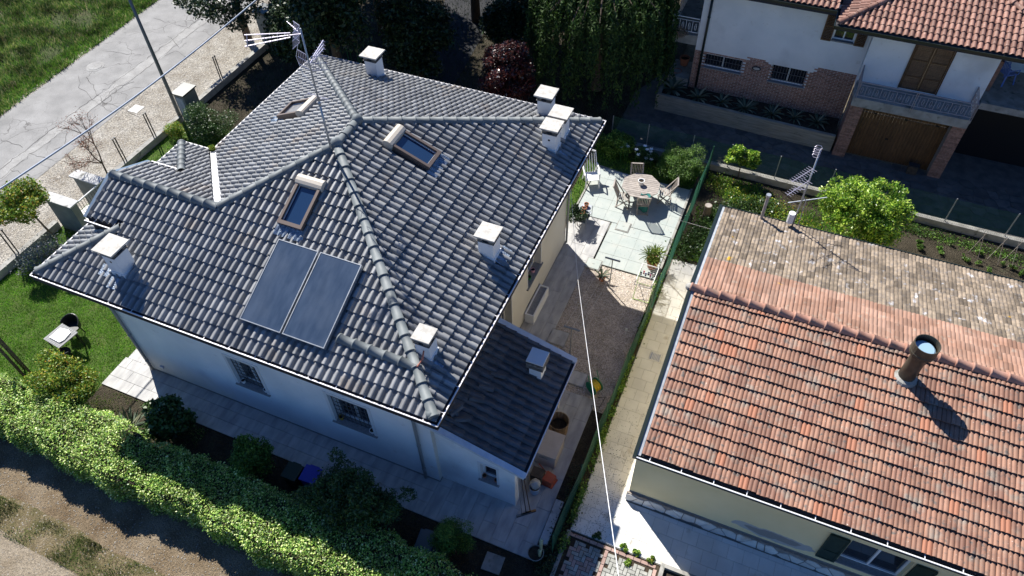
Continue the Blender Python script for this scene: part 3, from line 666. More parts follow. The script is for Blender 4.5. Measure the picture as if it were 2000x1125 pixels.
# gutters
for a, c, n in (((0,0),(12,0),(0,1)),((12,0),(12,W1),(-1,0)),((12,W1),(U3,W1),(0,-1)),((U3,W1),(U3,V4),(1,0)),((U3,V4),(0,V4),(0,-1)),((0,V4),(0,0),(1,0))):
    gutter(house, (*a,HE), (*c,HE), n, M['gutterw'], M['gutterd'])
gutter(house, (WX-.05,SA-.11,ZB+S*SA-.02), (SA+.0,SA-.11,ZB+S*SA-.02), (0,1), M['gutterw'], M['gutterd'], bracket=True)
gutter(house, (SA,V4-SA+.11,ZB+S*SA-.02), (WX-.05,V4-SA+.11,ZB+S*SA-.02), (0,-1), M['gutterw'], M['gutterd'])
# ---------------------------------------------------------------- walls with openings
def wall(parent, name, m, o, dx, L, H, openings, depth=.3, z0=0, revm=None):
    """plaster face from o along plan unit vector dx; openings (a0,z0,a1,z1) get reveals going inwards (left normal)"""
    o = Vector((*o, 0)); d = Vector((*dx, 0)); n = Vector((-dx[1], dx[0], 0)); b = B()
    xs = sorted({0, L, *[v for q_ in openings for v in (q_[0], q_[2])]}); zs = sorted({z0, H, *[v for q_ in openings for v in (q_[1], q_[3])]})
    P = lambda a, z, k=0: o+d*a+n*k+Vector((0, 0, z))
    for i in range(len(xs)-1):
        for j in range(len(zs)-1):
            mx, mz = (xs[i]+xs[i+1])/2, (zs[j]+zs[j+1])/2
            if any(q_[0] < mx < q_[2] and q_[1] < mz < q_[3] for q_ in openings): continue
            b.add([P(xs[i],zs[j]),P(xs[i+1],zs[j]),P(xs[i+1],zs[j+1]),P(xs[i],zs[j+1])], [(0,1,2,3)])
    for a0, c0, a1, c1 in openings:
        b.add([P(a0,c0),P(a1,c0),P(a1,c1),P(a0,c1),P(a0,c0,depth),P(a1,c0,depth),P(a1,c1,depth),P(a0,c1,depth)], [(0,4,5,1),(1,5,6,2),(2,6,7,3),(3,7,4,0)])
    return b.build(name, m, parent)
def window(parent, o, dx, a0, c0, a1, c1, depth=.26, trim=.1, sillw=.1, fm=None, gm=None, grid=None, mull=1, sill=True, trimm=None, glassm=None):
    """recessed window: trim band, sill, frame with panes, optional grille"""
    o = Vector((*o, 0)); d = Vector((*dx, 0)); n = Vector((-dx[1], dx[0], 0)); P = lambda a, z, k=0: o+d*a+n*k+Vector((0, 0, z)); Z = Vector((0,0,1))
    fm = fm or M['white']
    b = B(); t = .05
    for p, q_ in ((P(a0,c0+t/2,depth),P(a1,c0+t/2,depth)),(P(a0,c1-t/2,depth),P(a1,c1-t/2,depth))): b.bar(p, q_, .05, t)
    for a in [a0+t/2, a1-t/2]+[a0+(a1-a0)*(i+1)/(mull+1) for i in range(mull)]: b.bar(P(a,c0+t,depth), P(a,c1-t,depth), .05, t*1.3 if a0+t < a < a1-t else t, n)
    w_ = b.build('window', fm, parent)
    b = B(); b.add([P(a0,c0,depth+.015),P(a1,c0,depth+.015),P(a1,c1,depth+.015),P(a0,c1,depth+.015)], [(0,1,2,3)]); b.build('pane', glassm or M['wglass'], w_)
    if trim:
        b = B(); e = trim/2
        b.bar(P(a0-trim,c1+e,-.008), P(a1+trim,c1+e,-.008), .016, trim); b.bar(P(a0-e,c0,-.008), P(a0-e,c1,-.008), .016, trim, n) ; b.bar(P(a1+e,c0,-.008), P(a1+e,c1,-.008), .016, trim, n)
        b = B(); h = .012
        for (u0,v0,u1,v1) in ((a0-trim,c1,a1+trim,c1+trim),(a0-trim,c0,a0,c1),(a1,c0,a1+trim,c1)):
            q0 = [P(u0,v0,-h),P(u1,v0,-h),P(u1,v1,-h),P(u0,v1,-h),P(u0,v0,.002),P(u1,v0,.002),P(u1,v1,.002),P(u0,v1,.002)]
            b.add(q0, [(0,1,2,3),(0,4,5,1),(1,5,6,2),(2,6,7,3),(3,7,4,0)])
        b.build('window_trim', trimm or M['trim'], parent)
    if sill:
        b = B(); s0, s1 = P(a0-sillw, c0-.04, -.06), P(a1+sillw, c0-.0, depth)
        q0 = [P(a0-sillw,c0-.04,-.06),P(a1+sillw,c0-.04,-.06),P(a1+sillw,c0-.04,.0),P(a0-sillw,c0-.04,.0),P(a0-sillw,c0+.005,-.06),P(a1+sillw,c0+.005,-.06),P(a1+sillw,c0+.005,0),P(a0-sillw,c0+.005,0)]
        b.add(q0, [(0,3,2,1),(4,5,6,7),(0,1,5,4),(1,2,6,5),(2,3,7,6),(3,0,4,7)])
        b.add([P(a0,c0+.005,0),P(a1,c0+.005,0),P(a1,c0+.005,depth),P(a0,c0+.005,depth)], [(0,1,2,3)])
        b.build('window_sill', M['sill'], parent)
    if grid:
        b = B(); k = .09
        for i in range(grid[0]+1): a = a0+.03+(a1-a0-.06)*i/grid[0]; b.bar(P(a,c0+.04,k), P(a,c1-.03,k), .014, .014)
        for j in range(grid[1]+1): z = c0+.08+(c1-c0-.13)*j/grid[1]; b.bar(P(a0,z,k+.01), P(a1,z,k+.01), .012, .018)
        b.build('window_grille', M['grille'], parent)
    return w_
body = thing  # alias kept short
XL, XR, YF, YB = OV, 12-OV, OV, W1-OV
WH = HE-.19
wall(house, 'front_wall', M['plaster'], (XL,YF), (1,0), XR-XL, WH, [(4.76-XL,1.38,5.74-XL,2.72),(8.04-XL,1.38,9.26-XL,2.74)])
window(house, (XL,YF), (1,0), 4.76-XL,1.38,5.74-XL,2.72, grid=(6,7)); window(house, (XL,YF), (1,0), 8.04-XL,1.38,9.26-XL,2.74, grid=(8,6))
wall(house, 'side_wall', M['plasterb'], (XR,YF), (0,1), YB-YF, WH, [(7.42-YF,1.33,8.55-YF,2.6),(7.3-YF,.12,8.5-YF,.46),(5.35-YF,.3,6.1-YF,2.35)])
window(house, (XR,YF), (0,1), 7.42-YF,1.33,8.55-YF,2.6, trim=.06); window(house, (XR,YF), (0,1), 7.3-YF,.12,8.5-YF,.46, trim=0, sill=False, grid=(10,1), depth=.12, fm=M['grille'])
window(house, (XR,YF), (0,1), 5.35-YF,.3,6.1-YF,2.35, trim=.06, mull=0)
wall(house, 'rear_wall', M['plasterb'], (XR,YB), (-1,0), XR-U3-OV, WH, [])
wall(house, 'side_wall', M['plasterb'], (U3+OV,YB), (0,-1), YB-(V4-OV), WH, [(1.5,1.2,2.7,2.6),(3.6,.02,4.6,2.4)])
window(house, (U3+OV,YB), (0,-1), 1.5,1.2,2.7,2.6); window(house, (U3+OV,YB), (0,-1), 3.6,.02,4.6,2.4, sill=False)
wall(house, 'side_wall', M['plasterb'], (XL,V4-OV), (0,-1), V4-2*OV, WH, [(1.4,.02,2.9,2.4)])
window(house, (XL,V4-OV), (0,-1), 1.4,.02,2.9,2.4, sill=False)
wall(house, 'rear_wall', M['plasterb'], (U3+OV,V4-OV), (-1,0), U3, WH, [])
b = B(); b.box(XL-.012,YF-.012,0,XR+.012,YF-.001,.09); b.box(XR+.001,YF,0,XR+.012,YB,.09); b.build('skirting', M['sill'], house)
# downpipes
M['pipegrey'] = mat('grey_painted_pipe', (.22,.24,.26), None, rough=.5)
for x in (1.02, 10.72):
    b = B(); b.tube([(x,.12,HE-.1),(x,.16,HE-.2),(x,YF-.1,HE-.45),(x,YF-.07,HE-.6),(x,YF-.07,.12)], .045, 10)
    for z in (.6,1.9,3.2): b.tube([(x,YF-.07,z),(x,YF-.07,z+.04)], .055, 10)
    b.build('downpipe', M['pipegrey'], house, smooth=True)
b = B(); b.tube([(12-.12,W1-.1,HE-.1),(XR+.09,YB-.05,HE-.5),(XR+.07,YB-.05,.1)], .04, 8); b.build('downpipe', M['pipegrey'], house, smooth=True)
b = B(); b.obox((1.5,YF-.03,.42),.14,.05,.07); b.build('wall_vent', M['trim'], house)
# left corner pier strip of the front wall
b = B(); b.box(XL-.1,YF-.001,0,XL-.001,YF+.3,WH); b.build('corner_pier', M['plaster'], house)
# ---------------------------------------------------------------- lean-to extension
EY0, EY1, EX1 = .78, 4.55, 13.75; EZ1, EZ0 = 2.42, 3.26
es = (EZ0-EZ1)/(EX1-11.1); zf = lambda t: EZ1-.04+es*t
b = B(); b.prism([(11.1,EY0+.12),(EX1-.05,EY0+.12),(EX1-.05,EY1-.04),(11.1,EY1-.04)], lambda x, y: EZ1-.2+es*(EX1-x)*.97, lambda x, y: EZ1-.055+es*(EX1-x))
eroof = b.build('lean_to_roof', M['under'], house)
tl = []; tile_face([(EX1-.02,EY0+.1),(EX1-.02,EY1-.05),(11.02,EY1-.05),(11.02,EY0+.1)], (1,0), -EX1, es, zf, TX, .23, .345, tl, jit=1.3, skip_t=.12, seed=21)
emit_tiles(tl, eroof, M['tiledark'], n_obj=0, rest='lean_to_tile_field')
# loose spare tiles lying on the lean-to
for (qx, qy), rz in (((945,792),.3),((962,770),.2),((985,745),.2),((905,800),1.2),((918,828),.5)):
    p = G(qx, qy, pl=(es,0,1,EZ1-.04+es*EX1)); o = link('roof_tile', TX, eroof); up = Vector((-math.cos(math.atan(es)),0,math.sin(math.atan(es)))); av = Vector((0,1,0)); R = Matrix((av, up, av.cross(up))).transposed() @ Matrix.Rotation(rz, 3, 'Z')
    m4 = R.to_4x4(); m4.translation = p+Vector((0,0,.05))-org(eroof); o.matrix_local = m4
b = B(); M['bluetrim'] = mat('pale_blue_grey_flashing', (.4,.46,.54), (.5,.55,.6), 5, .5)
for y in (EY0+.04, EY1): b = B(); b.bar((11.06,y,EZ0+.0),(EX1-.02,y,EZ1+.0),.16,.1); b.build('lean_to_flashing', M['bluetrim'], house)
gutter(house, (EX1,EY0,EZ1),(EX1,EY1+.05,EZ1),(-1,0),M['gutterw'],M['darkmetal'],bracket=False, wd=.13)
EW = 1.02; EXW = 13.36
wz = lambda x: EZ1-.2+es*(EX1-x)
b = B(); b.prism([(XR+.02,EW-.0),(EXW,EW),(EXW,EW+.3),(XR+.02,EW+.3)], 0, lambda x, y: wz(x)) if False else None
# gable wall as columns so that its window opens through
b = B(); wx0, wx1, wzz0, wzz1 = 12.38, 12.84, .93, 1.78
def qf(x0, x1, z0, zf0, zf1=None):
    b.add([(x0,EW,z0),(x1,EW,z0),(x1,EW,zf1 if zf1 is not None else zf0),(x0,EW,zf0)], [(0,1,2,3)])
qf(XR,wx0,0,wz(XR),wz(wx0)); qf(wx1,EXW,0,wz(wx1),wz(EXW)); qf(wx0,wx1,0,wzz0); qf(wx0,wx1,wzz1,wz(wx0),wz(wx1))
D = EW+.2
b.add([(wx0,EW,wzz0),(wx1,EW,wzz0),(wx1,EW,wzz1),(wx0,EW,wzz1),(wx0,D,wzz0),(wx1,D,wzz0),(wx1,D,wzz1),(wx0,D,wzz1)], [(0,4,5,1),(1,5,6,2),(2,6,7,3),(3,7,4,0)])
b.add([(EXW,EW,0),(EXW,EW+.25,0),(EXW,EW+.25,wz(EXW)),(EXW,EW,wz(EXW))], [(0,1,2,3)])
b.add([(EXW-1.0,4.3,0),(EXW-1.0,EW+.25,0),(EXW-1.0,EW+.25,2.2),(EXW-1.0,4.3,2.2)], [(3,2,1,0)])   # porch back wall
b.add([(EXW-1.0,EW+.25,0),(EXW,EW+.25,0),(EXW,EW+.25,2.2),(EXW-1.0,EW+.25,2.4)], [(3,2,1,0)])
b.build('lean_to_wall', M['plaster'], house)
window(house, (XR,EW), (1,0), wx0-XR,wzz0,wx1-XR,wzz1, depth=.18, trim=.07, sillw=.07, mull=0)
b = B(); b.box(EXW-.12,4.3,0,EXW,4.42,wz(EXW)+.05); b.build('porch_post', M['trim'], house)
b = B(); b.bar((XR,EW-.02,wz(XR)-.05),(EXW,EW-.02,wz(EXW)-.05),.05,.09); b.build('verge_board', M['trim'], house)
# ---------------------------------------------------------------- chimneys (parts of the house)
def chimney(x, y, zb, ztop, bw, cw, label=None, hole=None, brick=True, rot=0):
    b = B(); b.box(x-bw/2,y-bw/2,zb,x+bw/2,y+bw/2,ztop-.2); b.box(x-bw/2-.02,y-bw/2-.02,zb-.02,x+bw/2+.02,y+bw/2+.02,zb+.07+S*bw*.5)
    c = b.build('chimney', M['plaster'], house)
    if label: c['label'] = label
    if hole:
        b = B(); hx, hy = hole; b.tube([(x+hx*bw/2*1.0,y+hy*bw/2,ztop-.42),(x+hx*(bw/2+.004),y+hy*(bw/2+.004),ztop-.42)], .035, 10); b.build('flue_hole', M['black'], c)
    bk = B()
    for k in range(3):
        z = ztop-.2+k*.05
        for i, j in ((-1,-1),(1,-1),(1,1),(-1,1)): 
            if k < 2: bk.box(x+i*bw*.36-.07,y+j*bw*.36-.07,z+.004,x+i*bw*.36+.07,y+j*bw*.36+.07,z+.046)
            else: pass
    bk.box(x-bw*.5-.03,y-bw*.5-.03,ztop-.212,x+bw*.5+.03,y+bw*.5+.03,ztop-.198); bk.box(x-bw*.5-.03,y-bw*.5-.03,ztop-.1,x+bw*.5+.03,y+bw*.5+.03,ztop-.052)
    bk.build('brick_course', M['brickd'], c)
    b = B(); b.box(x-bw*.32,y-bw*.32,ztop-.2,x+bw*.32,y+bw*.32,ztop-.06); b.build('flue_opening', M['black'], c)
    b = B(); h = cw/2; b.box(x-h,y-h,ztop-.045,x+h,y+h,ztop); b.build('cap_slab', M['cap'], c)
    return c
zz = lambda t: ZB+S*t
chimney(2.52,.95,zz(.7),6.2,.44,.64,'tall white chimney alone at the left corner of the roof',hole=(0,-1))
chimney(11.03,1.5,zz(.75),6.08,.36,.46,'small white chimney by the lower corner with copper pipes',None)
chimney(11.07,4.95,zz(.7),6.13,.42,.57,'white chimney halfway along the right eave')
chimney(11.0,9.62,zz(.75),6.15,.42,.57,'front one of the three clustered chimneys',hole=(0,-1))
chimney(11.02,10.32,zz(.75),6.13,.42,.6,'middle one of the three clustered chimneys')
chimney(10.28,11.05,zz(.55),6.17,.42,.6,'rear one of the three clustered chimneys')
chimney(4.23,11.0,zz(.6),6.2,.42,.62,'chimney half in shade on the far eave')
c8 = G(1045,738,pl=(es,0,1,EZ1-.04+es*EX1)); 
b = B(); b.box(c8.x-.17,c8.y-.0,c8.z-.1,c8.x+.17,c8.y+.36,c8.z+.42); c = b.build('chimney', M['plaster'], house); c['label'] = 'low chimney with layered stone cap on the lean-to roof'
b = B()
for k in range(5): e = .23+.01*(k % 2); b.box(c8.x-e,c8.y+.18-e,c8.z+.43+k*.055,c8.x+e,c8.y+.18+e,c8.z+.475+k*.055)
b.build('brick_course', M['brickd'], c); b = B(); b.box(c8.x-.24,c8.y-.06,c8.z+.71,c8.x+.24,c8.y+.42,c8.z+.75); b.build('cap_slab', M['trim'], c)
# lead aprons below chimneys
b = B()
for x, y, t, dd in ((2.52,.5,.52,(0,-1)),(2.1,.72,.75,(0,-1)),(11.35,1.35,.6,(1,0)),(11.4,4.9,.6,(1,0)),(11.4,9.6,.6,(1,0)),(11.4,5.25,.6,(1,0))):
    z = zz(t)+.062; b = B()
    if dd[1]: b.add([(x-.17,y-.14,z-.058),(x+.17,y-.14,z-.058),(x+.17,y+.14,z+.058),(x-.17,y+.14,z+.058)], [(0,1,2,3)])
    else: b.add([(x-.14,y-.12,z+.058),(x+.14,y-.12,z-.058),(x+.14,y+.12,z-.058),(x-.14,y+.12,z+.058)], [(0,1,2,3)])
    b.build('lead_apron', M['lead'], roof)
# ---------------------------------------------------------------- skylights
def skylight(o, ac, up, w_, h_, label, pane=None):
    """o: lower-left corner on the slope; ac across, up upslope (unit)"""
    o, ac, up = Vector(o), Vector(ac), Vector(up); n = ac.cross(up); P = lambda a, u, k: o+ac*a+up*u+n*k
    def bx(b, a0, u0, k0, a1, u1, k1): b.add([P(a0,u0,k0),P(a1,u0,k0),P(a1,u1,k0),P(a0,u1,k0),P(a0,u0,k1),P(a1,u0,k1),P(a1,u1,k1),P(a0,u1,k1)], [(0,3,2,1),(4,5,6,7),(0,1,5,4),(1,2,6,5),(2,3,7,6),(3,0,4,7)])
    b = B(); f = .075; k = .2
    bx(b,0,0,-.05,w_,f*1.3,k); bx(b,0,f*1.3,-.05,f,h_,k); bx(b,w_-f,f*1.3,-.05,w_,h_,k)
    s_ = b.build('skylight', M['frame'], house); s_['label'] = label
    b = B(); bx(b,f,f*1.3,.08,w_-f,h_-.1,.1); b.build('pane', pane or M['sglass'], s_)
    b = B(); g = .02
    bx(b,f,f*1.3,.1,w_-f,f*1.3+g,.12); bx(b,f,f*1.3+g,.1,f+g,h_-.1,.12); bx(b,w_-f-g,f*1.3+g,.1,w_-f,h_-.1,.12); b.build('pane_rim', M['trim'], s_)
    b = B(); m_ = 6; L = []  # roller-shutter box: quarter-round lid
    for a in (-.03, w_+.03):
        for i in range(m_): t = math.pi*(i/(m_-1)); L.append(P(a, h_-.14+.13-.15*math.cos(t), .17+.085*math.sin(t)))
        L.append(P(a, h_+.14, -.02)); L.append(P(a, h_-.16, -.02))
    q_ = m_+2; b.add(L, [(i, (i+1) % q_, (i+1) % q_+q_, i+q_) for i in range(q_)]+[tuple(reversed(range(q_))), tuple(range(q_, 2*q_))]); b.build('shutter_box', M['shutbox'], s_)
    b = B(); nn = int(w_/.16)+2; r_ = random.Random(3)
    for i in range(nn):
        a = -.08+i*(w_+.16)/nn; e = (w_+.16)/nn; k0 = r_.uniform(.03,.06)
        b.add([P(a,-.28+r_.uniform(-.03,.03),.05),P(a+e/2,-.3,.07+k0),P(a+e,-.28,.05),P(a+e,-.0,.06),P(a+e/2,0,.1),P(a,0,.06)], [(0,1,4,5),(1,2,3,4)])
    b.build('lead_apron', M['lead'], s_)
cp_, sp_ = math.cos(math.atan(S)), math.sin(math.atan(S))
skylight((6.12,3.1,zz(3.1)), (1,0,0), (0,cp_,sp_), .72, 1.28, 'skylight above the solar panels, blind open')
skylight((8.72,6.24,zz(12-8.72)), (0,1,0), (-cp_,0,sp_), .72, 1.28, 'skylight on the right slope, blind open')
skylight((3.05,8.1,zz(3.05-U3)), (0,-1,0), (cp_,0,sp_), .8, 1.02, 'skylight on the far left slope, blind lowered', mat('lowered_grey_blind', (.12,.12,.125), (.16,.16,.165), 9, .5))
# ---------------------------------------------------------------- solar panels
M['solar'] = mat('misted_solar_glass', (.03,.048,.08), (.048,.07,.108), 2.0, .2, spec=.8, spots=[((.08,.1,.13), .9, .5, .95)], detail=8, stretch=(3,.8,1))
for i, (x0, lab) in enumerate(((6.4,'left-hand solar panel, misted blue glass, directly below the roof window'),(7.62,'right-hand solar panel with streaked glass, next to the long pipe cover'))):
    t = thing('solar_panel', lab, 'solar panel', (x0+.58,.75,zz(.75)+.1), 'solar panels on the grey roof')
    P = lambda a, u, k: Vector((x0+a, .72+u*cp_-k*sp_, zz(.72)+u*sp_+k*cp_))
    def bx(b, a0, u0, k0, a1, u1, k1): b.add([P(a0,u0,k0),P(a1,u0,k0),P(a1,u1,k0),P(a0,u1,k0),P(a0,u0,k1),P(a1,u0,k1),P(a1,u1,k1),P(a0,u1,k1)], [(0,3,2,1),(4,5,6,7),(0,1,5,4),(1,2,6,5),(2,3,7,6),(3,0,4,7)])
    b = B(); bx(b,.012,.012,.1,1.148,2.168,.205); b.build('panel_glass', M['solar'], t)
    b = B(); f = .022; bx(b,0,0,.09,1.16,f,.215); bx(b,0,2.18-f,.09,1.16,2.18,.215); bx(b,0,f,.09,f,2.18-f,.215); bx(b,1.16-f,f,.09,1.16,2.18-f,.215); b.build('panel_frame', M['steel'], t)
    b = B()
    for u in (.3,1.8): bx(b,.1,u,-.0,1.06,u+.05,.088)
    b.build('mounting_rail', M['steel'], t)
# row of ridge tiles covering the panel pipes, and the copper pipes
pc = thing('pipe_cover', 'row of grey ridge tiles covering pipes from the panels to the small chimney', 'pipe cover', (9.9,1.0,zz(1)))
ridge_line((8.95,1.03,zz(1.03)+.06),(11.0,1.0,zz(1.0)+.06), RM, pc, exp=.42, name='cover_tile')
b = B()
for k in (0,.05): b.tube([(10.98,.95+k,zz(.98)+.1),(11.08,.98+k,zz(1)+.17),(11.12,1.1+k,zz(1)+.26),(11.08,1.3,zz(1)+.34)], .018, 8)
solo(b, 'copper_pipe', M['copper'], 'pair of bent copper pipes between the pipe cover and the small chimney', 'pipe', smooth=True)
b = B(); b.lathe((11.76,.2,zz(.2)+.03), [(.13,0),(.13,.06),(.1,.1),(.04,.13)], 12); b.build('hip_end_cap', M['ridge'], roof, smooth=True)
# ---------------------------------------------------------------- things on the sills
def pot(name, c, r, h, m, label, cat='pot', group=None, soil=True, stuffm=None):
    t = thing(name, label, cat, c, group); b = B(); b.lathe(c, [(r*.72,0),(r*.95,h*.85),(r*1.05,h*.86),(r*1.05,h),(r*.88,h),(r*.85,h*.8)], 12); b.f.pop(); b.build('pot_wall', m, t, smooth=False)
    b = B(); b.lathe(Vector(c)+Vector((0,0,h*.7)), [(r*.86,0),(r*.86,.01)], 10); b.build('soil', M['soil'], t); return t
M['yellowp'] = mat('yellow_ceramic', (.4,.25,.04), None, rough=.5); M['greenp'] = mat('green_plastic', (.04,.2,.06), None, rough=.5); M['pinkp'] = mat('pink_plastic', (.5,.28,.36), None, rough=.5)
pot('flower_pot', (4.87,YF+.07,1.386), .07, .12, M['white'], 'small white pot at the left end of the far front window sill')
pot('flower_pot', (5.66,YF+.06,1.386), .07, .12, M['white'], 'small white pot at the right end of the far front window sill')
pot('flower_pot', (8.16,YF+.1,1.386), .07, .13, M['yellowp'], 'yellow pot on the left of the nearer front window sill')
pot('flower_pot', (9.17,YF+.06,1.386), .085, .12, M['white'], 'wide pale pot on the right of the nearer front window sill')
pot('flower_pot', (12.44,EW+.07,.936), .06, .09, M['terracotta'], 'tiny terracotta pot at the left of the lean-to window sill')
pot('flower_pot', (12.78,EW+.07,.936), .055, .09, M['terracotta'], 'tiny terracotta pot at the right of the lean-to window sill')
p1 = G(1046,531,z=1.37); p2 = G(1040,540,z=1.37)
pot('flower_pot', (XR-.1,8.12,1.336), .075, .13, M['pinkp'], 'pink pot on the dark sill of the side window')
pot('flower_pot', (XR-.1,7.78,1.336), .075, .13, M['greenp'], 'green pot on the dark sill of the side window')
t = thing('planter_box', 'long white planter box standing against the cream side wall', 'planter', (11.32,7.75,.02))
b = B(); b.box(11.16,7.05,.02,11.48,8.42,.4); b.build('planter_body', M['white'], t)
b = B(); b.box(11.16,7.05,.4,11.2,8.42,.46); b.box(11.44,7.05,.4,11.48,8.42,.46); b.box(11.2,7.05,.4,11.44,7.09,.46); b.box(11.2,8.38,.4,11.44,8.42,.46); b.build('rim', M['white'], t)
b = B(); b.box(11.2,7.09,.401,11.44,8.38,.42); b.build('soil', M['sill'], t)
# ================================================================ orange-roofed house
M['red'] = mat('weathered_orange_tile', (.2,.1,.068), (.285,.152,.1), 1.4, .7, .35, 70, isl=.2, lo=.4, hi=.6, spec=.35, odd=((.31,.13,.075), .975), spots=[((.215,.17,.135), 3.3, .54, .7), ((.1,.085,.075), 9, .56, .7), ((.5,.42,.36), 26, .66, .74), ((.5,.24,.02), .9, .72, .745)])
M['redb'] = mat('newer_salmon_tile', (.24,.132,.09), (.31,.19,.14), 1.8, .85, .35, 70, isl=.24, spots=[((.3,.25,.2), 6, .58, .78), ((.52,.3,.04), 1.6, .69, .72)])  # newer salmon tiles of the rows below the ridge
M['greyt'] = mat('lichened_grey_tile', (.15,.12,.09), (.235,.185,.135), 7, 1, .5, 60, isl=.42, lo=.38, hi=.62, spots=[((.14,.12,.105), 9, .52, .7), ((.4,.4,.42), 5, .6, .72), ((.52,.3,.03), 2.1, .7, .73)])
M['redr'] = mat('terracotta_ridge_tile', (.33,.17,.12), (.4,.23,.17), 5, .9, .3, 50, isl=.15, spots=[((.16,.14,.11), 3, .58, .72)])
h2 = thing('yellow_house', 'low yellow house with a weathered orange and grey tiled gable roof', 'house', (22, 6.8, 0))
X2, X2E, Y2A, Y2B, HE2, S2 = 16.075, 28.4, 2.006, 11.557, 3.065, .238; RY = (Y2A+Y2B)/2
Z2 = HE2-.045
b = B()
b.prism([(X2+.05,Y2A+.1),(X2E,Y2A+.1),(X2E,RY),(X2+.05,RY)], lambda x, y: HE2-.2+max(0,y-Y2A-.5)*S2*.95, lambda x, y: Z2-.012+S2*(y-Y2A))
b.prism([(X2+.05,RY),(X2E,RY),(X2E,Y2B-.1),(X2+.05,Y2B-.1)], lambda x, y: HE2-.2+max(0,Y2B-y-.5)*S2*.95, lambda x, y: Z2-.012+S2*(Y2B-y))
roof2 = b.build('roof', M['under'], h2)
PM = [(0,.0),(.014,.026),(.045,.034),(.082,.026),(.096,.004),(.112,.026),(.15,.034),(.188,.026),(.21,0)]
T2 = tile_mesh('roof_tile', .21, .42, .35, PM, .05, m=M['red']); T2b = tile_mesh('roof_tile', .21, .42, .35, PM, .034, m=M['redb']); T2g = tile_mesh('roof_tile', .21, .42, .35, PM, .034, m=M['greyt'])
tl = []; tile_face([(X2+.16,Y2A),(X2E,Y2A),(X2E,RY),(X2+.16,RY)], (0,-1), Y2A, S2, lambda t: Z2+S2*t, T2, .21, .35, tl, a_off=X2+.16-.21*77, jit=1.6, skip_t=.14, seed=31, holes=[(21.44,5.87,21.82,6.25)])
emit_tiles(tl, roof2, M['red'], n_obj=300)
tl = []; tile_face([(X2E,Y2B),(X2+.16,Y2B),(X2+.16,RY),(X2E,RY)], (0,1), -Y2B, S2, lambda t: Z2+S2*t, T2g, .21, .35, tl, a_off=-(X2+.16), jit=1.8, skip_t=.1, seed=32)
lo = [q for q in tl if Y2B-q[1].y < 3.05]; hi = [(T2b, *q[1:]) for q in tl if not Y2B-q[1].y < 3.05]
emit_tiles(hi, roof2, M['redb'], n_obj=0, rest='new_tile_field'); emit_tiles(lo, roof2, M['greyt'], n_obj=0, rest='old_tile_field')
RM2 = ridge_mesh('ridge_tile', .12, .44, M['redr'], .04)
ridge_line((X2+.02,RY,Z2+S2*(RY-Y2A)+.045),(X2E,RY,Z2+S2*(RY-Y2A)+.045), RM2, roof2, exp=.39)
b = B(); b.lathe((X2+.0,RY,Z2+S2*(RY-Y2A)-.02),[(.1,0),(.12,.05),(.1,.12),(.03,.15)],10); b.build('mortar_end', M['concrete'], roof2)
M['palestrip'] = mat('pale_verge_mortar', (.26,.28,.3), (.36,.38,.4), 6, .9, .3)
b = B()
for ya, yb in ((Y2A+.08,RY),(Y2B-.04,RY)):
    b.bar((X2+.11,ya,Z2+S2*abs(ya-(Y2A if ya<RY else Y2B))+.01),(X2+.11,yb,Z2+S2*(RY-Y2A)+.01),.09,.04)
vs_ = b.build('verge_strip', M['palestrip'], roof2)
b = B()
for ya, yb in ((Y2A-.0,RY),(Y2B,RY)):
    b.bar((X2+.02,ya,Z2-.01+S2*abs(ya-(Y2A if ya<RY else Y2B))),(X2+.02,yb,Z2-.01+S2*(RY-Y2A)),.09,.15)
b.build('verge_flashing', M['greeng'], roof2)
M['gutterd2'] = mat('dark_gutter_inside', (.02,.022,.02), (.05,.05,.045), 10, .9, .5)  # dark mottled colour for the gutter trough
g = gutter(h2, (X2,Y2A,HE2),(X2E,Y2A,HE2),(0,1),M['trim'],M['gutterd2'],wd=.15)
gutter(h2, (X2E,Y2B,HE2),(X2,Y2B,HE2),(0,-1),M['greeng'],M['greeng'],wd=.12,bracket=False)
WX2, WY2, WY2B = 16.11, 2.45, 11.1
M['yellow'] = mat('ochre_plaster', (.76,.625,.34), (.82,.68,.39), .8, .9, .2, 90, spots=[((.52,.37,.15), .8, .62, .85)])
# bare cement repair patch on the yellow plaster (an ellipse on the wall, world position)
nt = M['yellow'].node_tree; L = nt.links; p = nt.nodes['Principled BSDF']; src = p.inputs['Base Color'].links[0].from_socket
geo = _n(nt,'ShaderNodeNewGeometry'); nz = _n(nt,'ShaderNodeTexNoise'); nz.inputs['Scale'].default_value = 2.5; L.new(geo.outputs['Position'], nz.inputs['Vector'])
ma = _n(nt,'ShaderNodeVectorMath',operation='MULTIPLY_ADD'); ma.inputs[1].default_value = (.35,0,.35); L.new(nz.outputs['Color'], ma.inputs[0]); L.new(geo.outputs['Position'], ma.inputs[2])
sb = _n(nt,'ShaderNodeVectorMath',operation='SUBTRACT'); sb.inputs[1].default_value = (20.02,WY2,.95); L.new(ma.outputs[0], sb.inputs[0])
ml = _n(nt,'ShaderNodeVectorMath',operation='MULTIPLY'); ml.inputs[1].default_value = (.95,0,4.2); L.new(sb.outputs[0], ml.inputs[0]); ln_ = _n(nt,'ShaderNodeVectorMath',operation='LENGTH'); L.new(ml.outputs[0], ln_.inputs[0])
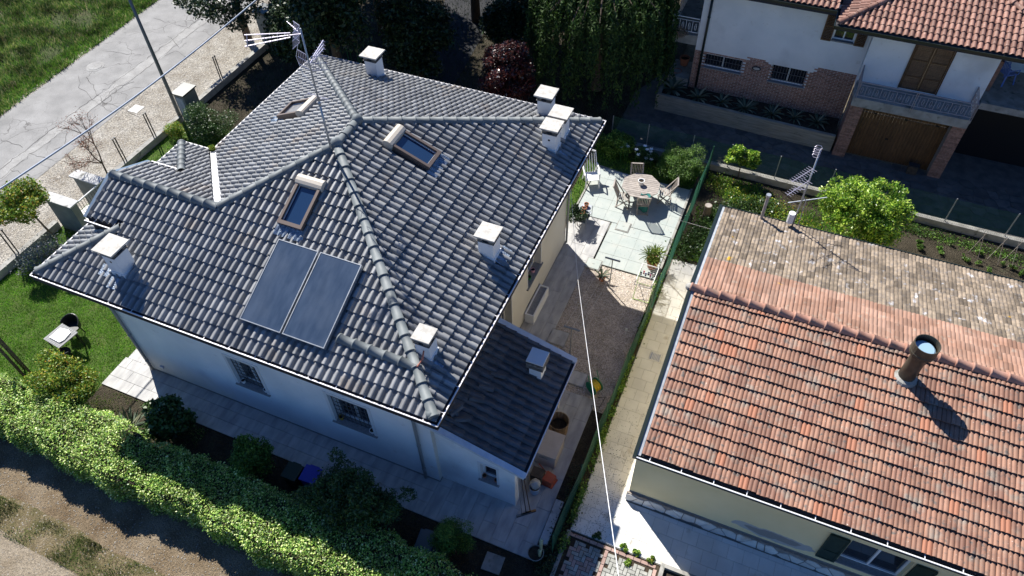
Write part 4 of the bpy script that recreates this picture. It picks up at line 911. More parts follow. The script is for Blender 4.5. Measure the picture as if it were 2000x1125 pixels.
for lo_, hi_, c in ((.98,1.0,(.42,.41,.38)),(.66,.74,(.26,.25,.23))):
    mr = _n(nt,'ShaderNodeMapRange'); mr.inputs[1].default_value = lo_; mr.inputs[2].default_value = hi_; mr.inputs[3].default_value = 1; mr.inputs[4].default_value = 0; L.new(ln_.outputs['Value'], mr.inputs[0])
    mx = _n(nt,'ShaderNodeMix',data_type='RGBA'); mx.inputs[7].default_value = (*c,1); L.new(src, mx.inputs[6]); L.new(mr.outputs[0], mx.inputs[0]); src = mx.outputs[2]
L.new(src, p.inputs['Base Color'])
WH2 = HE2-.12
wall(h2, 'front_wall', M['yellow'], (WX2,WY2), (1,0), 12.2, WH2, [(21.42-WX2,.78,22.8-WX2,2.0)], depth=.18)
window(h2, (WX2,WY2), (1,0), 21.42-WX2,.78,22.8-WX2,2.0, depth=.16, trim=0, sillw=.05)
b = B(); b.add([(WX2,WY2,0),(WX2,WY2B,0),(WX2,WY2B,WH2),(WX2,RY,WH2+1.05),(WX2,WY2,WH2)], [(4,3,2,1,0)]); b.add([(WX2,WY2B,0),(28.3,WY2B,0),(28.3,WY2B,WH2),(WX2,WY2B,WH2)], [(3,2,1,0)]); b.build('side_wall', M['yellow'], h2)
b = B(); b.box(WX2-.0,WY2-.02,.415,28.3,WY2-.001,.44); b.build('wall_moulding', M['sill'], h2)
for x0, x1, hg in ((20.93,21.38,1),(22.84,23.3,-1)):
    b = B(); z0, z1 = .7, 2.0; b.box(x0,WY2-.06,z0,x1,WY2-.022,z1); s_ = b.build('shutter', M['greens'], h2)
    b = B(); f = .05
    b.box(x0,WY2-.072,z0,x0+f,WY2-.061,z1); b.box(x1-f,WY2-.072,z0,x1,WY2-.061,z1)
    for z in (z0,z0+.45,z1-f): b.box(x0+f,WY2-.072,z,x1-f,WY2-.061,z+f)
    b.build('shutter_frame', M['greens'], s_)
# crazy stone plinth
M['plinth'] = mat('pale_plinth_stone', (.58,.55,.5), (.7,.68,.62), 3, .85, .3, 50, isl=.15, spots=[((.42,.32,.24), 1.7, .58, .7)])
b = B(); b.box(WX2-.05,WY2-.085,0,28.3,WY2-.02,.41); pb = b.build('plinth', M['mortar'], h2)
for poly in voronoi(WX2-.05, 24.2, 0.01, .41, .27, .025, 8):
    b = B(); n = len(poly); r_ = rr.uniform(.018,.028); y0, y1 = WY2-.086, WY2-.086-r_
    b.add([(x,y0,z) for x,z in poly]+[(x,y1,z) for x,z in poly], [tuple(range(n,2*n))]+[(i,(i+1)%n,(i+1)%n+n,i+n) for i in range(n)]); b.build('plinth_stone', M['plinth'], pb)
b = B()
for k in range(20): 
    r_ = random.Random(k); x = WX2-.02; 
# flue on the orange roof
fl = (21.63, 6.06, Z2+S2*(6.06-Y2A)); t = thing('roof_flue', 'fat round olive-brown flue with a glazed top on the orange roof', 'flue', fl)
M['olive'] = mat('olive_brown_metal', (.06,.052,.038), (.09,.078,.057), 4, .5, metal=.3); 
b = B(); b.lathe(fl, [(.2,-.1),(.19,.5),(.185,.92),(.22,.98)], 20); b.build('flue_pipe', M['olive'], t, smooth=True)
b = B(); v0 = Vector(fl)
prof = [(.22,.98),(.29,1.02),(.29,1.06),(.3,1.08),(.3,1.12),(.29,1.14),(.29,1.36),(.275,1.36),(.275,1.18)]
b.lathe(fl, prof, 24); b.f.pop(); b.f.pop(); b.build('flue_collar', M['olive'], t)
b = B(); b.lathe(v0+Vector((-.02,-.02,1.18)), [(.26,0),(.22,.03)], 20); b.build('flue_lens', M['sglass2'] if 'sglass2' in M else mat('blue_domed_glass', (.25,.38,.5), None, rough=.12, spec=.9), t)
b = B(); b.lathe(v0, [(.3,-.02),(.27,.05),(.2,.09)], 14); b.build('mortar_collar', M['concrete'], t)
# ================================================================ house with garage (upper right)
h3 = thing('garage_house', 'two-storey white and brick house with garage, balcony and terracotta roof', 'house', (21, 22, 0))
LW = 21.3; BW = 20.7; BX0, BX1 = 19.35, 23.6
def bricks(parent, o, dx, L, z0, z1, name='brick', seed=1, bed=True, skip=(), stepf=None, ret=.0):
    """brick courses standing 6 mm proud of a mortar face, joined in one part"""
    r = random.Random(seed); d = Vector((*dx, 0)); n = Vector((dx[1], -dx[0], 0)); o = Vector((*o, 0)); b = B(); c = 0; z = z0
    while z < z1-.03:
        a = -(c % 2)*.13
        while a < L:
            a0, a1 = max(a, 0), min(a+.25, L); mz = z+.03; ma_ = (a0+a1)/2
            if a1-a0 > .03 and not any(q[0] < ma_ < q[2] and q[1] < mz < q[3] for q in skip) and (stepf is None or mz < stepf(ma_)):
                k = .006+r.uniform(0,.005); p = [o+d*(a0+.005)+n*k, o+d*(a1-.005)+n*k]
                for q in range(2): pass
                A = p[0]+Vector((0,0,z+.004)); Bq = p[1]+Vector((0,0,z+.004)); C = p[1]+Vector((0,0,z+.062)); Dq = p[0]+Vector((0,0,z+.062)); off = -n*(k)
                b.add([A,Bq,C,Dq,A+off,Bq+off,C+off,Dq+off], [(0,1,2,3),(3,2,6,7),(1,5,6,2),(0,3,7,4),(0,4,5,1)])
            a += .25
        z += .068; c += 1
    return b.build(name, M['brickw'], parent, kind='stuff')
stepf = lambda a: 2.56 if 2.2 < a < 2.9 else (2.66 if 4.8 < a else 2.38)
opn = [(13.42-13.01,1.72,15.02-13.01,2.32),(16.16-13.01,1.68,17.58-13.01,2.42),(18.02-13.01,3.92,18.8-13.01,4.95)]
wl = wall(h3, 'brick_and_plaster_wall', M['plaster'], (13.01,LW), (1,0), BX0-13.01, 5.3, opn, depth=.15)
bricks(wl, (13.01,LW), (1,0), BX0-13.01, 0.5, 2.7, skip=opn, stepf=stepf)
for k, (a0,c0,a1,c1) in enumerate(opn):
    window(h3, (13.01,LW), (1,0), a0,c0,a1,c1, depth=.13, trim=0, mull=1, sillw=.05, grid=(12,2) if k < 2 else None)
def louvre(parent, x0, x1, z0, z1, y, n, name='louvred_shutter', rails=(.5,)):
    f = .05; b = B(); b.box(x0,y,z0,x0+f,y+.04,z1); b.box(x1-f,y,z0,x1,y+.04,z1); b.box(x0+f,y,z0,x1-f,y+.04,z0+f); b.box(x0+f,y,z1-f,x1-f,y+.04,z1)
    for q in rails: b.box(x0+f,y,z0+(z1-z0)*q-f/2,x1-f,y+.04,z0+(z1-z0)*q+f/2)
    s_ = b.build(name, M['woodb'], parent); b = B()
    for i in range(n):
        z = z0+f+(z1-z0-2*f)*(i+.5)/n; b.add([(x0+f,y+.005,z-.02),(x1-f,y+.005,z-.02),(x1-f,y+.038,z+.02),(x0+f,y+.038,z+.02)], [(0,1,2,3)])
    b.build('louvre_slats', M['woodb'], s_, kind='stuff'); return s_
louvre(h3, 17.62, 17.99, 3.86, 5.05, LW-.06, 18); louvre(h3, 18.83, 19.2, 3.86, 5.05, LW-.06, 18)
# bay above the garage
b = B(); b.add([(BX0,LW,2.45),(BX0,BW,2.45),(BX0,BW,5.3),(BX0,LW,5.3)], [(0,1,2,3)]); b.add([(BX1,BW,0),(BX1,24,0),(BX1,24,5.3),(BX1,BW,5.3)], [(0,1,2,3)]); b.build('bay_side_wall', M['plaster'], h3)
wall(h3, 'bay_wall', M['plaster'], (BX0,BW), (1,0), BX1-BX0, 5.2, [(20.84-BX0,2.86,22.12-BX0,4.8)], z0=2.45, depth=.12)
b = B(); b.box(20.8,BW-.05,2.86,20.84,BW,4.84); b.box(22.12,BW-.05,2.86,22.16,BW,4.84); b.box(20.84,BW-.05,4.8,22.12,BW,4.84); b.build('door_frame', M['woodb'], h3)
louvre(h3, 20.85, 21.475, 2.87, 4.79, BW-.02, 30, 'balcony_door', (.28,.62)); louvre(h3, 21.485, 22.11, 2.87, 4.79, BW-.02, 30, 'balcony_door', (.28,.62))
# balcony slab and railing
b = B(); b.box(19.36,19.5,2.46,23.38,BW-.002,2.82); b.build('balcony_slab', M['concrete'], h3)
def railing(parent, a, c, z0, z1, m, post=None, ring=True, name='balcony_railing', tube=.016, step=.13):
    a, c = Vector((*a, 0)), Vector((*c, 0)); d = (c-a); L = d.length; d.normalize(); b = B(); Z = lambda z: Vector((0,0,z))
    b.tube([a+Z(z1), c+Z(z1)], .02, 6); b.tube([a+Z(z0+.1), c+Z(z0+.1)], .014, 6); b.tube([a+Z(z1-.12), c+Z(z1-.12)], .01, 6)
    r_ = b.build(name, m, parent); n = int(L/step); b = B()
    for i in range(n+1):
        p = a+d*(i*L/n)
        if ring and i % 2:
            pts = [p+d*(.035*math.cos(k*math.pi/4))+Z((z0+z1-.02)/2+.15*math.sin(k*math.pi/4)*(z1-z0)/.7) for k in range(9)]; b.tube(pts, .01, 4, cap=False)
        else: b.tube([p+Z(z0+.1), p+Z(z1-.12)], tube*.7, 4)
    b.build('railing_bars', m, r_, kind='stuff')
    for q in (post or (0, .5, 1)):
        b = B(); p = a+d*(q*L); b.tube([p+Z(z0-.15)-d*.03, p+Z(z1)-d*.03], .013, 5); b.tube([p+Z(z0-.15)+d*.03, p+Z(z1)+d*.03], .013, 5); b.build('railing_post', m, r_)
    return r_
M['railm'] = mat('grey_brown_railing', (.3,.26,.26), None, rough=.6)
railing(h3, (19.42,19.5), (23.36,19.5), 2.85, 3.5, M['railm'])
railing(h3, (23.36,19.5), (23.36,20.65), 2.85, 3.5, M['railm'], post=(1,)); railing(h3, (19.42,19.5), (19.42,20.65), 2.85, 3.5, M['railm'], post=(1,))
# garage: pillars, planks
for x0, x1, lab in ((19.38,19.86,None),(22.95,23.42,None)):
    b = B(); b.box(x0+.01,19.66,0,x1-.01,20.6,2.455); p_ = b.build('pillar', M['mortar'], h3); bricks(p_, (x0,19.66), (1,0), x1-x0, 0, 2.44, seed=int(x0*10))
    if x0 < 20: bricks(p_, (19.39,20.6), (0,-1), .94, 0, 2.44, seed=9)
b = B(); b.add([(19.38,LW,0),(19.38,20.6,0),(19.38,20.6,2.45),(19.38,LW,2.45)], [(0,1,2,3)]); b.build('garage_side_wall', M['mortar'], h3)
gd = B().box(19.86,20.0,2.38,22.95,20.05,2.45).build('garage_door', M['woodb'], h3)
n = 26
for i in range(n):
    x0 = 19.87+i*3.07/n; b = B(); b.box(x0,19.985+.004*(i%3==0),.03,x0+3.07/n-.008,20.03,2.02); b.build('plank', M['woodb'], gd)
    b = B(); b.box(x0,19.985,2.05,x0+3.07/n-.008,20.03,2.37); b.build('plank', M['woodb'], gd)
b = B()
for x in (20.3,21.4,22.5): b.box(x,19.965,2.0,x+.12,19.984,2.06)
b.box(21.05,19.95,1.0,21.16,19.984,1.06); b.build('door_fittings', M['black'], gd, kind='stuff')
t = thing('crate', 'small dark crate standing against the garage door', 'crate', (22.35,19.6,0)); b = B(); b.box(22.2,19.5,.0,22.55,19.72,.38); b.build('crate_body', M['wooddark'], t); b = B(); b.box(22.18,19.48,.38,22.57,19.74,.42); b.build('lid', M['darkmetal'], t)
# wall lamp on the brick
t = thing('wall_lamp', 'oval black-rimmed bulkhead lamp on the brick wall between the two grilled windows', 'lamp', (15.6,LW,2.1))
b = B(); el = [(math.cos(a)*.16, math.sin(a)*.075) for a in np.linspace(0, 2*math.pi, 17)[:-1]]
b.tube([(15.6+x,LW-.04,2.12+z) for x, z in el+[el[0]]], .022, 6, cap=False); b.build('rim', M['black'], t)
b = B(); b.add([(15.6+x,LW-.03,2.12+z) for x, z in el]+[(15.6+x*.7,LW-.07,2.12+z*.7) for x, z in el], [(i,(i+1)%16,(i+1)%16+16,i+16) for i in range(16)]+[tuple(range(16,32))]); b.build('lamp_lens', M['cap'], t)
# corner downpipe
b = B(); b.tube([(13.32,LW-.07,5.3),(13.32,LW-.07,.6)], .05, 8)
for z in (2.2,3.9): b.tube([(13.32,LW-.07,z),(13.32,LW-.07,z+.06)], .062, 8)
b.build('downpipe', M['greeng'], h3, smooth=True)
b = B(); b.add([(13.01,LW,0),(13.01,30,0),(13.01,30,5.3),(13.01,LW,5.3)], [(3,2,1,0)]); b.build('end_wall', M['plasterb'], h3)
# roofs
M['coppo'] = mat('terracotta_coppo_tile', (.19,.095,.07), (.26,.14,.105), 2, .65, .3, 60, isl=.26, spots=[((.25,.17,.13), 5, .6, .75), ((.5,.36,.3), 18, .62, .72)])
S3 = .33; Z3 = 5.15; r3 = [(17.93,20.0),(30,20.0),(30,25),(22.93,25)]; l3 = [(17.93,25),(17.93,20),(22.93,25)]
b = B(); b.prism(r3, Z3-.14, lambda x, y: Z3-.012+S3*(y-20)); b.prism([(17.93,25),(17.93,20.02),(22.93,25)], Z3-.14, lambda x, y: Z3-.012+S3*(x-17.93))
roof3 = b.build('roof', M['under'], h3)
P3_ = [(0,.0),(.015,.03),(.05,.066),(.1,.07),(.14,.03),(.155,.0),(.2,.0)]; T3 = tile_mesh('roof_tile', .2, .38, .31, P3_, .03, m=M['coppo'])
tl = []; tile_face(r3, (0,-1), 20.0, S3, lambda t: Z3+S3*t, T3, .2, .31, tl, seed=41, skip_t=.08, jit=1.5); tile_face(l3, (-1,0), 17.93, S3, lambda t: Z3+S3*t, T3, .2, .31, tl, seed=42, skip_t=.08, jit=1.5)
tl = [q for q in tl if q[1].x < 28.5]
emit_tiles(tl, roof3, M['coppo'], n_obj=300)
RM3 = ridge_mesh('ridge_tile', .11, .4, M['coppo']); ridge_line((18.0,20.07,Z3+.08),(22.9,24.97,Z3+S3*5+.07), RM3, roof3)
a, c = G(1963,-5,pl=(0,-S3,1,Z3-S3*20)), G(2015,38,pl=(0,-S3,1,Z3-S3*20)); ridge_line(c+Vector((0,0,.05)), a+Vector((0,0,.05)), RM3, roof3)
g = gutter(h3, (17.9,19.97,Z3),(30,19.97,Z3),(0,1),M['greeng'],M['greeng'],bracket=False); gutter(h3, (17.9,25,Z3),(17.9,19.97,Z3),(1,0),M['greeng'],M['greeng'],bracket=False)
l3b = [(11.8,20.62),(17.88,20.62),(17.88,26),(11.8,26)]
b = B(); b.prism(l3b, 5.2, lambda x, y: 5.34+S3*(y-20.62)); roof3b = b.build('roof', M['under'], h3)
tl = []; tile_face(l3b, (0,-1), 20.62, S3, lambda t: 5.36+S3*t, T3, .2, .31, tl, seed=43, skip_t=.08); emit_tiles(tl, roof3b, M['coppo'], n_obj=0, rest='old_tile_field')
gutter(h3, (11.8,20.6,5.38),(17.88,20.6,5.38),(0,1),M['greeng'],M['greeng'],bracket=False)
# left balcony with railing
b = B(); b.box(11.9,LW,2.58,13.0,28,3.0); b.build('balcony_slab', M['concrete'], h3)
railing(h3, (11.93,LW+.03), (12.98,LW+.03), 3.02, 3.72, M['white'], post=(0,)); railing(h3, (11.93,27.5), (11.93,LW+.03), 3.02, 3.72, M['white'], step=.16)
# terrace over the dark carport on the right
b = B(); b.box(BX1+.05,20.55,2.72,30,25,2.98); b.build('terrace_slab', M['concrete'], h3)
b = B(); b.box(BX1+.05,21.6,0,30,21.8,2.72); b.box(29.8,20.6,0,30,21.6,2.72); b.build('carport_shade_wall', M['black'], h3)  # wall set forward and coloured black to stand in for carport shade
b = B(); b.box(BX1+.05,23.2,2.98,30,23.4,5.1); b.build('terrace_wall', M['plaster'], h3)
b = B(); b.box(BX1+.1,21.4,2.98,BX1+.3,21.6,4.2); b.build('brick_pier', M['brickw'], h3)
# monobloc garden chair
def mono_chair(loc, rz, m, label, group=None):
    t = thing('plastic_chair', label, 'chair', loc, group, rz)
    b = B(); b.box(-.22,-.22,.4,.22,.22,.43); link('seat', b.mesh('seat'), t, m)
    for sx, sy in ((-1,-1),(1,-1),(1,1),(-1,1)):
        b = B(); b.bar((sx*.2,sy*.2,.41),(sx*.26,sy*.25,0),.05,.04); link('leg', b.mesh('leg'), t, m)
    b = B(); n_ = 7
    for i in range(n_): a = -.21+i*.07; b.bar((a,.21,.43),(a*1.05,.33,.84),.042,.018)
    b.bar((-.24,.2,.44),(-.26,.34,.86),.05,.03); b.bar((.24,.2,.44),(.26,.34,.86),.05,.03); b.tube([(-.26,.34,.86),(-.15,.355,.9),(.15,.355,.9),(.26,.34,.86)],.025,6); link('backrest', b.mesh('backrest'), t, m)
    for sx in (-1,1):
        b = B(); b.tube([(sx*.25,.27,.64),(sx*.28,.0,.65),(sx*.26,-.22,.62),(sx*.24,-.24,.42)],.022,6); link('armrest', b.mesh('armrest'), t, m)
    return t
M['bluep'] = mat('blue_plastic', (.12,.2,.5), None, rough=.4)
c = G(1958,160,z=2.98); mono_chair((c.x, max(c.y,21.0), 2.982), 2.2, M['bluep'], 'blue plastic chair on the shaded terrace right of the balcony')
# concrete planter with agaves
pl = thing('concrete_planter', 'long raised board-marked concrete planter full of agaves below the brick wall', 'planter', (15.6,20.6,0))
M['boardc'] = mat('board_marked_concrete', (.2,.185,.15), (.32,.3,.25), 3, .95, .6, 20, stretch=(.6,1,9))
b = B(); b.prism([(11.92,20.06),(19.3,19.8),(19.3,19.95),(12.07,20.2),(12.07,21.1),(11.92,21.1)], 0, .76); b.build('planter_wall', M['boardc'], pl)
b = B(); b.prism([(12.07,20.2),(19.3,19.95),(19.3,21.25),(12.07,21.25)], 0, .64); b.build('soil', M['soil'], pl)
# ================================================================ fences and low walls
def fence(name, label, a, c, h, z0, wire, postm, nposts=None, posts=None, group=None, sag=.03, grid=.06, topw=True, rw=.0032, lean=0, seed=1):
    a, c = Vector((*a, z0)), Vector((*c, z0)); d = c-a; L = d.length; d.normalize(); n = Vector((-d.y, d.x, 0))
    t = thing(name, label, 'fence', a, group); posts = posts or [i/(nposts-1) for i in range(nposts)]
    for q in posts:
        b = B(); p = a+d*(q*L); b.tube([p, p+Vector((0,0,h*1.03))+n*lean], .02, 6); b.build('fence_post', postm, t)
    r = random.Random(seed); b = B()
    def P(s, z):
        k = (s/L*len(posts)) % 1; return a+d*s+Vector((0,0,z*(h-sag*math.sin(math.pi*k))))+n*(lean*z+.02*math.sin(s*2.3)*z)
    def wirev(p, q_):
        e = (q_-p).normalized(); x = e.cross(n).normalized()*rw; y = n*rw
        b.add([p-x, p+x, p+y, q_-x, q_+x, q_+y], [(0,1,4,3),(1,2,5,4),(2,0,3,5)])
    m = int(L/grid)
    for i in range(-int(h/grid), m):
        s0 = i*grid; s1 = s0+h
        z0_, z1_ = 0, 1; 
        if s0 < 0: z0_ = -s0/h; s0 = 0
        if s1 > L: z1_ = 1-(s1-L)/h; s1 = L
        wirev(P(s0, z0_), P(s1, z1_)); wirev(P(s0, 1-z0_), P(s1, 1-z1_))
    for z in (0, .5, 1):
        for k in range(int(L/.5)): wirev(P(k*.5, z), P(min((k+1)*.5, L), z))
    b.build('wire_mesh', wire, t, kind='stuff'); return t
b = B(); b.prism([(10.85,17.02),(27.5,16.72),(27.5,16.92),(10.85,17.22)], -.02, .28); solo(b, 'low_wall', M['concrete'], 'low rough concrete wall carrying the wire fence along the shaded driveway', 'wall')
fence('wire_fence', 'green wire fence on the low wall along the shaded driveway', (10.9,17.12), (27.4,16.82), 1.05, .28, M['greenf'], M['steel'], posts=[0,.09,.2,.29,.4,.52,.65,.77,.89,1])
fence('wire_fence', 'green wire fence between the yard and the beige path, seen edge-on', (14.74,.2), (15.02,16.9), 1.15, .0, M['greenf'], M['greenf'], nposts=9, seed=3, grid=.045, rw=.005)
# street wall and pairs of posts, with gate pillars
b = B(); b.box(-6.98,-7,-.02,-6.76,4.72,.3); solo(b, 'low_wall', M['concrete'], 'low grey wall along the gravel verge, left of the garden gate', 'wall')
b = B(); b.box(-6.98,6.4,-.02,-6.76,11.7,.3); solo(b, 'low_wall', M['concrete'], 'low grey wall along the gravel verge, between gate and lamp post', 'wall')
b = B(); b.box(-6.98,12.6,-.02,-6.76,19.5,.3); solo(b, 'low_wall', M['concrete'], 'low grey wall in tree shade beyond the lamp post', 'wall')
for i, (y, lab) in enumerate(((2.9,'pair of thin fence posts on the low wall, leftmost in view'),(8.45,'pair of thin fence posts nearest the gate on the low wall'),(10.2,'pair of thin fence posts on the low wall just before the lamp post'),(14.7,'pair of thin fence posts in the tree shade beyond the lamp post'))):
    t = thing('fence_post_pair', lab, 'fence post', (-6.87,y,.3), 'posts of the street fence')
    for k in (-.06,.06): b = B(); b.bar((-6.87,y+k,.3),(-6.87,y+k,1.42),.035,.035); b.box(-6.9,y+k-.03,1.42,-6.84,y+k+.03,1.46); b.build('post', M['darkmetal'], t)
M['capg'] = mat('grey_wall_capping', (.34,.34,.34), (.5,.5,.49), 4, .8, .3, spots=[((.12,.12,.11), 3, .58, .7)])
M['grout'] = mat('grey_green_render', (.15,.16,.145), (.2,.21,.19), 3, .9, .3)
for y0, y1, lab in ((4.75,5.02,'thick grey gate wall with pale slab top, nearer side of the gate'),(6.08,6.36,'thick grey gate wall with pale slab top, farther side of the gate')):
    t = thing('gate_wall', lab, 'wall', (-6.05,y0,0), 'walls beside the garden gate')
    b = B(); b.box(-6.68,y0,0,-5.46,y1,1.45); b.build('wall_body', M['grout'], t); b = B(); b.box(-6.76,y0-.07,1.45,-5.38,y1+.07,1.5); b.build('cap_slab', M['capg'], t)
t = thing('garden_gate', 'pale metal railing gate between the two grey gate walls', 'gate', (-5.45,5.55,0))
b = B(); b.bar((-5.45,5.04,1.42),(-5.45,6.06,1.42),.04,.04); b.bar((-5.45,5.04,.15),(-5.45,6.06,.15),.04,.04); b.build('gate_frame', M['trim'], t)
for i in range(9): y = 5.1+i*.115; b = B(); b.tube([(-5.45,y,.15),(-5.45,y,1.42)], .009, 5); b.build('bar', M['darkmetal'], t)
sheet('gate_step', [(-6.75,5.03),(-4.4,5.03),(-4.4,6.07),(-6.75,6.07)], .01, M['pathp'])
t = thing('meter_pillar', 'dark-topped grey utility pillar beside the lamp post', 'pillar', (-6.42,12.1,0))
b = B(); b.box(-6.68,11.75,0,-6.16,12.48,1.44); b.build('pillar_body', M['grout'], t); b = B(); b.box(-6.74,11.68,1.44,-6.1,12.55,1.5); b.build('cap_slab', M['greeng'], t); b = B(); b.box(-6.6,11.73,.2,-6.25,11.748,1.3); b.build('meter_door', M['palestrip'], t)
t = thing('gate_pillar', 'dark stone pillar under the roadside tree', 'pillar', (-6.85,18.6,0))
b = B(); b.box(-7.15,18.2,0,-6.55,18.9,1.7); b.build('pillar_body', M['grout'], t); b = B(); b.box(-7.22,18.1,1.7,-6.48,19.0,1.78); b.build('cap_slab', M['greeng'], t)
# street lamp post (its head is above the picture)
t = thing('lamp_post', 'tall grey tapered lamp post standing in the gravel verge', 'street lamp', (-7.14,11.99,0))
M['lampm'] = mat('grey_blue_lamp_post', (.11,.13,.15), None, rough=.45, metal=.3)
b = B(); b.tube([(-7.14,11.99,0),(-7.14,11.99,7.2)], [.085,.05], 12); b.build('pole', M['lampm'], t, smooth=True)
b = B(); b.tube([(-7.14,11.99,7.15),(-7.5,11.99,7.35),(-8.1,11.99,7.4)], .03, 8); b.build('arm', M['lampm'], t); b = B(); b.obox((-8.4,11.99,7.33),.6,.25,.1); b.build('lamp_head', M['lampm'], t)
# overhead cables
def cable(pts, r, m, label):
    P = [Vector(p) for p in pts]; out = []
    for i in range(41):
        s = i/40; k = s*(len(P)-1); j = min(int(k), len(P)-2); out.append(P[j].lerp(P[j+1], k-j)-Vector((0,0,.25*math.sin(math.pi*s))))
    b = B(); a_ = []
    b.tube(out, r, 6); o = solo(b, 'overhead_cable', m, label, 'cable', smooth=True); return o
M['cableb'] = mat('blue_grey_cable', (.25,.3,.38), None, rough=.5)
cable([G(-60,408,z=5.4), G(510,-8,z=5.4)], .028, M['cableb'], 'thick blue-grey twisted cable crossing above the road and lamp post')
cable([Vector((11.18,10.98,3.3)), G(1129,530,z=3.7), G(1216,1180,z=12.5)], .0048, M['white'], 'thin white cable hanging over the path towards the block paving')
# manhole in the road, small cover in the gravel
t = thing('manhole_cover', 'round manhole cover sunk in the worn road', 'manhole', (*G(186,130,z=0)[:2],.0)); c = G(186,130,z=0)
b = B(); b.lathe((c.x,c.y,-.01), [(.42,0),(.42,.018),(.33,.02)], 24); b.build('concrete_ring', M['asphaltp'], t); b = B(); b.lathe((c.x,c.y,.0), [(.31,0),(.31,.022)], 24); b.build('lid', M['asphaltp'], t)
c = G(266,213,z=0); b = B(); b.obox((c.x,c.y,-.01),.5,.5,.025); solo(b, 'meter_lid', M['pathp'], 'pale square lid set in the gravel verge', 'cover')
# cracks in the old asphalt: thin wandering sunken strips
def crack_line(pts, wd, name='road_crack', seed=1):
    r = random.Random(seed); P = [Vector((*p, .0065)) for p in pts]; out = []
    for i in range(len(P)-1):
        n_ = max(2, int((P[i+1]-P[i]).length/.18))
        for k in range(n_): out.append(P[i].lerp(P[i+1], k/n_)+Vector((r.gauss(0,.035), r.gauss(0,.035), 0)))
    b = B(); L_ = []
    for i, p in enumerate(out[:-1]):
        d = (out[i+1]-p).normalized(); x = Vector((-d.y, d.x, 0))*wd*r.uniform(.3, 1.2); L_ += [p-x, p+x]
    b.add(L_, [(2*i, 2*i+1, 2*i+3, 2*i+2) for i in range(len(L_)//2-1)]); b.build(name, M['crackm'], kind='structure')
M['crackm'] = mat('dark_crack', (.045,.042,.04), (.09,.085,.08), 9, 1)
crack_line([(-11.78,-2),(-11.7,5),(-11.8,10),(-11.72,16),(-11.85,24),(-11.8,34)], .014, seed=2); crack_line([(-11.2,0),(-11.28,7),(-11.15,13),(-11.25,21),(-11.2,30)], .009, seed=3)
for i, q in enumerate((((170,150),(200,200),(235,210),(285,235)),((200,200),(225,170),(280,155)),((155,150),(155,170),(180,195),(225,225)),((0,272),(30,282),(60,292)),((110,250),(130,262),(125,285),(90,300)),((300,35),(345,48),(385,60)),((200,100),(250,105),(290,108)),((60,300),(95,310),(130,320)),((320,110),(345,100),(380,118)),((330,70),(350,95),(375,75)),((20,330),(60,345),(100,330)))):
    crack_line([tuple(G(*p, z=0)[:2]) for p in q], .009 if i > 1 else .013, seed=10+i)
# ================================================================ trees and plants
def tree(label, base, h, cr, r, nclump, csize, nleaf, lsize, lm, tr=.12, group='trees and shrubs', bark=None, seed=1, name='tree', cat='tree', up=.5, aspect=.5, droop=0, flat=.8, lean=(0,0), ex=None):
    """cr: crown centre height; r: crown radii"""
    bl = clumps((base[0]+lean[0], base[1]+lean[1], cr), r, nclump, csize, flat)+(ex or [])
    top = (base[0]+lean[0], base[1]+lean[1], cr+r[2]*.3)
    return plant(name, label, cat, (base[0], base[1], 0), bl, nleaf, lsize, lm, group, limbs((base[0],base[1],-.05), top, bl, tr, tr*.35, 9, seed), bark, up, aspect, droop=droop, crown='crown')
tree('young tree with round green crown leaning beside the gate walls', (-6.4,4.15), 2.6, 2.05, (1.0,1.0,.65), 34, .32, 9000, .1, LM['orange'], .05, lean=(-.15,-.3))
# rusty bare twig tree
def twig_tree(base, label):
    t = thing('twiggy_tree', label, 'tree', base, 'trees and shrubs'); b = B(); r = random.Random(5); tips = []
    def br(p, d, L, rad, dep):
        q_ = p+d*L*.5+Vector((r.gauss(0,.02),r.gauss(0,.02),0)); e = p+d*L; b.tube([p,q_,e],[rad,rad*.8,rad*.6],5)
        if dep == 0: tips.append(e); return
        for k in range(3 if dep > 1 else 4):
            nd = (d+Vector((r.gauss(0,.5),r.gauss(0,.5),r.gauss(.12,.2)))).normalized(); br(e, nd, L*r.uniform(.6,.8), rad*.6, dep-1); tips.append(e)
    br(Vector(base), Vector((-.06,.04,1)).normalized(), 1.15, .05, 4); b.build('trunk', M['darkbark'], t)
    C = np.array([list(q) for q in tips]); C = np.repeat(C, 7, 0)+rng.normal(size=(len(C)*7,3))*.09; V, F = leaves(C, .045, .2); link('leaves', np_mesh('leaves', V-np.array(base), F), t, LM['rust'])
twig_tree((-6.5,7.3,0), 'small bare tree with rusty red twig ends on the gravel beside the roof')
tree('maple-like bush with orange-tipped leaves beside the variegated hedge', (.3,-1.15), 2, 1.25, (1.35,.8,.6), 44, .28, 15000, .075, LM['orange'], .06, lean=(-.75,.15), seed=3)
tree('dark round shrub on the corner of the front pavement', (3.2,-.75), 2, .95, (.74,.62,.66), 30, .26, 7000, .12, LM['mid'], .05, aspect=.7, seed=4)
tree('dark leafy shrub left of the blue waste bin', (6.15,-.85), 2, .95, (.62,.55,.8), 30, .25, 9000, .075, LM['midb'], .04, seed=5)
tree('large loose dark shrub with a few sunlit tips in front of the house', (9.7,-1.0), 3, 1.25, (1.4,.9,1.1), 80, .3, 22000, .1, LM['mid'], .08, seed=6, aspect=.36, ex=[(8.55,-1.55,1.7,.25,.25,.3),(8.45,-1.3,1.2,.3,.3,.3),(11.0,-.4,1.6,.25,.2,.2),(8.9,-.3,2.0,.2,.2,.3)])
tree('small feathery bush by the pavement near the stone slab', (12.35,-.75), 2, .85, (.58,.5,.8), 30, .22, 12000, .06, LM['midb'], .04, aspect=.25, seed=7)
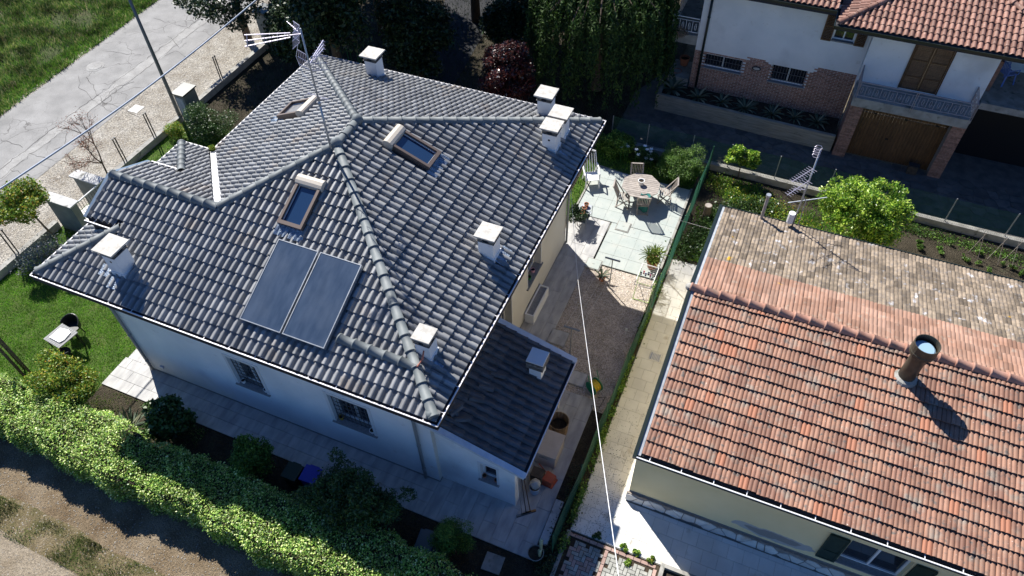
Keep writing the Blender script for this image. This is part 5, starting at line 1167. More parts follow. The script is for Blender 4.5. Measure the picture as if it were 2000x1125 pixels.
tree('bright green laurel tree behind the orange-roofed house', (20.6,14.6), 3, 1.7, (1.6,1.45,1.35), 120, .3, 24000, .105, LM['bright'], .12, seed=8, aspect=.45)
tree('dark green round shrub beside the utility pillar', (-4.9,11.5), 2, .75, (1.1,1.0,.7), 40, .33, 12000, .07, LM['mid'], .05, seed=9)
tree('small rust-tinged shrub under the lamp post', (-6.2,10.9), 1, .45, (.5,.6,.35), 16, .2, 3500, .06, LM['orange'], .03, seed=10)
tree('green shrub in the yard corner by the roof edge', (11.2,16.5), 1, .55, (.75,.45,.5), 26, .26, 8000, .075, LM['midb'], .04, seed=11, aspect=.6)
tree('big bushy rosemary and green shrub filling the patio corner', (14.0,16.0), 1, .65, (.95,.8,.55), 60, .24, 26000, .06, LM['midb'], .05, seed=12, aspect=.3, up=.9, ex=[(14.5,16.5,.9,.35,.3,.5),(13.5,16.6,.8,.3,.3,.4)])
tree('sprawling vine shrub hanging on the driveway fence', (16.2,16.85), 1, .95, (.85,.3,.45), 26, .2, 3800, .09, LM['bright'], .03, seed=13, aspect=.8)
tree('potted fern-like shrub against the side wall beside the patio', (11.25,12.0), 1, .6, (.3,.45,.45), 16, .16, 2500, .08, LM['dark'], .02, seed=14)
# big shade trees
tree('red-leaved plum tree behind the grey roof', (6.15,17.3), 3.4, 2.1, (1.2,1.2,1.45), 80, .36, 28000, .13, LM['red'], .12, seed=15, aspect=.45, group='shade trees behind the house')
def weeping(base, label):
    t = thing('weeping_tree', label, 'tree', base, 'shade trees behind the house'); b = B(); bs = Vector(base); r = random.Random(9)
    b.tube([bs, bs+Vector((.1,0,2.2)), bs+Vector((0,.1,5))], [.28,.2,.1], 9)
    CC = []; 
    for i in range(820):
        a = r.uniform(0, 2*math.pi); R = 2.9*math.sqrt(r.random()); top = 5.9-.35*R*R*.45+r.uniform(-.3,.3); L = r.uniform(1.5,4.2) if R > 1.6 else r.uniform(.8,2)
        L = min(L, top-.35); n = int(L/.038)
        if i % 9 == 0: b.tube([bs+Vector((0,.1,4.3)), bs+Vector((math.cos(a)*R*.6,math.sin(a)*R*.6,5.3)), bs+Vector((math.cos(a)*R,math.sin(a)*R,top))], [.06,.04,.015], 5)
        for k in range(n):
            s = k*.038; CC.append((bs.x+math.cos(a)*(R+.22*math.sqrt(s))+r.gauss(0,.05), bs.y+math.sin(a)*(R+.22*math.sqrt(s))+r.gauss(0,.05), top-s))
    b.build('trunk', M['darkbark'], t); C = np.array(CC); V, F = leaves(C, .17, .1, .34, None, 1.0, droop=2.2); link('crown', np_mesh('crown', V-np.array(base), F), t, LM['willow'])
weeping((9.1,20.6,0), 'big weeping dark green tree between the driveway and the white house')
for lab, bs, c_, r_, n_, cs, nl, ls, lm in (
    ('tall dark tree behind the gate pillar', (-6.6,20.6), 5.6, (2.5,2.3,2.6), 110, .75, 36000, .19, 'dark'),
    ('tall dark tree right behind the antenna', (-.9,15.7), 6.6, (2.0,1.9,4.3), 110, .75, 40000, .2, 'dark'),
    ('dense dark bush between the antenna and the roadside wall', (-3.6,17.4), 2.2, (2.1,1.6,1.9), 60, .6, 26000, .17, 'dark'),
    ('dense dark bush behind the half-shaded chimney', (1.3,18.4), 2.4, (1.7,1.5,2.2), 60, .6, 24000, .17, 'dark'),
    ('tall shade tree behind the dark bushes, trunk only in view', (-2.4,21.5), 7.2, (3.4,2.6,3.4), 110, .95, 42000, .24, 'dark'),
    ('tall shade tree over the dark driveway, mostly above the picture', (1.6,24.0), 7.6, (3.2,3.0,3.6), 110, .95, 42000, .24, 'dark'),
    ('tall shade tree at the back of the dark lawn', (5.0,26.3), 7.6, (3.4,3.0,3.8), 110, .95, 42000, .24, 'dark'),
    ('tall shade tree between the weeping tree and the white house', (9.4,25.0), 7.0, (3.0,2.7,3.8), 110, .9, 42000, .24, 'mid'),
    ('tall roadside tree further up the road', (-6.4,25.5), 7.0, (3.0,3.2,3.6), 100, .95, 36000, .24, 'dark'),
    ):
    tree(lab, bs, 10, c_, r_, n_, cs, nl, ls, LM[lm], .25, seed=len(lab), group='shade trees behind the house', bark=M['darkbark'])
tree('dark leafy tree overhanging the gravel verge and roadside', (-8.2,18.4), 10, 4.6, (1.5,1.3,1.6), 60, .6, 26000, .17, LM['dark'], .2, seed=91, group='shade trees behind the house', bark=M['darkbark'], ex=[(*G(365,-5,z=3.1),.75,.7,.45),(*G(395,18,z=3.0),.65,.6,.4),(*G(430,30,z=2.8),.6,.55,.4),(*G(462,44,z=2.5),.5,.5,.35),(*G(440,5,z=3.2),.8,.8,.5),(*G(480,15,z=2.8),.7,.7,.6)])
tree('unseen tall tree added far back to keep the garden shaded', (3.0,31.0), 10, 8.0, (3.4,3.0,4.0), 100, 1.0, 34000, .26, LM['dark'], .25, seed=92, group='shade trees behind the house')  # out-of-view tree added to close the canopy and shade the garden
tree('second unseen tall tree added far back to keep the garden shaded', (7.6,30.2), 10, 8.0, (3.2,3.0,4.0), 100, 1.0, 34000, .26, LM['dark'], .25, seed=93, group='shade trees behind the house')  # another added tree out of view, blocking light on the garden
tree('low dense dark bush added to cover bright ground behind the plum tree', (4.2,22.6), 2, 1.3, (1.6,1.4,1.2), 50, .5, 20000, .16, LM['dark'], .06, seed=94, group='shade trees behind the house')  # dark bush added so that the ground here reads as shade
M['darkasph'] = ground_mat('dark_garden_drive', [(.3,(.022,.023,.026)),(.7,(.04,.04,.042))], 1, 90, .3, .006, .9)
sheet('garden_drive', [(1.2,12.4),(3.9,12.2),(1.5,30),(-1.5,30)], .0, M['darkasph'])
# pink flowers under the tree and white lilies by the patio
def flowers(name, label, pts, m, s, group, lm=None, h=.5):
    c = sum((Vector(p) for p in pts), Vector())/len(pts); t = thing(name, label, 'flowers', (c.x,c.y,0), group)
    for p in pts:
        b = B(); p = Vector(p)
        for k in range(5): a = k*1.257; d = Vector((math.cos(a),math.sin(a),.5)); x = Vector((-math.sin(a),math.cos(a),0)); b.add([p, p+d*s*.6+x*s*.4, p+d*s, p+d*s*.6-x*s*.4], [(0,1,2,3)])
        b.build('flower', m, t)
    b = B()
    for p in pts: b.tube([(p[0]+.02,p[1],0),(p[0],p[1],p[2])], .008, 4)
    b.build('stems', M['greens'] if lm is None else M['greenp'], t, kind='stuff'); return t
M['petal'] = mat('white_petals', (.8,.8,.76), None, rough=.6); M['petalp'] = mat('pink_petals', (.5,.22,.25), (.6,.45,.42), 6, .6)
lp = [G(*q, z=zz_) for q, zz_ in (((1222,283),.75),((1226,287),.7),((1243,293),.7),((1247,303),.6),((1260,286),.85),((1264,293),.7),((1272,292),.7),((1271,297),.6),((1268,302),.55),((1262,310),.45),((1272,312),.4),((1214,288),.7))]
flowers('arum_lilies', 'clump of white arum lilies beside the patio fence', lp, M['petal'], .09, 'flowers', 1)
flowers('pink_flowers', 'pink and white flowers in the shade behind the antenna', [G(*q, z=1.6) for q in ((672,75),(680,84),(690,74),(694,82),(676,95),(700,92))], M['petalp'], .13, 'flowers', 1)
tree('low leafy clump under the white lilies', (12.5,16.3), 1, .35, (.75,.35,.3), 16, .2, 4000, .09, LM['mid'], .02, seed=16, aspect=.4, up=.9)
# the long variegated hedge
def hedge():
    X0, X1 = -6.6, 14.6; n = 125000; V0 = []; 
    x = rng.uniform(X0, X1, n); f = rng.random(n); per = 1.2+1.35+1.0
    def yb(x): return -1.42+.1*np.sin(x*1.3)+.07*np.sin(x*3.1+1)+np.where(x < -1, 0, .05)
    def yf(x): return -2.85+.08*np.sin(x*1.1+2)+.05*np.sin(x*3.7)
    def ht(x): return 1.2+.06*np.sin(x*.9)+.05*np.sin(x*2.7+.5)
    s = f*per; y = np.where(s < 1.2, yf(x), np.where(s < 2.55, yf(x)+(s-1.2)/1.35*(yb(x)-yf(x)), yb(x))); z = np.where(s < 1.2, s/1.2*ht(x), np.where(s < 2.55, ht(x), (s-2.55)/1.0*ht(x)))
    # rounded shoulders, lumpy skin
    mid = (yf(x)+yb(x))/2; half = (yb(x)-yf(x))/2; u = np.clip((z/ht(x)-.75)/.25, 0, 1); y = mid+(y-mid)*(1-.18*u*u)
    lump = .07*np.sin(x*7.3+y*5)*np.sin(y*8.1+x*2)+.05*rng.normal(size=n); z = z+np.where((s > 1.2) & (s < 2.55), lump, 0); y = y+np.where((s <= 1.2), -lump, np.where(s >= 2.55, lump, 0))
    C = np.stack([x, y, np.clip(z, .03, None)], 1); V, F = leaves(C, .06, 1.1, .62, np.array((-.5,.2,0)), .6)
    t = thing('hedge', 'long trimmed variegated green and cream hedge along the garden track', 'hedge', (4,-2.1,0))
    link('foliage', np_mesh('foliage', V-np.array((4,-2.1,0)), F), t, LM['hedge'])
    b = B(); xs = np.arange(X0+.1, X1, .4)
    for a in xs: b.box(a, float(yf(a))+.12, 0, a+.4, float(yb(a))-.1, float(ht(a))-.1)
    b.build('branches', M['soil'], t, kind='stuff')
hedge()
# ivy and weeds at the foot of the green fence
def strip_leaves(name, label, line, wdt, h, n, size, lm, cat='ivy', dens_lo=.25):
    P = [Vector((*p, 0)) for p in line]; s = rng.random(n)*(len(P)-1); i = s.astype(int); f = s-i
    A = np.array([p[:] for p in P]); C = A[i]*(1-f)[:, None]+A[np.minimum(i+1, len(P)-1)]*f[:, None]
    dens = .5+.5*np.sin(s*3.1)*np.sin(s*7.7+1); k = rng.random(n) < dens+dens_lo; C = C[k]; m = len(C)
    C[:, 0] += rng.normal(size=m)*wdt; C[:, 1] += rng.normal(size=m)*wdt; C[:, 2] = np.abs(rng.normal(size=m))*h+.02
    V, F = leaves(C, size, .7, .6); o = line[0]; t = thing(name, label, cat, (o[0], o[1], 0)); link('foliage', np_mesh('foliage', V-np.array((o[0], o[1], 0)), F), t, lm); return t
strip_leaves('ivy', 'ivy and weeds climbing along the foot of the path fence', [(14.95,.3),(14.93,1.5),(14.92,3),(14.9,4.6),(14.88,6.2),(14.86,8),(14.85,9.6),(14.83,10.3)], .06, .22, 9500, .065, LM['midb'], dens_lo=-.15)
strip_leaves('weeds', 'dry dark weeds along the shaded fence foot at the bottom', [(14.62,-1.6),(14.7,-.6),(14.72,.6),(14.7,2.6)], .13, .13, 3500, .06, LM['dark'], 'weeds')
strip_leaves('weeds', 'tall grass and weeds beside the tree stump behind the fence', [(15.2,11.9),(15.5,12.8),(15.7,13.8),(16.6,15.2),(17.6,15.6)], .28, .13, 7000, .09, LM['mid'], 'weeds')
strip_leaves('weeds', 'low weeds in the strip between low wall and grey-tiled roof', [(15.4,16.3),(17,15.8),(18.5,15.2),(19.3,14.0)], .35, .06, 6000, .07, LM['orange'], 'weeds')
# lavender by the low street wall
strip_leaves('lavender', 'pale lavender bush beside the low street wall under the roof edge', [(-6.2,2.6),(-6.1,3.2),(-6.0,3.9)], .22, .3, 5000, .06, LM['lav'], 'shrub')
# grasses
inpoly = lambda P: (lambda X, Y: np.array([pip(x, y, P) for x, y in zip(X, Y)]))
LP = [(-6.7,-1.1),(-.3,-1.1),(-.2,.6),(.4,2.4),(.6,4.6),(-6.7,4.6)]
grass('lawn_grass', inpoly(LP), (-6.7,.6,-1.1,4.6), 60000, .055, .018, LM['lawn'])
grass('lawn_grass', lambda X, Y: np.ones(len(X), bool), (-6.7,.6,6.6,11.4), 16000, .07, .02, LM['lawn'])
grass('yard_grass', lambda X, Y: ~((X > 10.85) & (Y < 15.62)), (10.4,14.7,12.6,17.0), 9000, .07, .02, LM['lawn'])
grass('field_grass', lambda X, Y: (X < RL(0)-.037*(Y)-.05) & (np.sin(X*1.1+Y*.7)+np.sin(Y*1.9-X*.6)+np.sin(X*3.1+Y*2.7)*.6+rng.normal(size=len(X))*.8 > -.9), (-26,-14.6,3,38), 105000, .22, .045, LM['field'], lean=.9)
grass('field_grass', lambda X, Y: (X < RL(0)-.037*Y-.02) & (X > RL(0)-.037*Y-1.2), (-16.8,-14.5,3,36), 24000, .1, .03, LM['lawn'], lean=.7)
grass('track_grass', lambda X, Y: (np.sin(X*1.9+Y)+np.sin(X*4.3-Y*3)+rng.normal(size=len(X))*.7 > .2), (-9,7,-5.05,-4.2), 17000, .05, .02, LM['field'])
grass('track_grass', lambda X, Y: (np.sin(X*1.4+Y)+rng.normal(size=len(X))*.8 > .2), (-9,7,-9,-5.85), 26000, .07, .02, LM['field'])
grass('bed_grass', lambda X, Y: (np.sin(X*2.4)+np.sin(Y*5+X)+rng.normal(size=len(X))*.6 > .3), (-.3,4,-1.4,-.25), 3500, .05, .02, LM['field'])
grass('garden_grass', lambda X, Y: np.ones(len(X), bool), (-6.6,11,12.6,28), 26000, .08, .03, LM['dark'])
strip_leaves('weeds', 'low creeping weeds along the low wall in the vegetable bed', [(21.6,16.4),(23,16.3),(24.6,16.2),(26.6,16.1)], .16, .05, 3500, .06, LM['midb'], 'weeds')
grass('neighbour_grass', lambda X, Y: (np.sin(X*2)+np.sin(Y*3+X)+rng.normal(size=len(X))*.5 > -.2), (15.1,21,11.8,16.7), 16000, .09, .025, LM['lawn'])
# loose gravel stones (only where the yard is gravelled)
def stones(name, box, n, s, m, z=.0, fn=None):
    X = rng.uniform(box[0], box[1], n); Y = rng.uniform(box[2], box[3], n)
    if fn is not None: k = fn(X, Y); X, Y = X[k], Y[k]; n = len(X)
    r = s*rng.uniform(.5, 1.4, n); O = np.array([(1,0,0),(0,1,0),(-1,0,0),(0,-1,0),(0,0,.7),(0,0,-.3)])
    V = np.stack([X, Y, np.full(n, z)], 1)[:, None, :]+O[None]*r[:, None, None]*rng.uniform(.6, 1.3, (n, 6, 1)); F = np.array([(0,1,4),(1,2,4),(2,3,4),(3,0,4)])
    F = (F[None]+6*np.arange(n)[:, None, None]).reshape(-1, 3); o = link(name, np_mesh(name, V.reshape(-1, 3), F), None, m); o['kind'] = 'stuff'
M['pebble'] = mat('pale_pebble', (.33,.3,.26), (.46,.43,.38), 9, .9, isl=.4); M['pebblep'] = mat('pink_pebble', (.42,.36,.32), (.6,.54,.48), 9, .9, isl=.4)
stones('gravel_stones', (12.22,14.62,4.8,10.4), 15000, .014, M['pebblep'], .012)
stones('gravel_stones', (-10,-7.0,2,22), 26000, .02, M['pebble'], .0, lambda X, Y: X > RR(0)-.028*Y+.1)
M['pebblet'] = mat('track_pebble', (.16,.145,.12), (.27,.25,.22), 9, .9, isl=.4); stones('track_stones', (-8,14,-6.6,-2.9), 9000, .016, M['pebblet'], -.012)
# veg garden canes and seedlings
for i, (q, lab) in enumerate((((1900,500),'left teepee of thin bamboo canes in the vegetable bed'),((1938,512),'middle teepee of thin bamboo canes in the vegetable bed'),((1965,520),'right teepee of thin bamboo canes in the vegetable bed'))):
    c = G(*q, z=0); t = thing('bamboo_canes', lab, 'canes', (c.x,c.y,0), 'bean canes in the vegetable bed')
    for k in (-1,1): b = B(); b.tube([(c.x+k*.16,c.y-.1*k,0),(c.x-k*.05,c.y+.2,1.05)], .009, 5); b.build('cane', M['woodg'], t)
c0, c1 = G(1915,447,z=.95), G(2010,468,z=.95); b = B(); b.tube([c0,c1], .01, 5); solo(b, 'bamboo_crossbar', M['woodg'], 'horizontal bamboo cane tied across the teepees', 'cane')
SEED = ['%s seedling in the vegetable bed, %s' % (a, p) for p, a in zip(('closest to the laurel tree','second from the laurel tree','third from the laurel tree','fourth from the laurel tree','just left of the first canes','between the first canes','right of the first canes','under the cane crossbar','below the middle canes','right of the middle canes','beside the last canes','at the picture edge'), ['small green','low leafy']*6)]
for i in range(12):
    r = random.Random(i); c = G(1785+i*19+r.uniform(-14,14), 462+i*6+r.uniform(-12,24), z=0)
    tree(SEED[i], (c.x,c.y), .3, .1, (r.uniform(.08,.2),r.uniform(.08,.2),.08), 5, .06, r.randint(120,420), .055, LM['midb'], .008, seed=i, name='seedling', cat='plant', group='vegetable seedlings in the bed behind the roof')
# agaves, yuccas in the planter
def agave(name, label, c, R, n, lm, group, w_=.055, droop=1.0, z0=0, h=1.0, cat='plant', parent=None, seed=1):
    r = random.Random(seed); t = parent or thing(name, label, cat, c, group); c = Vector(c); V = []; F = []
    for i in range(n):
        a = i*2.399+r.uniform(-.2,.2); e = 1.25-1.15*(i/n)**.8; L = R*r.uniform(.8,1.15); x = Vector((-math.sin(a),math.cos(a),0)); d = Vector((math.cos(a),math.sin(a),0)); k0 = len(V)
        for s in (0,.3,.6,.85,1):
            p = c+d*(L*s*math.cos(e*(1-.25*s))) + Vector((0,0,h*L*(s*math.sin(e)-droop*.75*s*s*(1-e/1.5)))); ww = w_*(.7+.6*s)*(1 if s < .6 else (1.02-s)/.42)*R/.6
            V += [p-x*ww+Vector((0,0,.01)), p-Vector((0,0,.012)), p+x*ww+Vector((0,0,.01))]
        for k in range(4):
            q_ = k0+k*3; F += [(q_,q_+3,q_+4,q_+1),(q_+1,q_+4,q_+5,q_+2)]
    me = bpy.data.meshes.new('leaves'); me.from_pydata([v-org(t) for v in V], [], F); me.update(); link('leaves', me, t, lm, smooth=True); return t
ag = [(12.45,20.75,.75,'big pale agave at the left end of the planter',.06,26),(13.6,20.55,.62,'dark spiky agave second from the left in the planter',.04,30),(14.6,20.6,.55,'pale-edged agave under the first grilled window',.045,26),(15.6,20.5,.62,'arching striped agave in the middle of the planter',.03,40),(16.7,20.5,.6,'arching grassy agave below the second grilled window',.028,44),(17.6,20.6,.5,'dark agave right of the middle in the planter',.035,30),(18.5,20.6,.55,'dark agave at the right end of the planter',.035,34)]
for i, (x, y, R, lab, w_, n) in enumerate(ag): agave('agave', lab, (x,y,.64), R, n, LM['agave'], 'agaves in the planter', w_, seed=i)
tree('dry hanging plant trailing over the planter front', (17.9,19.95), 1, .55, (.35,.12,.25), 8, .12, 1200, .05, LM['dark'], .01, seed=30, name='trailing_plant', cat='plant')
tree('climbing plant on the left end of the white house below the balcony', (11.75,21.5), 2, 1.3, (.25,.4,.9), 16, .22, 2600, .08, LM['mid'], .02, seed=31, name='climber', cat='plant')
for i, (p, lab) in enumerate((((11.85,21.6,3.3),'dried pink blossom plant on the near balcony corner'),((12.3,21.25,3.1),'dried blossom plant hanging through the balcony railing'),((11.8,21.8,2.6),'dry plant hanging below the balcony corner'))):
    t = thing('hanging_plant', lab, 'plant', p, 'plants on the white balcony'); C, D = blob_pts([(p[0],p[1],p[2],.32,.28,.26)], 900, .3); V, F = leaves(C, .06, .4); link('foliage', np_mesh('foliage', V-np.array(p), F), t, LM['dry'])
c = G(1332,135,z=1.0); pot('terracotta_pot', (12.35,21.7,.66), .2, .35, M['terracotta'], 'broken-looking terracotta pot under the white balcony'); pot('terracotta_pot', (12.5,22.3,1.0), .22, .35, M['terracotta'], 'upper terracotta pot under the white balcony')
b = B(); b.box(12.07,21.25,0,12.95,22.6,1.0); solo(b, 'concrete_step', M['concrete'], 'concrete block with pots under the white balcony', 'step')
# ================================================================ antennas
def yagi(b, c, d, up, L, n, w0, w1, r=.006, br=.011):
    """boom with n cross elements, lengths w0..w1"""
    c, d, up = Vector(c), Vector(d).normalized(), Vector(up).normalized(); b.tube([c, c+d*L], br, 5)
    for i in range(n):
        p = c+d*(L*(i+.5)/n); w_ = w0+(w1-w0)*i/(n-1); b.tube([p-up*w_/2, p+up*w_/2], r, 4)
def grid_refl(b, c, side, up, w_, h, n, r=.006):
    c, side, up = Vector(c), Vector(side).normalized(), Vector(up).normalized()
    for s in (-.5, 0, .5): b.tube([c+side*w_*s-up*h/2, c+side*w_*s+up*h/2], r*1.4, 4)
    for i in range(n): p = c+up*h*((i+.5)/n-.5); b.tube([p-side*w_/2, p+side*w_/2], r, 4)
mb = Vector((6.6,5.15,7.3)); t = thing('rooftop_antenna', 'tall antenna mast with two three-boom aerials on the grey roof ridge', 'antenna', mb)
b = B(); b.tube([mb, mb+Vector((0,0,1.35))], .028, 8); b.tube([mb+Vector((0,0,1.3)), mb+Vector((0,0,3.35))], .021, 8); b.tube([mb+Vector((0,0,1.3)), mb+Vector((0,0,1.42))], .036, 8); b.build('mast', M['steel'], t, smooth=True)
def tri_aerial(name, top, aim, L, side, n, gap):
    aim, side = Vector(aim).normalized(), Vector(side).normalized(); upv = side.cross(aim).normalized(); b = B()
    for k in (-1, 0, 1):
        s = top+aim*.25+side*(.05*k); e = top+aim*(L+.25)+side*(gap*k)
        b.tube([s, e], .015, 5)
        for i in range(n): p = s.lerp(e, (i+.7)/n); b.tube([p-upv*.06, p+upv*.06], .007, 4)
    b.tube([top+aim*(L+.2)-side*gap, top+aim*(L+.2)+side*gap], .012, 4); b.tube([top, top+aim*.3], .015, 5)
    b.build(name, M['antenna'], t); b = B()
    for q in (1, -1):
        c = top+aim*.12+upv*.2*q; tilt = (upv*q+aim*.45).normalized(); grid_refl(b, c, side, tilt, .36, .36, 6)
    b.build('reflector_grid', M['antenna'], t)
tz = lambda z: mb+Vector((0,0,z))
def dirpx(p, q, z):   # horizontal aim of a boom seen ending at pixel q
    e = G(*q, z=z); return (e-p)
p = tz(3.22); tri_aerial('upper_aerial', p, dirpx(p, (492,78), p.z+.0), 1.0, (0.1,.25,1), 6, .13)
p = tz(2.45); tri_aerial('lower_aerial', p, dirpx(p, (634,84), p.z), .62, (.1,.1,1), 5, .1)
b = B(); p = tz(3.2); yagi(b, p, dirpx(p, (540,24), p.z+.12), (0,0,1), .62, 9, .05, .05); b.tube([tz(1.55)+Vector((-.3,.05,0)), tz(1.55)+Vector((.28,-.02,.03))], .01, 4)
for k in (-.3,-.15,.15,.28): b.tube([tz(1.55)+Vector((k,.1,-.0)), tz(1.55)+Vector((k,-.1,0.02))], .006, 4)
b.build('small_aerial', M['antenna'], t)
b = B(); b.tube([tz(2.9)+Vector((-.25,.1,0)), tz(2.5)+Vector((-.42,.1,0)), tz(2.05)+Vector((-.35,.1,0)), tz(1.85)+Vector((-.1,.03,0)), tz(1.75), tz(1.6)], .006, 5); b.build('coax_cable', M['white'], t)
# antenna on the orange roof
e = G(1548,436,pl=(0,S2,1,Z2+S2*Y2B)); e.y = min(e.y, 11.45); base = Vector((18.32,11.35,Z2+S2*.2)); t = thing('rooftop_antenna', 'leaning cluster of fishbone aerials on the far eave of the orange roof', 'antenna', base)
b = B(); b.tube([base, base+Vector((0,0,3.0))], .024, 8); b.build('mast', M['steel'], t, smooth=True)
b = B(); b.tube([base+Vector((.16,.1,0)), base+Vector((.12,.05,1.1)), base+Vector((.0,.02,1.25))], .015, 6); b.tube([base+Vector((-.35,-.1,1.0)), base+Vector((.65,.25,1.25))], .016, 6); b.build('brace', M['steel'], t)
bz = lambda z: base+Vector((0,0,z))
for z, q, L, n in ((2.35,(1558,348),.95,10),(1.9,(1548,374),1.0,10)):
    b = B(); p = bz(z); d_ = G(*q, z=p.z)-p; d_.z = 0; yagi(b, p, d_, d_.cross(Vector((0,0,1))), L, n, .3, .22); b.build('yagi_aerial', M['antenna'], t)
b = B(); p = bz(2.8)
for k in range(4):
    pts = [p+Vector((.1*math.cos(a)-.07,.05*math.sin(a),.09*k+.05*math.sin(a))) for a in np.linspace(0,2*math.pi,7)]; b.tube(pts, .008, 4, cap=False)
yagi(b, bz(1.55), (-1,-.3,.0), (0,0,1), .35, 4, .12,.12); b.build('loop_aerial', M['antenna'], t)
b = B(); b.tube([bz(.25)+Vector((-.12,0,-.05)), bz(.25)+Vector((-.12,0,.32))], .1, 10); b.build('junction_box', M['white'], t, smooth=False)
base = Vector((17.38,11.38,Z2+S2*.15)); b = B(); b.tube([base, base+Vector((0,0,.95))], .05, 10); t = solo(b, 'vent_pipe', M['woodg'], 'short weathered round post with a cap on the far eave of the orange roof', 'vent pipe')
b = B(); b.tube([base+Vector((0,0,.95)), base+Vector((0,0,1.03))], .075, 10); o = b.build('pipe_cap', M['steel'], t)
# ================================================================ patio furniture
def local(name, b, t, m, **k): return link(name, b.mesh(name), t, m)
def folding_chair(loc, rz, label):
    t = thing('garden_chair', label, 'chair', loc, 'folding wooden chairs round the patio table', rz)
    for i in range(6): y = -.2+i*.075; b = B(); b.box(-.21,y,.43,.21,y+.055,.45); local('seat_slat', b, t, M['woodg'])
    for i in range(7): x = -.18+i*.06; b = B(); b.bar((x,.21,.5),(x*1.0,.4,1.0),.038,.012,(1,0,0)); local('back_slat', b, t, M['woodg'])
    for s in (-1,1):
        b = B(); b.bar((s*.225,-.25,.0),(s*.225,.41,1.03),.025,.045,(1,0,0)); local('back_leg', b, t, M['woodg'])
        b = B(); b.bar((s*.2,.28,.0),(s*.2,-.2,.44),.025,.045,(1,0,0)); local('front_leg', b, t, M['woodg'])
    b = B(); b.bar((-.22,.405,1.01),(.22,.405,1.01),.05,.025,(0,0,1)); b.bar((-.21,.2,.5),(.21,.2,.5),.04,.02); b.bar((-.2,.24,.06),(.2,.24,.06),.02,.03); b.bar((-.22,-.22,.05),(.22,-.22,.05),.02,.03); o = local('crossbar', b, t, M['woodg']); o['kind'] = 'stuff'; return t
tc = G(1252,362,z=.74); tz0 = .03
t = thing('patio_table', 'octagonal weathered wooden slatted table on the green patio', 'table', (tc.x,tc.y,tz0), None, .1)
R8 = .68; n = 13
for i in range(n):
    y0 = -R8+i*2*R8/n; y1 = y0+2*R8/n-.012; hw = lambda y: min(R8, R8*1.41-abs(y)) if True else 0
    a, c = min(hw(y0), R8), min(hw(y1), R8); b = B(); b.prism([(-a,y0),(a,y0),(c,y1),(-c,y1)], .69, .715); local('table_slat', b, t, M['woodg'])
b = B()
for s in (-1,1): b.bar((s*.35,-.3,0),(s*.35,.3,.66),.05,.04,(1,0,0)); b.bar((s*.31,.3,0),(s*.31,-.3,.66),.05,.04,(1,0,0))
b.bar((-.4,0,.62),(.4,0,.62),.05,.05); o = local('table_legs', b, t, M['woodg']); o['kind'] = 'stuff'
for (q, rz, lab) in (((1240,372),.3,'wooden folding chair on the far side of the patio table, towards the lilies'),((1216,400),1.72,'wooden folding chair on the left side of the patio table'),((1296,392),-1.35,'wooden folding chair on the right side of the patio table, next to the bushes'),((1254,412),3.4,'wooden folding chair on the near side of the patio table with a teal cloth')):
    c = G(*q, z=.03); folding_chair((c.x,c.y,.03), rz, lab)
pot('flower_pot', (tc.x-.02,tc.y+.05,.747), .12, .19, M['white'], 'round white pot with a small cactus in the middle of the patio table')
# teal cloth draped over table edge and chair
M['teal'] = mat('teal_cloth', (.015,.11,.1), (.03,.17,.15), 7, .9, .3)
c = G(1268,395,z=.6); b = B(); N_ = 9
for i in range(N_):
    for j in range(7):
        u, v = i/(N_-1), j/6; x = tc.x+.12+.36*v+.03*math.sin(u*9); y = tc.y-.42-.25*u-.06*math.sin(v*6+u*4); z = .77-.02*u if u < .35 else .76-(u-.35)*1.0
        b.v.append((x,y,max(z,.1)))
for i in range(N_-1):
    for j in range(6): q_ = i*7+j; b.f.append((q_,q_+1,q_+8,q_+7))
solo(b, 'cloth', M['teal'], 'teal cloth hanging over the near edge of the patio table', 'cloth', smooth=True)
# white plastic lounger
c = G(1152,352,z=.02); t = thing('plastic_lounger', 'white plastic reclining chair under the roof edge at the patio corner', 'chair', (c.x,c.y,.02), None, .5)
b = B()
for i in range(5): x = -.21+i*.1; b.bar((x,.0,.42),(x*.92,.42,1.02),.07,.02,(1,0,0))
b.bar((-.26,.0,.42),(-.24,.45,1.06),.05,.03,(1,0,0)); b.bar((.26,0,.42),(.24,.45,1.06),.05,.03,(1,0,0)); b.tube([(-.24,.45,1.06),(-.1,.48,1.1),(.1,.48,1.1),(.24,.45,1.06)], .035, 8); local('backrest', b, t, M['white'])
b = B(); b.box(-.26,-.5,.39,.26,.02,.42); local('seat', b, t, M['white'])
for sx in (-1,1):
    for sy, dy in ((-.45,-.08),(.0,.12)): b = B(); b.bar((sx*.24,sy,.4),(sx*.27,sy+dy,0),.05,.05); local('leg', b, t, M['white'])
    b = B(); b.tube([(sx*.28,.2,.68),(sx*.3,-.1,.66),(sx*.28,-.42,.62),(sx*.26,-.46,.4)], .03, 6); local('armrest', b, t, M['white'])
# plant stand against the wall
c = G(1118,425,z=0); t = thing('plant_stand', 'metal plant stand with potted plants against the side wall by the patio', 'plant stand', (11.4,12.3,.02))
b = B()
for x in (11.2,11.6):
    for y in (11.9,12.6): b.tube([(x,y,.02),(x,y,.62)], .012, 5)
for z in (.3,.6): b.box(11.2,11.9,z,11.6,12.6,z+.015)
b.build('stand_frame', M['steel'], t)
for i, (y, r_) in enumerate(((12.0,.09),(12.25,.08),(12.48,.09))): pot('flower_pot', (11.4,y,.616), r_, .13, M['terracotta'], ('first','second','third')[i]+' terracotta pot on the plant stand, counted from the house corner', group='pots on the plant stand')
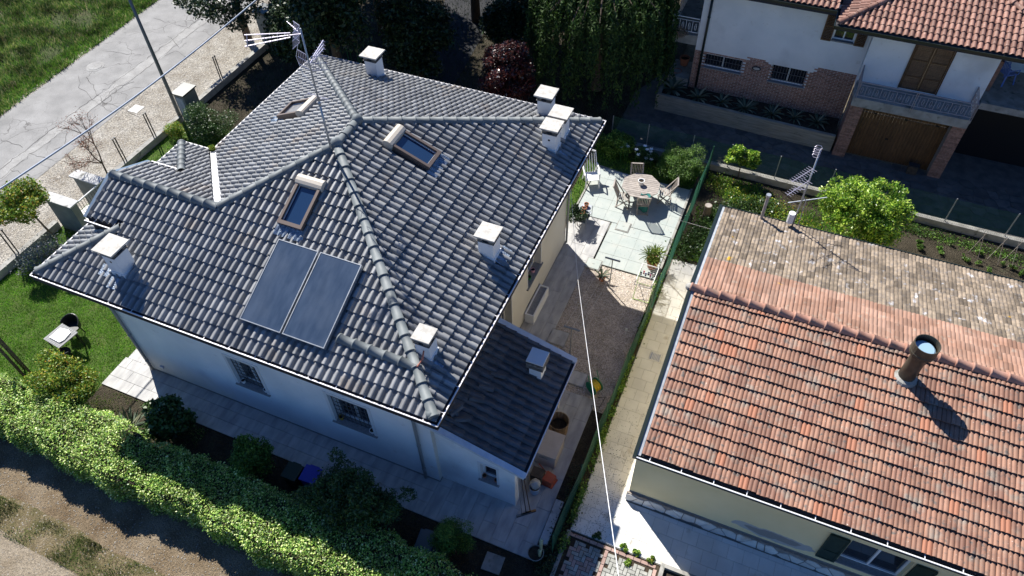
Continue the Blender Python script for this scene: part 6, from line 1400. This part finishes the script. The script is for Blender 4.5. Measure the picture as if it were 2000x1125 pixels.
# T-shaped washing line poles with lines
def tpole(q, label, h):
    c = G(*q, z=.02); t = thing('washing_line_pole', label, 'pole', (c.x,c.y,.02), 'washing line poles'); b = B(); b.tube([(c.x,c.y,.02),(c.x,c.y,h)], .018, 8); b.build('pole', M['steel'], t)
    b = B(); b.box(c.x-.26,c.y-.025,h,c.x+.26,c.y+.025,h+.035); b.build('crossbar', M['pipegrey'], t); return c
c1 = tpole((1190,561),'T-shaped washing line pole in the sunlit white gravel',1.4); c2 = tpole((1113,694),'T-shaped washing line pole in the shaded gravel near the cover',1.4)
for k, lab in ((-.22,'left-hand'),(0,'middle'),(.22,'right-hand')):
    b = B(); b.tube([(c1.x+k,c1.y,1.42),((c1.x+c2.x)/2+k,(c1.y+c2.y)/2,1.36),(c2.x+k,c2.y,1.42)], .003, 4); solo(b, 'washing_line', M['white'], lab+' thin washing line strung between the two T-shaped poles', 'line', 'lines between the washing line poles')
# drying rack with small washing
c = G(1250,590,z=.02); t = thing('drying_rack', 'white drying rack with green legs and small washing beside the fence', 'drying rack', (c.x,c.y,.02), None, 0)
b = B(); x0, x1, y0, y1, z = -.28,.28,-.05,.95,.85
for q0, q1 in (((x0,y0,z),(x1,y0,z)),((x1,y0,z),(x1,y1,z)),((x1,y1,z),(x0,y1,z)),((x0,y1,z),(x0,y0,z))): b.tube([q0,q1], .012, 5)
for i in range(12): y = y0+(i+.5)*(y1-y0)/12; b.tube([(x0,y,z),(x1,y,z)], .004, 4)
local('rack_top', b, t, M['white']); M['limep'] = mat('lime_green_metal', (.25,.45,.08), None, rough=.5)
for s in (-1,1): b = B(); b.tube([(s*.27,y0+.1,0),(s*.27,y1-.2,.84)], .01, 5); b.tube([(s*.27,y1-.15,0),(s*.27,y0+.15,.84)], .01, 5); local('leg', b, t, M['limep'])
b = B(); b.tube([(-.27,y0+.1,.02),(.27,y0+.1,.02)], .01, 5); b.tube([(-.27,y1-.15,.02),(.27,y1-.15,.02)], .01, 5); local('foot_bar', b, t, M['limep'])
cols = [(.02,.03,.12),(.5,.02,.08),(.02,.03,.2),(.02,.02,.06),(.4,.05,.15),(.6,.6,.6)]
for i in range(6):
    x = -.22+.08*i; b = B(); y = .62+(.02 if i % 2 else -.05); lm_ = mat('washing_%s' % ('navy','red','blue','black','pink','grey')[i], cols[i], None, rough=.9)
    b.obox((x,y,.7),.05,.02,.15); o = solo(b, 'sock', lm_, ('navy','red','blue','black','pink','pale grey')[i]+' sock hanging on the drying rack', 'sock', 'socks on the drying rack'); o.location = o.location+Vector((c.x,c.y,.02))
# big yucca pot, small agave pot
c = G(1273,522,z=.02); pot('terracotta_pot', (c.x,c.y,.03), .22, .38, M['terracotta'], 'large terracotta pot holding a spiky yellow-green yucca')
for k in range(5):
    a = k*1.26; agave('yucca_plant', 'x', (c.x,c.y,.4), .5, 1, LM['bright'], None) if False else None
def rosettes(label, c, offs, R, n, lm, w_, droop, h=1):
    t = thing('spiky_plant', label, 'plant', c)
    for k, (ox, oy, oz) in enumerate(offs): agave('x', None, (c[0]+ox,c[1]+oy,c[2]+oz), R, n, lm, None, w_, droop, parent=t, seed=k+3, h=h)
    return t
LM['yucca'] = leafmat('yucca_leaf', [(0,(.1,.17,.03)),(.6,(.2,.28,.05)),(1,(.35,.38,.12))], .3, .5, .2)
rosettes('yucca with yellow-green spiky heads in the large terracotta pot', (c.x,c.y,.33), ((-.17,.05,.2),(.15,.1,.25),(.02,-.12,.12),(.0,.16,.3)), .34, 34, LM['yucca'], .028, .5)
c = G(1175,547,z=.02); pot('terracotta_pot', (c.x,c.y,.03), .13, .2, M['terracotta'], 'small terracotta pot with a grey-green agave at the gravel edge'); rosettes('small grey-green agave in the small terracotta pot', (c.x,c.y,.2), ((0,0,0),), .36, 14, LM['agave'], .05, .25)
# plant marker, hose reel
c = G(1222,653,z=.01); b = B(); b.bar((c.x,c.y,.01),(c.x,c.y,.25),.012,.012); b.box(c.x-.035,c.y-.006,.2,c.x+.035,c.y+.006,.34); solo(b, 'plant_marker', M['white'], 'small white marker stake in the shaded gravel', 'marker')
c = G(1160,763,z=.02); t = thing('hose_reel', 'green and yellow garden hose reel on the gravel', 'hose reel', (c.x,c.y,.02)); ax = Vector((.5,.86,0)); M['greenh'] = mat('green_hose_plastic', (.01,.22,.1), None, rough=.4); M['yellowh'] = mat('yellow_hose', (.6,.42,.03), None, rough=.5)
def disc(c0, axv, r0, r1, L, n=18):
    b = B(); axv = axv.normalized(); u = Vector((0,0,1)); v = axv.cross(u)
    prof = [(r1,-L/2),(r0,-L/2),(r0,L/2),(r1,L/2)]; 
    for r_, l in prof:
        for k in range(n): a = 2*math.pi*k/n; b.v.append(tuple(c0+axv*l+(u*math.cos(a)+v*math.sin(a))*r_))
    for i in range(4): j = (i+1) % 4; b.f += [(i*n+k, i*n+(k+1) % n, j*n+(k+1) % n, j*n+k) for k in range(n)]
    return b
cc = Vector((c.x,c.y,.27))
for s in (-1,1): disc(cc+ax*.14*s, ax, .23, .04, .02).build('reel_flange', M['greenh'], t)
for k in range(7): disc(cc+ax*(.035*(k-3)), ax, .17+.012*(k%2), .14, .032).build('hose_coil', M['yellowh'], t)
disc(cc, ax, .06, .0, .34, 10).build('drum', M['greenh'], t); b = B(); b.tube([cc+ax*.17+Vector((.1,-.1,-.25)), cc+ax*.17+Vector((-.05,.1,.1)), cc+ax*.17+Vector((-.15,.2,.35))], .012, 5); b.tube([cc-ax*.17+Vector((.1,-.1,-.25)), cc-ax*.17+Vector((-.15,.2,.35))], .012, 5); b.build('stand_frame', M['greenh'], t)
b = B(); b.tube([(c.x+.2,c.y-.2,.04),(c.x+.4,c.y-.1,.04),(c.x+.35,c.y-.5,.04),(c.x+.1,c.y-.55,.04),(c.x+.25,c.y-.8,.04)], .01, 5); solo(b, 'hose_end', M['black'], 'loose dark hose end curling on the gravel beside the reel', 'hose')
# terrace clutter near the lean-to
M['beige'] = mat('beige_plastic', (.42,.37,.33), (.47,.42,.38), 3, .5)
t = thing('storage_box', 'beige plastic storage box under the edge of the lean-to roof', 'storage box', (13.62,2.85,.03)); b = B(); b.box(13.3,2.45,.03,13.95,3.2,.62); b.build('box_body', M['beige'], t); b = B(); b.box(13.27,2.42,.62,13.98,3.23,.67); b.build('lid', M['beige'], t); b = B(); b.box(13.5,2.405,.5,13.75,2.419,.53); b.build('handle', M['sill'], t)
t = thing('wooden_tub', 'round wooden tub behind the beige storage box', 'tub', (13.62,3.65,.03)); b = B(); 
for k in range(18):
    a = 2*math.pi*k/18; p0, p1 = Vector((13.62+.25*math.cos(a),3.65+.25*math.sin(a),.03)), Vector((13.62+.29*math.cos(a),3.65+.29*math.sin(a),.6)); b = B(); b.bar(p0, p1, .09, .02, (math.cos(a),math.sin(a),0)); b.build('stave', M['woodg'] if False else M['woodtub'] if 'woodtub' in M else M.setdefault('woodtub', mat('tan_wood', (.2,.13,.07), (.28,.19,.11), 8, .7, isl=.15)), t)
b = B(); b.lathe((13.62,3.65,.3), [(.24,0),(.24,.02)], 16); b.build('tub_floor', M['soil'], t)
c = G(1072,940,z=.03); t = thing('watering_tray', 'orange-red plastic pot and tray on the grey terrace', 'pot', (c.x,c.y,.03)); M['orangep'] = mat('orange_red_plastic', (.45,.09,.045), (.5,.12,.06), 6, .6)
b = B(); b.prism([(c.x-.16,c.y-.13),(c.x+.12,c.y-.16),(c.x+.18,c.y+.1),(c.x-.1,c.y+.17)], .05, .3); b.build('pot_wall', M['orangep'], t); b = B(); b.prism([(c.x-.2,c.y-.17),(c.x+.16,c.y-.2),(c.x+.23,c.y+.13),(c.x-.14,c.y+.2)], .03, .05); b.build('tray', M['orangep'], t); b = B(); b.tube([(c.x-.12,c.y+.1,.3),(c.x-.4,c.y+.25,.34)], .015, 5); b.build('handle', M['orangep'], t)
for i, (x, y, m_, hm, lab) in enumerate(((13.42,1.12,'woodg','woodg','thin broom leaning at the lean-to corner, leftmost'),(13.47,1.3,'wooddark','sill','dark broom leaning in the middle of the three brooms'),(13.52,1.42,'woodb','orangew','orange-headed broom leaning nearest the bucket'))):
    M.setdefault('orangew', mat('orange_wood', (.45,.2,.06), None, rough=.6)); fx, fy = 13.62+i*.09, .84+.08*i
    t = thing('broom', lab, 'broom', (fx,fy,.03), 'brooms leaning at the lean-to corner'); b = B(); b.tube([(fx,fy,.08),(13.38,y+.05,1.5-.1*i)], .013, 6); b.build('handle', M[m_], t); b = B(); b.bar((fx-.12,fy-.1,.07),(fx+.12,fy+.1,.07),.05,.04); b.build('broom_head', M[hm], t); b = B(); b.bar((fx-.12,fy-.1,.04),(fx+.12,fy+.1,.04),.06,.04); b.build('bristles', M['black'], t)
t = thing('bucket', 'white bucket stuffed with a dirty plastic bag by the lean-to corner', 'bucket', (13.68,1.62,.03)); b = B(); b.lathe((13.68,1.62,.03), [(.13,0),(.16,.3),(.15,.3)], 14); b.f.pop(); b.build('bucket_wall', M['bluetrim'], t)
C, D = blob_pts([(13.68,1.66,.4,.14,.13,.14)], 260, .9); hull = bmesh.new(); [hull.verts.new(v) for v in C]; bmesh.ops.convex_hull(hull, input=hull.verts); me = bpy.data.meshes.new('bag'); hull.to_mesh(me); hull.free()
me.transform(Matrix.Translation(-Vector((13.68,1.62,.03)))); o = link('bag', me, t, M['cap'])
b = B(); b.obox((13.62,1.98,.03),.34,.3,.42); solo(b, 'crate', M['wooddark'], 'dark crate in the shade of the lean-to beside the bucket', 'crate')
# waste bins behind the hedge
def bin_(q, m_, lab, sx, sy, h, rz, lidm=None):
    c = G(*q, z=h); t = thing('waste_bin', lab, 'waste bin', (c.x,c.y,0), 'waste bins in the bed behind the hedge', rz); b = B()
    b.add([(-sx/2*.85,-sy/2*.85,.03),(sx/2*.85,-sy/2*.85,.03),(sx/2*.85,sy/2*.85,.03),(-sx/2*.85,sy/2*.85,.03),(-sx/2,-sy/2,h-.06),(sx/2,-sy/2,h-.06),(sx/2,sy/2,h-.06),(-sx/2,sy/2,h-.06)], [(0,3,2,1),(4,5,6,7),(0,1,5,4),(1,2,6,5),(2,3,7,6),(3,0,4,7)]); local('bin_body', b, t, m_)
    b = B(); b.prism([(-sx/2-.02,-sy/2-.02),(sx/2+.02,-sy/2-.02),(sx/2+.02,sy/2+.02),(-sx/2-.02,sy/2+.02)], h-.055, lambda x, y: h+.03*(y/sy)); b.box(-sx*.3,sy/2+.025,h-.05,sx*.3,sy/2+.06,h-.01); local('lid', b, t, lidm or m_)
M['bind'] = mat('dark_green_bin_plastic', (.015,.03,.02), None, rough=.5); M['binb'] = mat('blue_bin_plastic', (.03,.04,.3), None, rough=.45); M['bing'] = mat('grey_bin_plastic', (.12,.14,.15), None, rough=.5)
bin_((570,920), M['bind'], 'dark green waste bin, leftmost of the three by the pavement', .42, .42, .8, 0)
bin_((606,926), M['binb'], 'blue waste bin between the dark green and the white-lidded one', .45, .42, .8, .05)
bin_((638,938), M['bing'], 'waste bin with a white lid beside the large dark shrub', .42, .4, .7, .0, M['trim'])
bin_((831,1056), M['bing'], 'grey-green lidded bin beside the small feathery bush', .42, .5, .35, .1); bin_((862,1070), mat('navy_bin_plastic', (.02,.025,.07), None, rough=.5), 'navy lidded bin beside the small feathery bush', .42, .45, .33, .1)
c = G(963,1100,z=.03); b = B(); b.obox((c.x,c.y,.0),.5,.48,.045, .05); solo(b, 'stone_slab', M['concrete'], 'square grey stone slab lying in the dark bed', 'slab')
b = B(); b.box(14.32,.3,0,14.55,1.6,.1); solo(b, 'concrete_step', M['capg'], 'narrow pale concrete strip between the terrace and the green fence', 'step')
c = G(1046,1085,z=.05); t = thing('planter_bowl', 'round pot with a pale columnar cactus at the pavement corner', 'pot', (c.x,c.y,0)); b = B(); b.lathe((c.x,c.y,0), [(.15,0),(.22,.24),(.2,.24)], 16); b.f.pop(); b.build('pot_wall', M['concrete'], t); b = B(); b.lathe((c.x,c.y,.18), [(.19,0),(.19,.01)], 12); b.build('soil', M['soil'], t)
M['cactus'] = mat('pale_cactus_skin', (.25,.3,.16), (.45,.47,.32), 14, .8, .5)
for k, (dx, dy, h, lab) in enumerate(((.1,.12,.75,'taller pale woolly cactus column'),(.12,-.02,.4,'shorter pale woolly cactus column'))):
    b = B(); b.lathe((c.x+dx,c.y+dy,.18), [(.035,0),(.045,h*.5),(.05,h*.9),(.03,h)], 9); solo(b, 'cactus', M['cactus'], lab+' in the round pot at the pavement corner', 'cactus')
# concrete trough at the bottom right
t = thing('concrete_trough', 'concrete trough with leafy green plants beside the block paving', 'planter', (18.1,.5,0)); 
b = B(); b.box(17.45,.82,0,20.2,.92,.32); b.box(17.45,.12,0,17.55,.82,.32); b.box(17.55,.12,0,20.2,.22,.32); b.build('trough_wall', M['concrete'], t); b = B(); b.box(17.55,.22,0,20.2,.82,.2); b.build('soil', M['soil'], t)
tree('leafy green plants growing in the concrete trough', (18.3,.5), .8, .42, (.5,.2,.16), 16, .12, 2600, .07, LM['bright'], .01, seed=44, name='trough_plants', cat='plant', group='small plants')
for i, (q, s_) in enumerate((((1222,1070),.14),((1243,1082),.1),((1270,1092),.13),((1225,1098),.1),((1166,1046),.14))):
    c = G(*q, z=0); tree(('weed tuft at the corner where path and blocks meet','small weed between the grey blocks','reddish weed at the edge of the blocks','weed in the joint of the red border blocks','dark weed at the shaded edge of the blocks')[i], (c.x,c.y), .15, .06, (s_,s_,.05), 4, .06, 260, .06, LM[('bright','bright','orange','bright','mid')[i]], .004, seed=50+i, name='weed', cat='weed', group='weeds in the block paving')
# lawn table with black chairs, posts at the left edge
c = G(118,655,z=.7); t = thing('lawn_table', 'small grey slatted table with a white tray on the lawn', 'table', (c.x,c.y,0), None, -.12)
for i in range(9): x = -.38+i*.085; b = B(); b.box(x,-.36,.66,x+.075,.36,.69); local('table_slat', b, t, M['sill'])
for sx in (-1,1):
    for sy in (-1,1): b = B(); b.box(sx*.33-.02,sy*.31-.02,0,sx*.33+.02,sy*.31+.02,.655); local('leg', b, t, M['black'])
b = B(); b.prism([(c.x-.25,c.y-.2),(c.x+.2,c.y-.24),(c.x+.27,c.y-.1),(c.x+.24,c.y+.2),(c.x+.1,c.y+.26),(c.x-.22,c.y+.22)], .695, .73); solo(b, 'serving_tray', M['white'], 'white tray lying on the grey lawn table', 'tray')
def tub_chair(loc, rz, lab):
    t = thing('tub_chair', lab, 'chair', loc, 'black chairs at the lawn table', rz); b = B(); b.lathe((0,0,.38), [(.25,0),(.26,.05)], 16); local('seat', b, t, M['black'])
    b = B(); m_ = 12; P = []
    for k in range(m_): a = math.pi*(k/(m_-1)); P.append((.27*math.cos(a),.27*math.sin(a)))
    for k in range(m_-1): (xa,ya),(xb,yb) = P[k],P[k+1]; h0, h1 = .62+.14*math.sin(math.pi*k/(m_-1)), .62+.14*math.sin(math.pi*(k+1)/(m_-1)); b.add([(xa,ya,.4),(xb,yb,.4),(xb*1.12,yb*1.12,h1),(xa*1.12,ya*1.12,h0),(xa*1.1,ya*1.1,.4),(xb*1.1,yb*1.1,.4),(xb*1.22,yb*1.22,h1),(xa*1.22,ya*1.22,h0)], [(0,1,2,3),(7,6,5,4),(3,2,6,7)])
    local('backrest', b, t, M['black'])
    for k in range(4): a = math.pi/4+k*math.pi/2; b = B(); b.tube([(.18*math.cos(a),.18*math.sin(a),.38),(.24*math.cos(a),.24*math.sin(a),0)], .02, 6); local('leg', b, t, M['black'])
c2_ = G(128,686,z=.35); tub_chair((c.x+.32,c.y-.42,0), math.pi-.3+.5, 'black tub chair on the near side of the lawn table'); tub_chair((c.x-.2,c.y+.5,0), .2, 'black tub chair on the far side of the lawn table')
for i, (q, lab) in enumerate((((60,748),'dark tall post at the left edge, nearest the hedge'),((72,742),'dark tall post at the left edge, behind the first'),((48,722),'thin dark post at the left edge by the lawn'))):
    p = G(*q, z=0); b = B(); b.bar((p.x,p.y,0),(p.x,p.y,2.6),.07-.015*i,.07-.015*i); solo(b, 'timber_post', M['wooddark'], lab, 'post', 'dark posts at the lawn corner')
for i, q in enumerate(((82,760),(74,748))):
    p = G(*q, z=0); b = B(); b.lathe((p.x,p.y,0), [(.14,0),(.16,.08),(.1,.15)], 8); solo(b, 'rock', M['cap'], ('white rock beside the maple-like bush','second white rock behind the first beside the posts')[i], 'rock')
rosettes('green iris-like plant beside the hedge and front pavement', (*G(255,835,z=0)[:2],0.02), ((0,0,0),(.1,.05,0)), .62, 16, LM['agave'], .035, .1, h=1.0)
# stump, string, sprinkler litter
c = G(1378,425,z=0); t = thing('tree_stump', 'sawn grey tree stump behind the green fence', 'stump', (c.x,c.y,0)); b = B(); b.tube([(c.x,c.y,-.05),(c.x+.01,c.y,.3),(c.x,c.y,.62)], [.17,.14,.135], 14); b.build('stump_bark', M['bark'], t); b = B(); b.lathe((c.x,c.y,.621), [(.12,0),(.115,.006)], 14); b.build('cut_face', M['woodg'], t)
b = B(); b.tube([G(1320,428,z=1.0), G(1390,448,z=.9)], .006, 4); solo(b, 'string', M['white'], 'thin pale string running from the green fence to the orange roof corner', 'string')
# debris caught in the gutters and valley
b = B(); r = random.Random(2)
C = np.concatenate([np.stack([rng.uniform(.2,11.8,900), rng.normal(.065,.02,900), np.full(900,HE-.06)],1), np.stack([12-rng.normal(.065,.02,700), rng.uniform(.2,11.6,700), np.full(700,HE-.06)],1)]); V, F = leaves(C, .035, 1.0); o = link('gutter_leaves', np_mesh('gutter_leaves', V, F), None, LM['rust']); o['kind'] = 'stuff'
tree('mossy weed tuft growing at the valley end of the grey roof', (U3-.05,V4+.02), .1, HE+.04, (.14,.14,.08), 4, .08, 420, .05, LM['orange'], .004, seed=77, name='moss_tuft', cat='moss', group=None)
# fallen leaves and dirt specks on the pavements
n_ = 900; C = np.stack([rng.uniform(14.98,16.0,n_), rng.uniform(1,6,n_)*rng.random(n_)**.5, np.full(n_,.035)],1); V, F = leaves(C, .03, 3.0); o = link('fallen_leaves', np_mesh('fallen_leaves', V, F), None, LM['dark']); o['kind'] = 'stuff'
n_ = 500; C = np.stack([rng.uniform(11,14.6,n_), rng.uniform(10.5,15.4,n_), np.full(n_,.052)],1); V, F = leaves(C, .022, 3.0); o = link('fallen_leaves', np_mesh('fallen_leaves', V, F), None, LM['dark']); o['kind'] = 'stuff'
